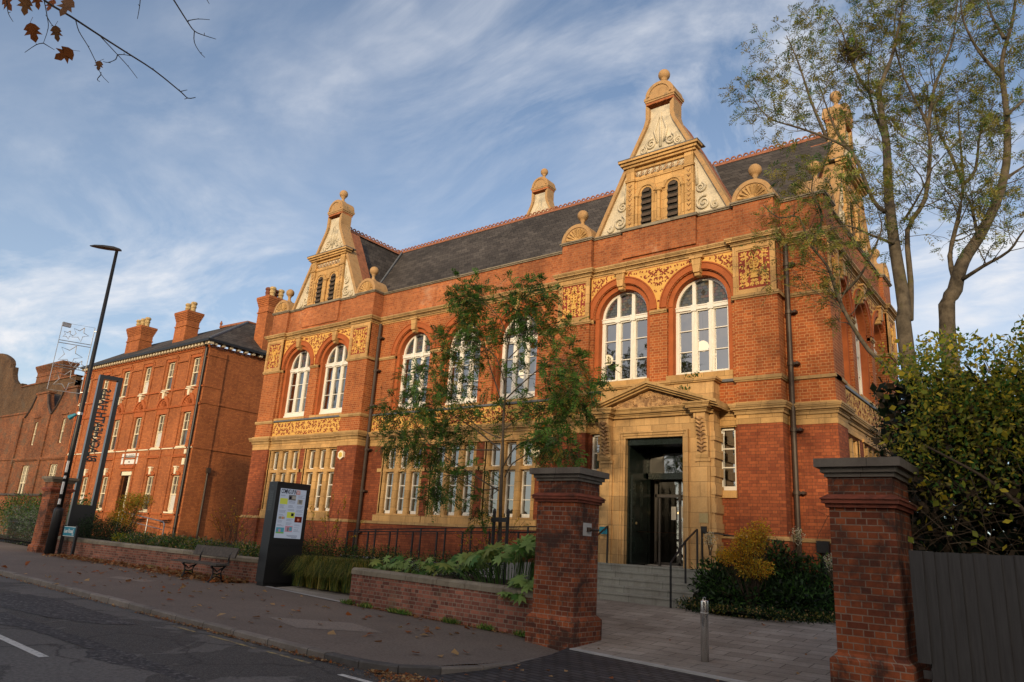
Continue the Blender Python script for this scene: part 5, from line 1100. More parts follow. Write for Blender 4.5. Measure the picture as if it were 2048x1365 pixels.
# lamp post with star light
def lamp():
    x, y, z = -30.15, 11.55, .19; r = thing('street_lamp', 'tall black street lamp with flat lantern, banded with white stickers at far left', 'street lamp', (x, y, z)); H = 12.1
    m = MB(); m.lathe([(.17, z), (.16, z+1.55), (.15, z+1.62), (.10, z+1.68)], (x, y), 16); m.build('base', 'black_metal', r, True)
    m = MB(); m.lathe([(.10, z+1.6), (.095, z+4), (.06, H)], (x, y), 14); m.build('column', 'black_metal', r, True)
    m = MB()
    for zz, hh in ((1.98, .2), (2.35, .45), (2.92, .1), (3.15, .42)): m.box(x+.02, x+.115, y-.10, y-.045, zz, zz+hh)
    m.build('sticker', 'sign_white', r)
    m = MB(); d = Vector((-.80, -.60, .0)); n = Vector((.60, -.80, 0)); c = Vector((x, y, H)); pts = []
    st_ = [(-.15, .10, .06), (.1, .16, .10), (.55, .19, .09), (.95, .15, .06), (1.2, .05, .03)]
    V = []
    for t, w, h in st_:
        cc = c+d*t*.95+Vector((0, 0, .05+t*.09))
        V += [cc-n*w, cc-n*w*.75+Vector((0, 0, h)), cc+n*w*.75+Vector((0, 0, h)), cc+n*w]
    F = []
    for i in range(len(st_)-1): b_ = i*4; F += [(b_+k, b_+(k+1) % 4, b_+4+(k+1) % 4, b_+4+k) for k in range(4)]
    F += [(0, 1, 2, 3), (16, 19, 18, 17)]; m.add(V, F); ln = m.build('lantern', 'kiosk_grey', r)
    s = thing('festive_light', 'wire frame of outlined stars hanging on the lamp column', 'festive light', (x-1.0, y-.1, 8)); m = MB(); w, h = 1.1, 2.65; bx, bz = x-.12, 6.15
    def P(u, v): return (bx-u*.34, y-.12-u*.94, bz+v)
    m.tube([P(0, 0), P(w, 0), P(w, h), P(0, h), P(0, 0)], .014, 5); 
    for v in (.9, 1.0, 1.85, 1.95): m.tube([P(0, v), P(w, v)], .014, 4)
    m.build('frame', 'galvanised', s)
    for cu, cv, rr in ((.6, .45, .42), (.62, 1.42, .42), (.25, 1.08, .2), (.45, 2.3, .3), (.85, 2.2, .18)):
        q = MB(); P5 = []
        for k in range(10):
            a = PI/2+.35+k*PI/5; rad = rr if k % 2 == 0 else rr*.45; P5.append(P(min(w-.03, max(.03, cu+rad*math.cos(a))), cv+rad*math.sin(a)))
        q.tube(P5+[P5[0]], .015, 5); q.build('star', 'galvanised', s)
    q = MB(); q.box(bx-w*.34-.05, bx-w*.34+.05, y-.12-w*.94, y-.12-w*.94+.3, bz+h-.14, bz+h+.02); q.build('control_box', 'galvanised', s)
    q = MB()
    for v in (.05, h-.15): q.tube([(x, y, bz+v), P(0, v)], .02, 5)
    q.build('bracket', 'galvanised', s)
    f = thing('banner_clip', 'small blue and white bracket tied round the lamp column', 'bracket', (x, y, 5.3)); q = MB(); q.tube([(x-.12, y-.1, 5.35), (x-.3, y-.25, 5.2)], [.05, .10], 8); q.build('clip_body', 'sign_blue', f); q = MB(); q.tube([(x, y-.02, 5.33), (x, y-.02, 5.43)], .11, 10); q.build('clip_band', 'galvanised', f)
lamp()
sg = thing('street_name_sign', 'low turquoise street name plate on two black legs by the garden wall', 'street sign', (-29.3, 11.75, .18))
for x in (-29.85, -28.75): m = MB(); m.box(x-.06, x+.06, 11.72, 11.80, .1, 1.26); m.build('leg', 'black_metal', sg)
m = MB(); m.box(-29.79, -28.81, 11.73, 11.76, .88, 1.22); m.build('border', 'sign_white', sg); m = MB(); m.box(-29.77, -28.83, 11.72, 11.76, .90, 1.20); pn = m.build('name_plate', 'sign_blue', sg)
t = MB(); v, f = text_mesh('Lee Road', .20, .003, .003); t.add([(-29.33+a, 11.716-c_, 1.08+b_-.02) for a, b_, c_ in v], f); v, f = text_mesh('SE3', .09, .003); t.add([(-28.95+a, 11.716-c_, .95+b_) for a, b_, c_ in v], f); t.build('lettering', 'sign_white', pn)
# bench
def bench():
    r = thing('park_bench', 'weathered grey plank bench with black cast iron legs in front of the garden wall', 'bench', (-18.3, 11.3, .09)); x0, x1, y0, z = -19.62, -17.50, 10.62, .09
    y0 = 11.1; x0, x1 = -20.69, -18.37
    m = MB()
    for i in range(3): m.box(x0, x1, y0+i*.14, y0+i*.14+.125, z+.43+.004*i, z+.475+.004*i)
    m.build('seat', 'bench_wood', r)
    m = MB(); m.add([(x0+.22, y0+.50, z+.64), (x1+.02, y0+.50, z+.64), (x1+.02, y0+.585, z+.90), (x0+.22, y0+.585, z+.90), (x0+.22, y0+.545, z+.63), (x1+.02, y0+.545, z+.63), (x1+.02, y0+.63, z+.89), (x0+.22, y0+.63, z+.89)], [(0, 1, 2, 3), (4, 7, 6, 5), (0, 4, 5, 1), (3, 2, 6, 7), (0, 3, 7, 4), (1, 5, 6, 2)]); m.build('backrest', 'bench_wood', r)
    for x in (x0+.66, x1-.22):
        m = MB(); f = lambda *p: [(x, y0+a, z+b_) for a, b_ in p]
        m.tube(f((-.02, 0), (.04, .06), (.09, .2), (.08, .33), (.0, .42)), [.03, .026, .022, .024, .03], 6); m.tube(f((.44, 0), (.38, .06), (.32, .2), (.34, .33), (.42, .42)), [.03, .026, .022, .024, .03], 6)
        m.tube(f((.0, .42), (.2, .415), (.44, .42)), .024, 6); m.tube(f((.06, .10), (.2, .16), (.36, .10)), .018, 6); m.tube(f((.09, .24), (.2, .2), (.32, .24)), .016, 6); m.tube(f((.09, .36), (.2, .27), (.33, .36)), .016, 6)
        m.tube(f((.42, .42), (.50, .5), (.49, .62), (.52, .70), (.60, .86)), [.03, .028, .025, .022, .018], 6); m.build('leg', 'black_metal', r)
bench()
# kiosk
def kiosk():
    r = thing('display_kiosk', 'tall black digital display kiosk showing coming up in 2026 programme', 'display kiosk', (-17.415, 11.949, .085)); r.rotation_euler.z = 1.444; ORG[r.name] = Vector((0, 0, 0)); w, dp, H = 1.01, .43, 2.72
    m = MB(); m.box(.03, w-.03, .03, dp-.03, -.1, .09); m.build('base', 'black_metal', r)
    m = MB(); m.box(0, w, .0, dp, .09, H); m.build('cabinet', 'kiosk_grey', r)
    m = MB(); m.box(.0, w, -.012, -.001, .09, 1.05); m.build('lower_panel', 'kiosk_black', r)
    m = MB(); m.box(0, w, -.02, -.001, 1.06, H); m.build('bezel', 'kiosk_black', r)
    X0, X1, Z0, Z1 = .12, .90, 1.24, 2.55; m = MB(); m.box(X0, X1, -.026, -.021, Z0, Z1); s = m.build('screen', 'screen_white', r); W_, H_ = X1-X0, Z1-Z0
    def rect(mat, u0, u1, v0, v1, k=1): m = MB(); m.box(X0+W_*u0, X0+W_*u1, -.026-.002*k, -.0262, Z0+H_*v0, Z0+H_*v1); return m.build('screen_picture', mat, s)
    def tx(mat, st_, u, v, size): m = MB(); vv, ff = text_mesh(st_, size, .001, .003, 'LEFT', .9); m.add([(X0+W_*u+a*.44, -.029-c_, Z0+H_*v+b_) for a, b_, c_ in vv], ff); m.build('headline', mat, s)
    tx('screen_black', 'COMING UP IN', .03, .938, .165); tx('screen_red', '2026', .60, .938, .165)
    rect('screen_photo', .34, .62, .77, .88); rect('screen_sand', .48, .62, .80, .86, 2); rect('screen_black', .36, .45, .79, .85, 2); rect('screen_yellow', .03, .32, .68, .80); rect('screen_sand', .70, .90, .70, .80); rect('screen_photo', .76, .86, .72, .79, 2)
    rect('screen_yellow', .36, .66, .41, .53); rect('screen_black', .52, .62, .45, .51, 2); rect('screen_wine', .68, .96, .33, .45); rect('screen_red', .78, .86, .36, .41, 2); rect('screen_sand', .06, .30, .38, .43); rect('screen_photo', .10, .14, .38, .43, 2); rect('screen_red', .2, .24, .38, .43, 2)
    rect('screen_teal', .03, .33, .09, .21); rect('screen_green', .03, .33, .09, .12, 2); rect('screen_pink', .12, .2, .12, .18, 2); rect('screen_pink', .36, .64, .13, .25); rect('screen_teal', .52, .62, .15, .23, 2); rect('screen_photo', .44, .5, .14, .22, 2)
    m = MB(); rs = random.Random(4)
    for c_, zs in enumerate(([.86, .845, .66, .64, .62, .60, .55, .53, .51, .47, .45, .35, .33, .31, .26, .24], [.745, .73, .71, .66, .64, .62, .58, .56, .385, .37, .35, .31, .29, .27], [.87, .85, .83, .66, .64, .62, .58, .56, .54, .50, .48, .28, .26, .22, .18, .16, .14])):
        for v in zs: a = .04+.33*c_; m.box(X0+W_*a, X0+W_*(a+rs.uniform(.14, .27)), -.028, -.0262, Z0+H_*v, Z0+H_*(v+.006))
    for v in (.06, .045, .03): m.box(X0+W_*(.45+rs.random()*.1), X0+W_*.86, -.028, -.0262, Z0+H_*v, Z0+H_*(v+.007))
    m.box(X0+W_*.64, X0+W_*.84, -.028, -.0262, Z0+H_*.012, Z0+H_*.022); m.box(X0+W_*.5, X0+W_*.97, -.028, -.0262, Z0+H_*.895, Z0+H_*.898); m.build('small_print', 'screen_ink', s)
    m = MB()
    for i in range(12): m.box(-.004, -.0005, .1, dp-.1, 1.95+i*.045, 1.975+i*.045)
    m.box(-.006, -.0005, .16, .24, 2.6, 2.62); m.build('vent', 'kiosk_black', r)
kiosk()
# tall sign frame with cut letters, read from the far side
def totem():
    r = thing('name_totem', 'tall black steel frame with cut-out letters standing before the music school', 'sign', (-31.63, 12.55, .3)); r.rotation_euler.z = 1.35; ORG[r.name] = Vector((0, 0, 0))
    w, dp, z0, z1 = .86, .36, .0, 7.0; m = MB(); m.box(0, .16, 0, dp, z0, z1); m.box(w-.16, w, 0, dp, z0, z1); m.box(.16, w-.16, 0, dp, z1-.16, z1); m.box(.16, w-.16, 0, dp, z0, 1.75); m.build('frame', 'kiosk_black', r)
    v, f = text_mesh('BLACKHEATH HALLS', .80, .03, .018, 'LEFT', .95); L = max(a[0] for a in v); k = 3.0/L; m = MB()
    # the word climbs the left post and faces away from the street side
    m.add([(.15+(b_+.29)*.60, .06+c_, 3.45+a*k) for a, b_, c_ in v], f); m.build('lettering', 'kiosk_black', r)
totem()
# conservatoire ramp rail
t = thing('handrail', 'galvanised tubular ramp handrail in front of the music school', 'handrail', (-38, 17.5, .6)); m = MB(); P = [(-38.4, 17.5, 2.02), (-36.0, 17.5, 1.80), (-33.9, 17.5, 1.62), (-33.75, 17.5, 1.5), (-33.75, 17.5, .7)]; m.tube(P, .028, 6); m.tube([(x, y, z-.35) for x, y, z in P[:3]], .02, 6); m.build('rail', 'galvanised', t)
for x, z in ((-38.4, 2.0), (-37.0, 1.9), (-35.4, 1.75)): m = MB(); m.tube([(x, 17.5, .7), (x, 17.5, z)], .022, 6); m.build('post', 'galvanised', t)
m = MB(); m.box(-38.6, -35.6, 17.55, 17.8, .4, 1.05); t2 = tag(m.build('low_wall', 'north_brick'), 'small brick ramp wall behind the galvanised handrail', 'wall')
# iron railings left of far pier
t = thing('iron_railing', 'low black spiked railing behind silver shrubs at far left', 'railing', (-38, 13.6, .3)); m = MB()
for i in range(60): x = -31.8-i*.15; m.box(x-.01, x+.01, 13.55, 13.57, .3, 1.35+.01*(i % 2))
m.box(-40.8, -31.6, 13.54, 13.58, 1.2, 1.24); m.build('bars', 'black_metal', t)
m = MB(); m.box(-70, -43.4, 15.6, 15.9, .2, 2.55); w_ = thing('garden_wall', 'tall old brick boundary wall with slate coping beyond the far pier', 'wall', (-50, 15.7, .3)); m.build('brickwork', 'old_brick', w_); m = MB(); m.box(-70, -43.3, 15.5, 16.0, 2.55, 2.66); m.build('coping', 'pipe_brown', w_)
# ---------------------------------------------------------------- vegetation
def unit(v): return v/np.maximum(1e-9, np.linalg.norm(v, axis=-1, keepdims=True))
def kites(P, D, L, Wd, rg, nrm=None):
    """leaf shaped quads from base P along D"""
    P, D = np.asarray(P, float), unit(np.asarray(D, float)); n = len(P)
    rnd = rg.normal(size=(n, 3)) if nrm is None else nrm
    Sd = unit(np.cross(D, rnd)); L = np.broadcast_to(L, (n,))[:, None]; Wd = np.broadcast_to(Wd, (n,))[:, None]
    return np.stack([P, P+D*L*.45+Sd*Wd*.5, P+D*L, P+D*L*.45-Sd*Wd*.5], 1)
def interp(pts, t):
    pts = np.asarray(pts, float); s = np.r_[0, np.cumsum(np.linalg.norm(np.diff(pts, axis=0), axis=1))]; q = t*s[-1]
    i = int(min(len(s)-2, np.searchsorted(s, q, 'right')-1)); f = (q-s[i])/max(1e-9, s[i+1]-s[i]); return pts[i]*(1-f)+pts[i+1]*f, unit(pts[i+1]-pts[i])
def plen(pts): return float(np.linalg.norm(np.diff(np.asarray(pts, float), axis=0), axis=1).sum())
def smooth_pts(pts, k=3):
    pts = np.asarray(pts, float)
    out = []
    n = len(pts)
    for i in range(n-1):
        p0, p1, p2, p3 = pts[max(i-1, 0)], pts[i], pts[i+1], pts[min(i+2, n-1)]
        for j in range(k):
            t = j/k; out.append(.5*((2*p1)+(-p0+p2)*t+(2*p0-5*p1+4*p2-p3)*t*t+(-p0+3*p1-3*p2+p3)*t**3))
    out.append(pts[-1]); return np.array(out)
def twig(p, d, L, rg, droop=.0, wob=.25, n=5):
    q = [np.array(p, float)]; d = unit(np.array(d, float))
    for i in range(n): d = unit(d+rg.normal(size=3)*wob*.4+np.array([0, 0, -droop/n])); q.append(q[-1]+d*L/n)
    return np.array(q)
def pinnate(P, D, rg, L, pairs, ll, lw, droop):
    """compound leaves: bases P, directions D -> kites"""
    out = []; n = len(P); D = unit(D); up = np.array([0, 0, 1.]); side = unit(np.cross(D, up+rg.normal(size=(n, 3))*.35))
    for k in range(pairs):
        t = (k+.8)/pairs; ax = unit(D+np.array([0, 0, -droop])*t); base = P+D*(L*t)[:, None]*.9+np.array([0, 0, -1.])*(L*t*t)[:, None]*droop*.5
        for s in (-1, 1):
            dd = unit(side*s+ax*.55+np.array([0, 0, -.25*droop])+rg.normal(size=(n, 3))*.15); out.append(kites(base, dd, ll*(1-.25*abs(t-.45)), lw, rg, nrm=unit(np.cross(side, D)+rg.normal(size=(n, 3))*.3)))
    t = 1.; base = P+D*L[:, None]*.9+np.array([0, 0, -1.])*L[:, None]*droop*.5; out.append(kites(base, unit(D+np.array([0, 0, -droop])), ll, lw, rg, nrm=unit(np.cross(side, D)+rg.normal(size=(n, 3))*.3)))
    return np.concatenate(out)
def tree(name, label, cat, trunk, limbs, r0, rl, bark, mats, weights, nsub, sublen, droop, leafL, pairs, ll, lw, per, seed, rise=.3, group=None, tw=2, leafstart=.25, taper=.18, minr=.004):
    rg = np.random.default_rng(seed); r = thing(name, label, cat, tuple(trunk[0]), group); tr = smooth_pts(trunk); m = MB()
    n = len(tr); m.tube(tr, [r0*(taper+(1-taper)*(1-i/(n-1))**1.25) for i in range(n)], 10); subs = []
    sk = [(tr, r0*.3)]
    for l in limbs:
        L = smooth_pts(l); k = len(L); rr = rl*(plen(l)/2.)**.4; m.tube(L, [rr*(1-.82*i/(k-1)) for i in range(k)], 7); sk.append((L, rr))
    m.build('trunk', bark, r, True); m2 = MB(); LP, LD = [], []
    for li, (L, rr) in enumerate(sk):
        cnt = int(nsub*plen(L)*(1 if li else .5))
        for _ in range(cnt):
            t = leafstart+(1-leafstart)*rg.random()**.8 if li else .55+.45*rg.random(); p, d = interp(L, t); o = unit(np.cross(d, rg.normal(size=3))); dd = unit(d*.55+o+np.array([0, 0, rise])); ln = sublen*(.5+rg.random()*.8)*(1.15-.5*t); q = twig(p, dd, ln, rg, droop, .5)
            rb = max(minr, rr*.34*(1.2-t)); m2.tube(q, [rb, rb*.8, rb*.6, rb*.5, rb*.4, rb*.3], 3, cap=False); subs.append((q, 1))
            for _ in range(tw):
                p2, d2 = interp(q, .25+.75*rg.random()); o2 = unit(np.cross(d2, rg.normal(size=3))); q2 = twig(p2, unit(d2*.7+o2*.8+np.array([0, 0, rise])), ln*.5, rg, droop, .5, 4); m2.tube(q2, [minr*.8]*5, 3, cap=False); subs.append((q2, .8))
    m2.build('branches', bark, r); 
    for q, wgt in subs:
        for _ in range(int(per*wgt+rg.random())):
            p, d = interp(q, .3+.7*rg.random()); LP.append(p); LD.append(unit(d*.6+unit(np.cross(d, rg.normal(size=3)))*.9))
    LP, LD = np.array(LP), np.array(LD); V = pinnate(LP, LD, rg, leafL*(.7+.6*rg.random(len(LP))), pairs, ll, lw, droop+.25); k = len(V)//len(LP)
    per_leaf = rg.choice(len(mats), len(LP), p=weights); mi = np.tile(per_leaf, k); quads('crown', V, mats, mi, r); return r
YOUNG={"trunk": [[-10.86, 13.6, 1.39], [-10.92, 13.6, 2.57], [-10.94, 13.6, 3.5], [-10.99, 13.6, 4.45], [-10.98, 13.6, 5.14], [-11.0, 13.6, 5.79], [-10.98, 13.6, 6.3], [-10.89, 13.6, 6.8], [-10.76, 13.6, 7.2], [-10.69, 13.6, 7.5]], "limbs": [[[-11.0, 13.6, 2.73], [-11.27, 13.47, 2.88], [-11.62, 13.35, 3.08], [-11.97, 13.22, 3.28], [-12.34, 13.1, 3.49], [-12.8, 12.97, 3.8], [-13.15, 12.85, 4.25], [-13.43, 12.72, 4.65], [-13.85, 12.6, 4.96]], [[-11.05, 13.6, 3.69], [-11.49, 13.7, 3.96], [-12.12, 13.8, 4.3], [-12.86, 13.9, 4.67], [-13.42, 14.0, 4.98], [-14.14, 14.1, 5.28], [-14.9, 14.2, 6.1]], [[-11.04, 13.6, 3.97], [-11.38, 13.47, 4.11], [-11.88, 13.35, 4.46], [-12.38, 13.22, 5.18], [-12.42, 13.1, 5.93]], [[-11.03, 13.6, 4.75], [-11.32, 13.66, 5.28], [-11.68, 13.72, 5.94], [-12.08, 13.78, 6.86], [-12.7, 13.84, 7.69], [-13.08, 13.9, 8.05]], [[-10.99, 13.6, 5.24], [-11.16, 13.4, 5.91], [-11.54, 13.2, 6.26], [-12.18, 13.0, 6.45], [-12.41, 12.8, 6.48]], [[-10.95, 13.6, 5.94], [-10.64, 13.72, 6.29], [-10.27, 13.85, 6.68], [-9.89, 13.97, 6.82], [-9.55, 14.1, 6.6]], [[-10.93, 13.6, 4.94], [-10.49, 13.48, 5.17], [-9.95, 13.36, 5.43], [-9.32, 13.24, 5.67], [-8.64, 13.12, 5.43], [-8.23, 13.0, 4.79]], [[-10.84, 13.6, 3.03], [-10.68, 13.66, 3.36], [-10.27, 13.72, 3.63], [-10.01, 13.78, 4.24], [-9.57, 13.84, 4.79], [-8.9, 13.9, 4.89]], [[-10.95, 13.6, 3.22], [-10.39, 13.4, 3.73], [-9.63, 13.2, 3.86], [-9.06, 13.0, 3.8], [-8.65, 12.8, 3.5]], [[-10.89, 13.6, 6.8], [-10.7, 13.7, 7.38], [-10.43, 13.8, 7.84]], [[-10.91, 13.6, 6.65], [-10.3, 13.45, 7.09], [-9.73, 13.3, 7.25]], [[-10.98, 13.6, 6.3], [-11.21, 13.5, 6.98], [-11.83, 13.4, 7.52], [-12.3, 13.3, 7.68]], [[-11.05, 13.6, 3.69], [-11.92, 13.48, 3.7], [-13.15, 13.35, 3.77], [-13.93, 13.22, 4.04], [-14.47, 13.1, 4.04]], [[-11.0, 13.6, 2.8], [-11.36, 13.38, 2.73], [-11.94, 13.15, 2.99], [-12.25, 12.93, 2.97], [-12.22, 12.7, 2.39]], [[-11.0, 13.6, 2.75], [-11.08, 13.35, 2.55], [-11.22, 13.1, 2.43]], [[-10.98, 13.6, 4.16], [-10.7, 13.9, 4.49], [-10.1, 14.2, 4.7], [-9.73, 14.5, 4.83]]]}
ASH_A={"trunk": [[-2.02, 12.6, 4.31], [-2.02, 12.63, 4.88], [-2.0, 12.66, 5.6], [-2.07, 12.69, 6.76], [-2.09, 12.72, 7.73], [-2.06, 12.75, 8.68], [-2.11, 12.78, 9.54], [-2.07, 12.81, 9.92], [-1.87, 12.84, 10.4], [-1.7, 12.87, 11.06], [-1.57, 12.9, 11.69]], "limbs": [[[-1.94, 12.7, 5.38], [-1.89, 12.76, 6.06], [-1.87, 12.81, 6.99], [-1.58, 12.87, 7.51], [-1.45, 12.92, 8.27], [-1.43, 12.98, 8.89], [-1.57, 13.03, 9.49], [-1.73, 13.09, 10.11], [-1.84, 13.14, 11.03], [-1.69, 13.2, 12.03]], [[-1.43, 13.0, 8.91], [-1.29, 13.2, 9.79], [-0.95, 13.4, 10.75], [-0.79, 13.6, 11.88]], [[-2.21, 12.5, 4.51], [-2.53, 12.39, 4.88], [-2.78, 12.28, 5.43], [-2.89, 12.16, 5.81], [-2.99, 12.05, 6.3], [-3.23, 11.94, 6.72], [-3.34, 11.82, 7.18], [-3.65, 11.71, 7.21], [-3.87, 11.6, 7.46]], [[-2.84, 12.3, 5.85], [-2.47, 12.13, 6.13], [-2.12, 11.97, 6.71], [-2.11, 11.8, 6.91]], [[-2.09, 12.7, 9.59], [-2.36, 12.8, 10.02], [-2.56, 12.9, 10.72], [-2.72, 13.0, 11.61], [-2.91, 13.1, 12.01]], [[-2.15, 12.7, 7.35], [-2.31, 12.55, 7.56], [-2.54, 12.4, 8.45], [-2.91, 12.25, 8.8], [-3.34, 12.1, 9.07], [-3.83, 11.95, 9.37], [-4.05, 11.8, 9.8]], [[-2.95, 12.4, 8.89], [-3.14, 12.27, 9.62], [-3.29, 12.13, 10.42], [-3.45, 12.0, 11.03]], [[-2.58, 12.6, 8.56], [-2.85, 12.77, 9.15], [-3.04, 12.93, 9.85], [-3.23, 13.1, 10.71]], [[-2.06, 12.6, 6.72], [-2.29, 12.2, 6.75], [-2.58, 11.8, 6.84], [-2.84, 11.4, 6.65]], [[-3.18, 11.9, 6.65], [-2.96, 11.8, 7.08], [-3.08, 11.7, 7.58], [-2.94, 11.6, 7.98]], [[-1.92, 12.9, 7.23], [-1.6, 12.5, 7.45], [-1.3, 12.1, 7.73]], [[-2.07, 12.8, 8.71], [-2.27, 13.03, 9.63], [-2.35, 13.27, 10.47], [-2.24, 13.5, 11.44]]]}
ASH_B={"trunk": [[-1.65, 13.4, 4.66], [-1.53, 13.43, 5.18], [-1.35, 13.46, 6.05], [-1.19, 13.49, 6.54], [-0.94, 13.52, 6.92], [-0.63, 13.55, 7.51], [-0.42, 13.58, 8.19], [-0.32, 13.61, 9.11], [-0.29, 13.64, 10.14], [-0.07, 13.67, 10.87], [0.07, 13.7, 11.53]], "limbs": [[[-1.32, 13.4, 6.08], [-1.38, 13.56, 6.7], [-1.21, 13.72, 7.44], [-1.09, 13.88, 8.13], [-1.07, 14.04, 9.02], [-1.05, 14.2, 9.86]], [[-1.22, 13.4, 6.19], [-0.9, 13.25, 6.31], [-0.53, 13.1, 6.44], [-0.3, 12.95, 6.68], [0.03, 12.8, 6.89]], [[-0.63, 13.5, 7.49], [-0.45, 13.73, 7.98], [-0.19, 13.97, 8.26], [0.16, 14.2, 8.56]], [[-1.09, 13.9, 8.14], [-0.89, 14.07, 8.46], [-0.74, 14.23, 9.33], [-0.47, 14.4, 9.87]], [[-0.32, 13.5, 9.81], [-0.58, 13.27, 10.29], [-0.73, 13.03, 10.84], [-0.71, 12.8, 11.25]], [[-0.32, 13.4, 8.99], [-0.09, 13.65, 9.3], [0.19, 13.9, 9.69]], [[-1.09, 13.9, 8.14], [-1.22, 13.77, 8.72], [-1.36, 13.63, 9.22], [-1.33, 13.5, 9.77]], [[-0.93, 13.4, 6.87], [-1.0, 13.7, 7.63], [-1.08, 14.0, 7.98]], [[-0.2, 13.6, 10.61], [-0.34, 13.8, 11.3], [-0.38, 14.0, 11.97]]]}
TWIGS=[[[-6.376, 1.364, 5.675], [-6.311, 1.455, 5.567], [-6.162, 1.614, 5.458], [-5.994, 1.796, 5.324], [-5.832, 1.971, 5.198], [-5.671, 2.145, 5.072], [-5.52, 2.323, 4.916], [-5.477, 2.375, 4.867], [-5.426, 2.412, 4.877]], [[-6.317, 1.447, 5.576], [-6.313, 1.5, 5.438], [-6.318, 1.527, 5.351], [-6.364, 1.534, 5.231]], [[-6.364, 1.534, 5.231], [-6.412, 1.501, 5.215], [-6.495, 1.459, 5.148]], [[-6.364, 1.534, 5.231], [-6.299, 1.603, 5.184]], [[-6.313, 1.5, 5.438], [-6.286, 1.544, 5.375], [-6.238, 1.589, 5.357]], [[-6.13, 1.65, 5.426], [-6.12, 1.69, 5.34], [-6.077, 1.764, 5.231], [-6.042, 1.834, 5.113], [-6.019, 1.889, 5.012], [-5.977, 1.945, 4.95]], [[-6.019, 1.889, 5.012], [-6.049, 1.88, 4.97], [-6.033, 1.898, 4.954]], [[-5.988, 1.804, 5.316], [-5.892, 1.931, 5.176], [-5.832, 2.011, 5.086], [-5.787, 2.08, 4.999]], [[-5.892, 1.931, 5.176], [-5.911, 1.93, 5.136], [-5.961, 1.9, 5.111], [-5.992, 1.873, 5.115]], [[-5.892, 1.931, 5.176], [-5.849, 1.964, 5.18], [-5.793, 2.012, 5.171]], [[-5.52, 2.323, 4.916], [-5.472, 2.355, 4.932]], [[-5.516, 2.028, 5.74], [-5.472, 2.099, 5.64], [-5.407, 2.209, 5.481], [-5.367, 2.269, 5.402], [-5.307, 2.328, 5.372], [-5.235, 2.394, 5.349]], [[-5.367, 2.269, 5.402], [-5.379, 2.291, 5.314], [-5.352, 2.341, 5.235], [-5.325, 2.377, 5.198]], [[-5.399, 2.215, 5.481], [-5.333, 2.261, 5.499], [-5.255, 2.323, 5.499]], [[-5.68, 1.92, 5.676], [-5.7, 1.942, 5.57], [-5.727, 1.957, 5.469]], [[-5.272, 2.235, 5.706], [-5.243, 2.288, 5.624]], [[-6.561, 1.259, 5.557], [-6.563, 1.294, 5.453], [-6.54, 1.337, 5.386]]]
MLEAF=[[-6.422, 1.46, 5.309, 150], [-6.269, 1.581, 5.312, 125], [-6.347, 1.688, 5.211, 160], [-6.025, 1.86, 5.08, 80], [-6.775, 1.313, 5.667, 150], [-6.553, 1.389, 5.582, 150], [-6.467, 1.439, 5.632, 140], [-6.079, 1.547, 5.458, 170], [-6.384, 1.516, 5.603, 120]]

tree('young_tree', 'young rowan-like tree with drooping dark green compound leaves tied between two black stakes', 'tree', [[YOUNG['trunk'][0][0], 13.6, .6]]+YOUNG['trunk'], YOUNG['limbs'], .052, .016, 'young_bark', ['leaf_dark', 'leaf_green', 'leaf_olive', 'leaf_amber'], [.30, .58, .11, .01], 10.5, .72, .30, .26, 7, .083, .028, 2.6, 3, .10, None, 3, .26, .15, .0032)
tree('ash_tree', 'tall sparse ash with forked mossy trunk, one limb leaning over the hall corner', 'tree', [[-1.75, 12.6, 0]]+ASH_A['trunk'][1:], ASH_A['limbs'], .13, .031, 'bark', ['leaf_olive', 'leaf_green', 'leaf_dark', 'leaf_light'], [.52, .14, .06, .28], 6.2, 1.2, .1, .17, 5, .068, .018, 4.4, 11, .5, None, 3, .22, .12)
tree('ash_tree', 'tall ash tree at the right edge with pale upper limbs and thin olive leaves', 'tree', [[-1.4, 13.4, 0]]+ASH_B['trunk'][1:], ASH_B['limbs'], .145, .038, 'bark', ['leaf_olive', 'leaf_green', 'leaf_dark', 'leaf_light'], [.50, .14, .06, .30], 6.4, 1.3, .1, .17, 5, .068, .018, 4.8, 12, .5, None, 3, .2, .15)
rgn = np.random.default_rng(5); P = np.array([-2.56, 12.9, 10.83])+rgn.normal(size=(420, 3))*np.array([.10, .10, .11]); o = quads('bird_nest', kites(P, rgn.normal(size=(420, 3)), .16, .02, rgn), ['twig', 'leaf_olive'], rgn.choice(2, 420, p=[.8, .2])); tag(o, 'dark ragged clump of twigs high in the ash tree', 'bird nest')
stk = thing('tree_stake', 'two black stakes with a crossbar holding the young tree', 'tree stake', (-10.7, 13.4, .6))
for x in (-10.93, -10.53): m = MB(); m.lathe([(.04, .5), (.04, 2.25), (.02, 2.3)], (x, 13.42), 8); m.build('stake', 'black_metal', stk)
m = MB(); m.box(-10.97, -10.49, 13.36, 13.40, 2.0, 2.10); m.build('crossbar', 'black_metal', stk)
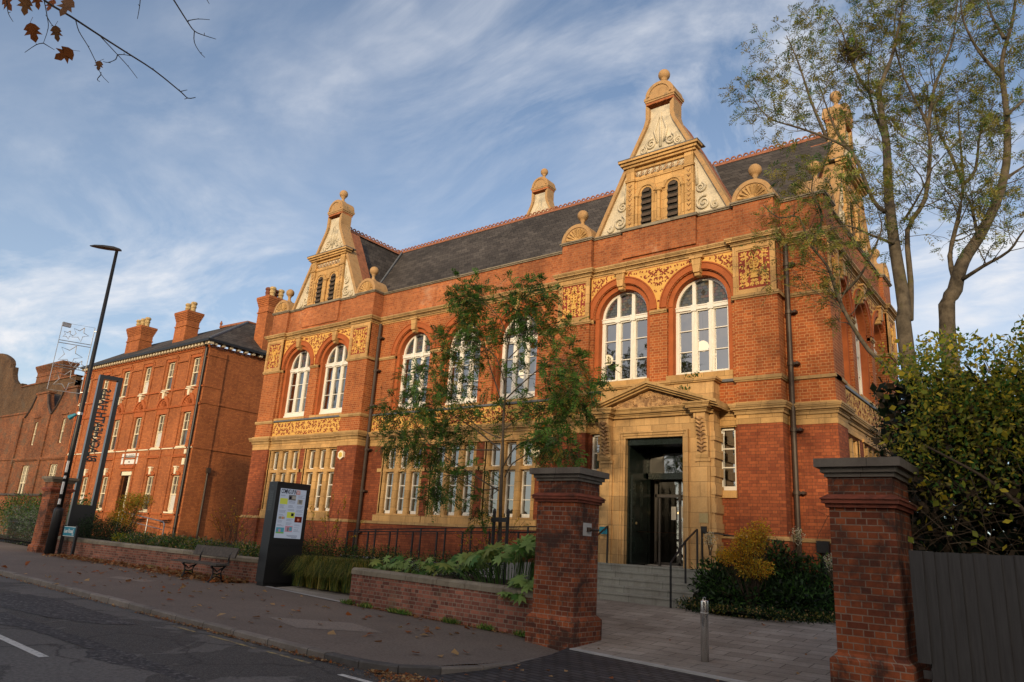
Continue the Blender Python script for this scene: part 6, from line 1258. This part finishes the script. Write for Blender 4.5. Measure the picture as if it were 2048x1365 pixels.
def shrub(name, label, cat, blobs, n, L, w, mats, weights, seed, twigs=0, base=None, twmat='hedge_twig', hollow=.0, up=.2, group=None, flat=False):
    """leaves through a few ellipsoids (cx,cy,cz,rx,ry,rz)"""
    rg = np.random.default_rng(seed); b0 = blobs[0]; r = thing(name, label, cat, base or (b0[0], b0[1], max(0, b0[2]-b0[5])), group)
    vol = np.array([b[3]*b[4]*b[5] for b in blobs]); idx = rg.choice(len(blobs), n, p=vol/vol.sum()); B = np.array(blobs)[idx]; d = unit(rg.normal(size=(n, 3))); rad = (hollow+(1-hollow)*rg.random(n)**.45)*(1+rg.normal(size=n)*.07)
    nz = np.sin(B[:, 0]*7+d[:, 0]*9+d[:, 1]*7)*np.sin(d[:, 2]*8+B[:, 1]*5+d[:, 1]*5)*.14; P = B[:, :3]+d*(rad*(1+nz))[:, None]*B[:, 3:6]
    D = unit(d*.8+rg.normal(size=(n, 3))*.8+np.array([0, 0, up])); mi = rg.choice(len(mats), n, p=weights); quads('foliage', kites(P, D, L*(.7+.6*rg.random(n)), w, rg), mats, mi, r)
    if twigs:
        m = MB(); bs = np.array(r.location)
        for _ in range(twigs):
            b = blobs[rg.integers(len(blobs))]; e = np.array(b[:3])+unit(rg.normal(size=3))*np.array(b[3:6])*rg.uniform(.5, 1.); s = bs+np.array([rg.normal()*.12*b[3], rg.normal()*.12*b[4], 0]); mid = (s+e)/2+rg.normal(size=3)*.12*np.array(b[3:6]); q = smooth_pts([s, mid, e], 3); m.tube(q, list(np.linspace(.012, .003, len(q))), 3, cap=False)
        m.build('stems', twmat, r)
    return r
# hedge behind the fence
def hedge():
    rg = np.random.default_rng(21); r = thing('overgrown_hedge', 'overgrown shrub with bright yellow-green leaves and tangled bare stems above the fence', 'shrub', (-.4, 10.6, 0))
    n = 46000; x = rg.uniform(-1.95, 2.8, n); y = rg.uniform(9.75, 12.0, n); zt = 4.25+.35*np.sin(x*2.1+.4)+.22*np.sin(x*5.3+y*2)+.35*(1-np.abs(x-.1)/2.4)+.15*np.sin(y*6+x*3); z = 1.2+(zt-1.2)*rg.random(n)**.42
    dens = (z > 2.35-.25*np.sin(x*4)) | (rg.random(n) < .05); edge = x > -1.95+.35*np.sin(z*3.1)**2; k = dens & edge; P = np.stack([x, y, z], 1)[k]; n = len(P); top = P[:, 2] > 2.9
    mi = np.where(rg.random(n) < np.where(top, .50, .30), rg.choice([2, 3], n, p=[.6, .4]), rg.choice([0, 1], n)); D = unit(rg.normal(size=(n, 3))+np.array([0, -.3, .1])); quads('foliage', kites(P, D, .055*(.4+1.3*rg.random(n)), .034, rg), ['leaf_green', 'leaf_olive', 'leaf_lime', 'leaf_yellow'], mi, r)  # sunlit top is put into colour: more lime and yellow leaves high up
    n = 20000; P = np.stack([rg.uniform(-2.15, 2.8, n), rg.uniform(10.6, 12.6, n), rg.uniform(.3, 4.0, n)], 1); quads('dark_inner_backing', kites(P, rg.normal(size=(n, 3)), .16, .10, rg), ['yew_green', 'hedge_twig'], rg.choice(2, n, p=[.75, .25]), r)  # dark leaf backing; the shade inside the hedge is put into its colour
    m = MB()
    for i in range(330):
        a = np.array([rg.uniform(-1.9, 2.6), rg.uniform(9.7, 11.2), rg.uniform(1.2, 2.6)]); d = unit(np.array([rg.normal()*.9, -.1, rg.uniform(-.5, 1.1)])); q = twig(a, d, rg.uniform(.6, 1.7), rg, rg.uniform(-.1, .7), .5, 7); rr = rg.choice([.003, .005, .008], p=[.6, .3, .1]); m.tube(q, list(np.linspace(rr, rr*.5, len(q))), 3, cap=False)
    m.build('stems', 'hedge_twig', r)
    m = MB(); q = smooth_pts([(.9, 10.2, 1.35), (.1, 10.0, 1.6), (-.35, 9.95, 1.78), (-.52, 9.95, 2.1), (-.85, 9.9, 2.5), (-1.5, 9.9, 2.95)]); m.tube(q, list(np.linspace(.045, .012, len(q))), 8); m.build('main_stem', 'hedge_twig', r, True)
    # loose bigger yellow leaves on the street side
    n = 260; P = np.stack([rg.uniform(-1.9, 2.4, n), rg.uniform(9.55, 9.9, n), 1.75+2.5*rg.random(n)], 1); quads('loose_leaves', kites(P, unit(rg.normal(size=(n, 3))+np.array([0, 0, -.6])), .10, .075, rg), ['leaf_yellow', 'leaf_lime'], rg.choice(2, n), r)
hedge()
shrub('yew_tree', 'dense dark yew bush standing between the hall corner and the hedge', 'shrub', [(-2.35, 13.0, 3.3, .42, .6, 1.25), (-2.0, 13.2, 2.4, .7, .8, 1.6), (-1.6, 13.3, 3.4, .6, .7, 1.2)], 9000, .07, .022, ['yew_green', 'leaf_dark'], [.8, .2], 22, 30, (-2.0, 13.2, .1))
# bed by the steps
shrub('mahonia', 'dark glossy evergreen shrub mass right of the entrance steps', 'shrub', [(-6.45, 16.0, .95, .72, .7, .62), (-5.6, 16.4, 1.15, .75, .6, .78), (-4.7, 16.5, .95, .75, .6, .75), (-5.0, 15.8, .75, .9, .5, .45), (-5.9, 15.5, .72, .9, .42, .36)], 11000, .12, .045, ['leaf_dark', 'yew_green', 'leaf_green'], [.55, .3, .15], 31, 60, (-5.6, 16.2, .45))
shrub('japanese_maple', 'small upright golden yellow shrub glowing in front of dark evergreens by the steps', 'shrub', [(-5.72, 15.45, 1.80, .36, .35, .34), (-5.5, 15.5, 2.05, .24, .25, .28), (-6.1, 15.4, 1.55, .32, .3, .2), (-5.6, 15.4, 1.35, .4, .3, .22)], 5200, .055, .022, ['leaf_gold', 'leaf_yellow', 'leaf_olive', 'leaf_amber'], [.46, .24, .14, .16], 32, 46, (-5.65, 15.45, .49), 'twig')
shrub('ground_ivy', 'low dark creeping groundcover with fallen leaves edging the entrance bed', 'ground cover', [(-6.3, 15.05, .5, .8, .42, .12), (-5.3, 15.0, .5, .9, .4, .13), (-4.4, 15.6, .5, .7, .5, .14), (-6.9, 15.4, .55, .4, .4, .12)], 5200, .05, .03, ['leaf_dark', 'yew_green', 'leaf_olive', 'leaf_tan'], [.5, .28, .14, .08], 33)
for i, (x, y, z) in enumerate(((-6.75, 15.9, 1.9), (-4.95, 16.2, 2.05), (-4.25, 16.0, 1.55))):
    shrub('fatsia_flower', ['pale cream flower spray to the left of the golden shrub', 'pale cream flower spray to the right of the golden shrub', 'pale cream flower spray beside the right gate pier'][i], 'flower', [(x, y, z, .14, .12, .18)], 260, .03, .03, ['flower_white', 'leaf_light'], [.85, .15], 34+i, 9, (x, y, z-.35), group='cream flower sprays in the entrance bed')
def palmate(name, label, centers, seed, size=.20, stems=True, mats=('fatsia_green', 'leaf_light', 'leaf_green')):
    rg = np.random.default_rng(seed); c = np.array(centers); r = thing(name, label, 'shrub', (float(c[:, 0].mean()), float(c[:, 1].mean()), .6)); V, mi = [], []; m = MB()
    for p in c:
        nn = unit(np.array([rg.normal()*.45, -.55+rg.normal()*.35, .75])); u = unit(np.cross(nn, np.array([0, 0, 1.])+rg.normal(size=3)*.2)); v = np.cross(nn, u); k = 8; mt = rg.choice(len(mats), p=[.55, .2, .25]); sz = size*rg.uniform(.75, 1.25); a0 = rg.uniform(0, 6)
        for j in range(k):
            a = a0+(j-(k-1)/2)*(5.2/k); d = u*math.cos(a)+v*math.sin(a)-nn*.28; V.append(kites(p[None], d[None], sz*(1-.12*abs(j-3.5)/3.5), sz*.34, rg, nrm=nn[None])[0]); mi.append(mt)
        s = np.array([p[0]*.6+r.location[0]*.4, p[1]*.5+r.location[1]*.5, .6]); m.tube(smooth_pts([s, (s+p)/2+[0, 0, .1], p]), .006, 3, cap=False)
    quads('foliage', np.array(V), list(mats), mi, r); m.build('stems', 'leaf_green', r); return r
rg0 = np.random.default_rng(41)
def cloud(n, x0, x1, y0, y1, f): 
    x = rg0.uniform(x0, x1, n); y = rg0.uniform(y0, y1, n); return np.stack([x, y, f(x, y)+rg0.uniform(-.16, .12, n)], 1)
palmate('fatsia', 'large light green hand-shaped leaves spilling over the wall beside the gate pier', np.concatenate([cloud(135, -10.4, -7.75, 10.95, 12.5, lambda x, y: .98+.42*np.clip((x+10.4)/1.6, 0, 1)+.16*(y-11)), cloud(16, -8.5, -7.8, 10.58, 10.9, lambda x, y: .82+0*x)]), 42, .22)
palmate('fatsia', 'smaller patch of light green hand-shaped leaves at the left end of the wall', cloud(46, -13.0, -11.1, 11.5, 12.7, lambda x, y: .93+.05*(y-11.5)), 43, .17)
shrub('evergreen_shrub', 'dark small-leaved bush between the two fatsia patches behind the wall', 'shrub', [(-10.9, 12.9, 1.0, .7, .6, .42), (-11.6, 13.3, .95, .6, .5, .38)], 4200, .05, .02, ['yew_green', 'leaf_dark'], [.6, .4], 44, 20)
for i, (x0, x1, y, z, lab) in enumerate(((-18.8, -16.6, 13.6, .95, 'dark clipped low hedge directly right of the kiosk'), (-16.8, -14.9, 14.0, .85, 'dark low hedge running along the middle of the ramp'), (-15.0, -12.7, 13.9, .80, 'dark low hedge ending at the concrete ramp wall'))):
    shrub('low_hedge', lab, 'hedge', [(x0+(x1-x0)*t, y, z+.05*math.sin(t*9), .42, .5, .42) for t in (.1, .36, .63, .9)], 5200, .06, .022, ['leaf_dark', 'yew_green', 'leaf_olive', 'leaf_green'], [.45, .25, .15, .15], 50+i, 30, (x0/2+x1/2, y, .5), group='low hedges in front of the ramp')
for i, (x0, x1, y, z, lab) in enumerate(((-24.5, -18.8, 13.2, .82, 'mixed low border plants behind the wall and bench'), (-28.4, -24.2, 13.3, .85, 'low green border plants before the music school'))):
    shrub('border_plants', lab, 'plants', [(x0+(x1-x0)*t, y+.3*math.sin(t*13), z+.06*math.sin(t*19), .5, .55, .30) for t in np.linspace(.03, .97, 8)], 7500, .09, .03, ['leaf_dark', 'leaf_green', 'leaf_olive', 'leaf_silver', 'leaf_tan'], [.34, .30, .18, .10, .08], 60+i, 120, (x0/2+x1/2, y, .5), group='border plants behind the long wall')
shrub('evergreen_shrub', 'rounded dark evergreen bush at the foot of the tall sign frame', 'shrub', [(-30.0, 12.75, 1.15, .7, .45, .55), (-28.9, 12.9, 1.1, .8, .5, .5), (-28.0, 13.1, 1.0, .6, .45, .4)], 7000, .06, .025, ['yew_green', 'leaf_dark'], [.55, .45], 63, 30)
shrub('small_tree', 'small golden and lime leaved tree in the border before the music school door', 'tree', [(-30.3, 14.2, 2.15, .55, .5, .55), (-29.4, 14.2, 2.35, .5, .4, .28), (-30.8, 14.0, 1.6, .45, .4, .4), (-30.0, 14.1, 1.5, .4, .4, .3)], 5200, .06, .03, ['leaf_gold', 'leaf_yellow', 'leaf_lime', 'leaf_amber'], [.38, .22, .26, .14], 64, 44, (-30.2, 14.1, .6), 'twig')
shrub('yellow_flowers', 'clump of yellow flowers low in the border left of the handrail', 'flowers', [(-27.8, 12.9, .95, .5, .3, .16)], 700, .05, .03, ['leaf_yellow', 'leaf_green', 'leaf_lime'], [.4, .35, .25], 65, 12)
for i, (x, y, z, h, lab) in enumerate(((-18.6, 14.9, .7, 2.0, 'thin yellow-leaved wand shrub in front of the hall downpipe'), (-23.6, 14.6, .7, 1.7, 'thin orange-leaved wand shrub at the gap between the two buildings'), (-11.9, 14.6, .9, 1.6, 'thin yellow-leaved wand shrub behind the young tree'), (-22.0, 14.0, .7, 1.6, 'almost bare thin-stemmed shrub left of the kiosk'))):
    rg = np.random.default_rng(70+i); r = thing('wand_shrub', lab, 'shrub', (x, y, z), 'thin autumn shrubs along the hall front'); m = MB(); LP = []
    for _ in range(11):
        q = twig((x+rg.normal()*.08, y+rg.normal()*.08, z), (rg.normal()*.35, rg.normal()*.3, 1), h*rg.uniform(.7, 1.05), rg, -.0, .35, 7); m.tube(q, list(np.linspace(.010, .003, 8)), 3, cap=False)
        for _ in range(3): p, d = interp(q, rg.uniform(.35, .95)); q2 = twig(p, unit(d+rg.normal(size=3)*.5), .35, rg, 0, .4, 3); m.tube(q2, .003, 3, cap=False); LP += [interp(q2, t)[0] for t in rg.uniform(.2, 1, [14, 14, 12, 3][i])]
    m.build('stems', 'twig', r); LP = np.array(LP); n = len(LP); quads('foliage', kites(LP, rg.normal(size=(n, 3)), .055, .03, rg), ['leaf_gold', 'leaf_yellow', 'leaf_olive'] if i != 1 else ['leaf_amber', 'leaf_gold', 'leaf_rust'], rg.choice(3, n, p=[.45, .3, .25]), r)
# fountain grass by the kiosk
def grass():
    rg = np.random.default_rng(80); r = thing('fountain_grass', 'big mounds of arching green and gold ornamental grass beside the kiosk', 'ornamental grass', (-15.6, 12.7, .15)); n = 13000; cx = rg.choice([-16.6, -16.1, -15.6, -15.1, -14.6], n)+rg.normal(size=n)*.10; cy = 12.75+(cx+16)*-.03+rg.normal(size=n)*.14+rg.choice([0, .35], n); a = rg.uniform(0, 2*PI, n); reach = rg.uniform(.15, .7, n); h = rg.uniform(.7, 1.4, n); V = []
    for k in range(4):
        def pt(t): return np.stack([cx+np.cos(a)*reach*t**1.3, cy+np.sin(a)*reach*t**1.3, .15+h*(1.9*t-1.55*t*t)], 1)
        p, q = pt(k/4), pt((k+1)/4); s = np.stack([-np.sin(a), np.cos(a), 0*a], 1)*(.006*(1-k/5))[:, None] if False else np.stack([-np.sin(a), np.cos(a), 0*a], 1)*.007*(1-k/5); s2 = s*(1-(k+1)/5)/(1-k/5); V.append(np.stack([p-s, q-s2, q+s2, p+s], 1))
    mi = np.tile(rg.choice(3, n, p=[.5, .32, .18]), 4); quads('blades', np.concatenate(V), ['grass_green', 'leaf_dark', 'grass_gold'], mi, r)
grass()
# far left shrubs, silver bush
shrub('silver_shrub', 'grey silver-leaved shrub mass behind the railing at far left', 'shrub', [(-33.6, 13.4, .95, 1.0, .6, .75), (-35.4, 13.6, 1.0, 1.2, .7, .8), (-38, 13.9, 1.1, 1.6, .8, .9), (-41, 14.2, 1.1, 1.8, .8, 1.0)], 12000, .09, .03, ['leaf_silver', 'leaf_dark', 'leaf_green'], [.5, .35, .15], 90, 60, (-36, 13.7, .3))
shrub('evergreen_shrub', 'dark green bush in front of the old boundary wall at far left', 'shrub', [(-37, 15.0, 1.7, 1.6, .7, .9), (-41, 15.2, 1.8, 2.0, .7, .9), (-45, 15.3, 1.6, 2.2, .8, 1.1)], 9000, .11, .05, ['leaf_dark', 'leaf_green', 'leaf_amber'], [.55, .38, .07], 91, 60, (-41, 15.1, .3))
def bare_tree(name, label, base, H, spread, seed, depth=5, r0=.25, leaves=None, group=None, cat='tree'):
    rg = np.random.default_rng(seed); r = thing(name, label, cat, tuple(base), group); m = MB(); LP = []
    def grow(p, d, L, rad, lv):
        q = twig(p, d, L, rg, -.05, .35, 4); m.tube(q, list(np.linspace(rad, rad*.65, 5)), 6 if lv < 2 else 3, cap=False)
        if lv >= depth-1: LP.extend([interp(q, t)[0] for t in rg.random(4)])
        if lv < depth:
            for _ in range(rg.integers(2, 4)+(lv == 0)): p2, d2 = interp(q, rg.uniform(.6, 1) if lv else rg.uniform(.85, 1)); grow(p2, unit(d2+unit(rg.normal(size=3))*spread+np.array([0, 0, .15])), L*rg.uniform(.62, .82), rad*.6, lv+1)
    grow(np.array(base, float), np.array([0, 0, 1.]), H*.3, r0, 0); m.build('trunk', 'twig' if not leaves else 'bark', r)
    if leaves:
        LP = np.array(LP); k = leaves[0]; P = np.repeat(LP, k, 0)+rg.normal(size=(len(LP)*k, 3))*.35; n = len(P); quads('crown', kites(P, rg.normal(size=(n, 3)), leaves[1], leaves[1]*.7, rg), leaves[2], rg.choice(len(leaves[2]), n), r)
    return r
bare_tree('bare_tree', 'distant leafless tree behind the gabled roofs at far left', (-88, 40, 0), 20, .55, 101)
bare_tree('bare_tree', 'leafless dark twiggy tree low at the right edge behind the ash trunks', (-1.2, 19, 0), 8.5, .75, 102, 6, .2)
bare_tree('bare_tree', 'leafless tree behind the hedge between the two ash trunks', (-1.5, 24, 0), 9.5, .65, 103, 6, .2)
# street maple whose twigs hang into the top left corner; its trunk stands left of the photographer
def maple():
    r = thing('street_maple', 'maple branch with rust-brown leaves and bare twigs overhanging the road', 'tree', (-8.2, -1.2, 0)); m = MB(); tr = smooth_pts([(-8.2, -1.2, -.1), (-8.1, -1.1, 2.5), (-7.9, -.8, 5.0), (-7.2, .0, 7.4), (-6.6, 1.0, 9.0)]); m.tube(tr, list(np.linspace(.26, .12, len(tr))), 10)
    A = np.array(TWIGS[0][0]); B = np.array(TWIGS[11][0]); m.tube(smooth_pts([(-7.2, 0, 7.4), (-6.4, 1.2, 7.2), A+[-.4, -.2, .5], A]), list(np.linspace(.06, .014, 10)), 7); m.tube(smooth_pts([(-7.2, 0, 7.4), (-5.2, 1.2, 7.6), B+[-.3, -.5, .5], B]), list(np.linspace(.05, .010, 10)), 7); m.build('trunk', 'bark', r, True)
    m = MB()
    for i, q in enumerate(TWIGS):
        s = smooth_pts(q, 3); a = .0105 if i == 0 else .0075 if i == 11 else .0042; m.tube(s, list(np.linspace(a, max(.002, a*.3), len(s))), 5)
        for p in s[3:-1:3]: m.tube([p, p+rng.normal(size=3)*.012+np.array([0, 0, .012])], .003, 3)
    m.build('twigs', 'twig', r); V = []; F = []; MI = []
    prof = [(0, 0), (.10, -.22), (.34, -.42), (.36, -.22), (.62, -.46), (.58, -.16), (.78, -.20), (1, 0), (.78, .20), (.58, .16), (.62, .46), (.36, .22), (.34, .42), (.10, .22)]
    look = unit(np.array([.62, -.78, -.4])); lm = MB()
    for i, (x, y, z, s) in enumerate(MLEAF):
        c = np.array([x, y, z]); sz = s/4.551/1454*6*1.15; dn = unit(np.array([rng.normal()*.5, rng.normal()*.5, -1])); nn = unit(look+rng.normal(size=3)*.35); dn = unit(dn-nn*np.dot(dn, nn)); sd_ = np.cross(nn, dn)
        lm.add([c+dn*(a-.5)*sz+sd_*b_*sz+nn*(.10*sz*(abs(b_)-.2)) for a, b_ in prof]+[c+dn*.0*sz], [(j, (j+1) % 14, 14) for j in range(14)], i % 2); lm.tube([c-dn*.5*sz, c-dn*.75*sz+sd_*.03], .0018, 3, 1)
    lm.build('leaves', ['leaf_rust', 'leaf_brown'], r)
    # the rest of the crown, out of the picture
    rg = np.random.default_rng(99); n = 1600; P = np.array([-9.5, -3.0, 9.0])+rg.normal(size=(n, 3))*np.array([1.6, 1.4, 1.2]); quads('crown', kites(P, rg.normal(size=(n, 3)), .16, .14, rg), ['leaf_rust', 'leaf_brown'], rg.choice(2, n), r)
maple()
# ---------------------------------------------------------------- litter
def litter():
    rg = np.random.default_rng(110); P = []
    def along(n, a, b, spread, side=1, dens=1.):
        t = rg.random(n)**dens; a, b = np.array(a), np.array(b); d = unit(b-a); nn = np.array([-d[1], d[0]]); return a+(b-a)*t[:, None]-nn*(np.abs(rg.normal(size=n))*spread)[:, None]*side
    groups = [(along(2600, (-18.4, 12.2), (-29.5, 11.80), .30, -1), 0, .13), (along(900, (-18.3, 12.1), (-22.5, 12.0), .50, -1), 0, .13), (along(420, (-7.7, 10.62), (-13.0, 11.12), .10, 1), 0, .06), (np.stack([rg.uniform(-24, -7, 170), rg.uniform(7.2, 11.5, 170)], 1), 0, .15), (along(600, (-7.6, 6.50), (-13.5, 6.78), .05, 1), 1, .045), (along(900, (-6.45, 8.6), (-7.0, 6.55), .16, 1), 1, .05), (np.stack([-6.6+rg.normal(size=500)*.35, 6.6+rg.normal(size=500)*.16], 1), 1, .05), (np.stack([rg.uniform(-6.4, -2.5, 40), rg.uniform(6.6, 9.6, 40)], 1), 2, .07), (np.stack([rg.uniform(-7, -3, 22), rg.uniform(10.5, 14.5, 22)], 1), 3, .06), (along(300, (-14, 6.8), (-24, 7.35), .05, 1), 1, .045)]
    V, mi = [], []
    for xy, k, s in groups:
        n = len(xy); x, y = xy[:, 0], xy[:, 1]
        z = np.array([hk(a, b)+(.012 if k == 0 else -.085 if k == 1 else (-.07+.024*(b-6.5)) if k == 2 else hs(a, b)-hk(a, b)+.02) for a, b in xy])+rg.random(n)*(.05 if s > .1 and k == 0 and n > 300 else .012)
        D = unit(np.stack([rg.normal(size=n), rg.normal(size=n), rg.normal(size=n)*.22], 1)); sz = s*(.5+.7*rg.random(n)); nn = unit(np.stack([rg.normal(size=n)*.35, rg.normal(size=n)*.35, np.ones(n)], 1)); S_ = unit(np.cross(D, nn)); P0 = np.stack([x, y, z], 1)
        V.append(np.stack([P0, P0+D*(sz*.35)[:, None]+S_*(sz*.42)[:, None]+nn*(sz*.12)[:, None], P0+D*sz[:, None], P0+D*(sz*.35)[:, None]-S_*(sz*.42)[:, None]+nn*(sz*.12)[:, None]], 1)); mi.append(rg.choice(3, n, p=[.5, .2, .3] if k == 0 else [.4, .25, .35]))
    o = quads('fallen_leaves', np.concatenate(V), ['leaf_brown', 'leaf_rust', 'leaf_tan'], np.concatenate(mi)); tag(o, None, None, None, 'stuff'); o['label'] = 'brown autumn leaves drifted along the wall and kerb'
    n = 1500; t = rg.choice([0, .12, .3, .36, .62, .8, .97], n)+rg.normal(size=n)*.018; x = -13.0+5.3*t; y = 11.17-.5*t-rg.random(n)*.10; w2 = rg.random(n) < .35; x = np.where(w2, -19.5-rg.choice([.3, 2.1, 4.2, 8.], n)+rg.normal(size=n)*.25, x); y = np.where(w2, 12.25-rg.random(n)*.14, y); z = np.array([hk(a, 0) for a in x])+.01
    P0 = np.stack([x, y, z], 1); o = quads('weeds', kites(P0, np.stack([rg.normal(size=n)*.5, rg.normal(size=n)*.5, np.ones(n)], 1), .05+.09*rg.random(n), .02, rg), ['leaf_green', 'leaf_light'], rg.choice(2, n)); o['kind'] = 'stuff'
    n = 260; sp = np.array([(-10.1, 16.62, 5.86), (-7.45, 16.66, 5.83), (-7.75, 16.7, 5.55)]); k = rg.choice(3, n, p=[.6, .2, .2]); P0 = sp[k]+rg.normal(size=(n, 3))*np.array([.11, .03, .035]); o = quads('wall_weeds', kites(P0, np.stack([rg.normal(size=n), -.3+0*P0[:, 0], np.ones(n)], 1), .08, .025, rg), ['leaf_green', 'leaf_dark'], rg.choice(2, n)); o['kind'] = 'stuff'
litter()
# ---------------------------------------------------------------- across the road, behind the camera: unseen houses and trees added to shade the street
def opposite():
    for i, (x, w, y, h) in enumerate(OPP):
        r = thing('shading_house', 'brick house across the road, number %s from the corner, behind the photographer' % ['one', 'two', 'three', 'four', 'five', 'six', 'seven', 'eight', 'nine', 'ten'][i], 'house', (x, y, 0), 'added shade houses across the road'); m = MB(); m.box(x-w/2, x+w/2, y-9, y, -.3, h); m.build('wall', 'old_brick', r); m = MB()
        m.prism([(y+.3, h), (y-9.3, h), (y-4.5, h+3.4)], x-w/2-.02, x+w/2+.02, axis=0); m.build('roof', 'slate', r); m = MB(); m.box(x+w/2-1.2, x+w/2-.2, y-5.2, y-3.8, h+2, h+4.6); m.build('chimney', 'old_brick', r)
        f = MB(lambda p: (p[0], y+p[1], p[2])); g = MB(lambda p: (p[0], y+p[1], p[2]))
        for zz in (1.2, 4.3):
            for dx in (-w/4, w/4): f.box(x+dx-.6, x+dx+.6, .0, .06, zz, zz+1.7); g.quad((x+dx-.5, .07, zz+.1), (x+dx+.5, .07, zz+.1), (x+dx+.5, .07, zz+1.6), (x+dx-.5, .07, zz+1.6))
        fo = f.build('window', 'cream_paint', r); g.build('pane', 'dark_glass', fo)
OPP = [(-13.3, 8.4, -17, 8.9), (-4.7, 8.4, -17, 8.9), (3.9, 8.4, -17, 8.9), (12.5, 8.4, -17, 8.9), (21.1, 8.4, -17, 8.9)]
opposite()
for i, (x, y, H, s) in enumerate(((3, -11, 11, 201), (12, -12, 11.5, 202), (-6, -12, 10.5, 203))):
    bare_tree('shading_tree', 'unseen leafy tree added for shade across the road, %s' % ['nearest the camera', 'to the east', 'to the west'][i], (x, y, 0), H, .6, s, 5, .28, (5, .22, ['leaf_olive', 'leaf_brown', 'leaf_dark']), 'added shade trees across the road')
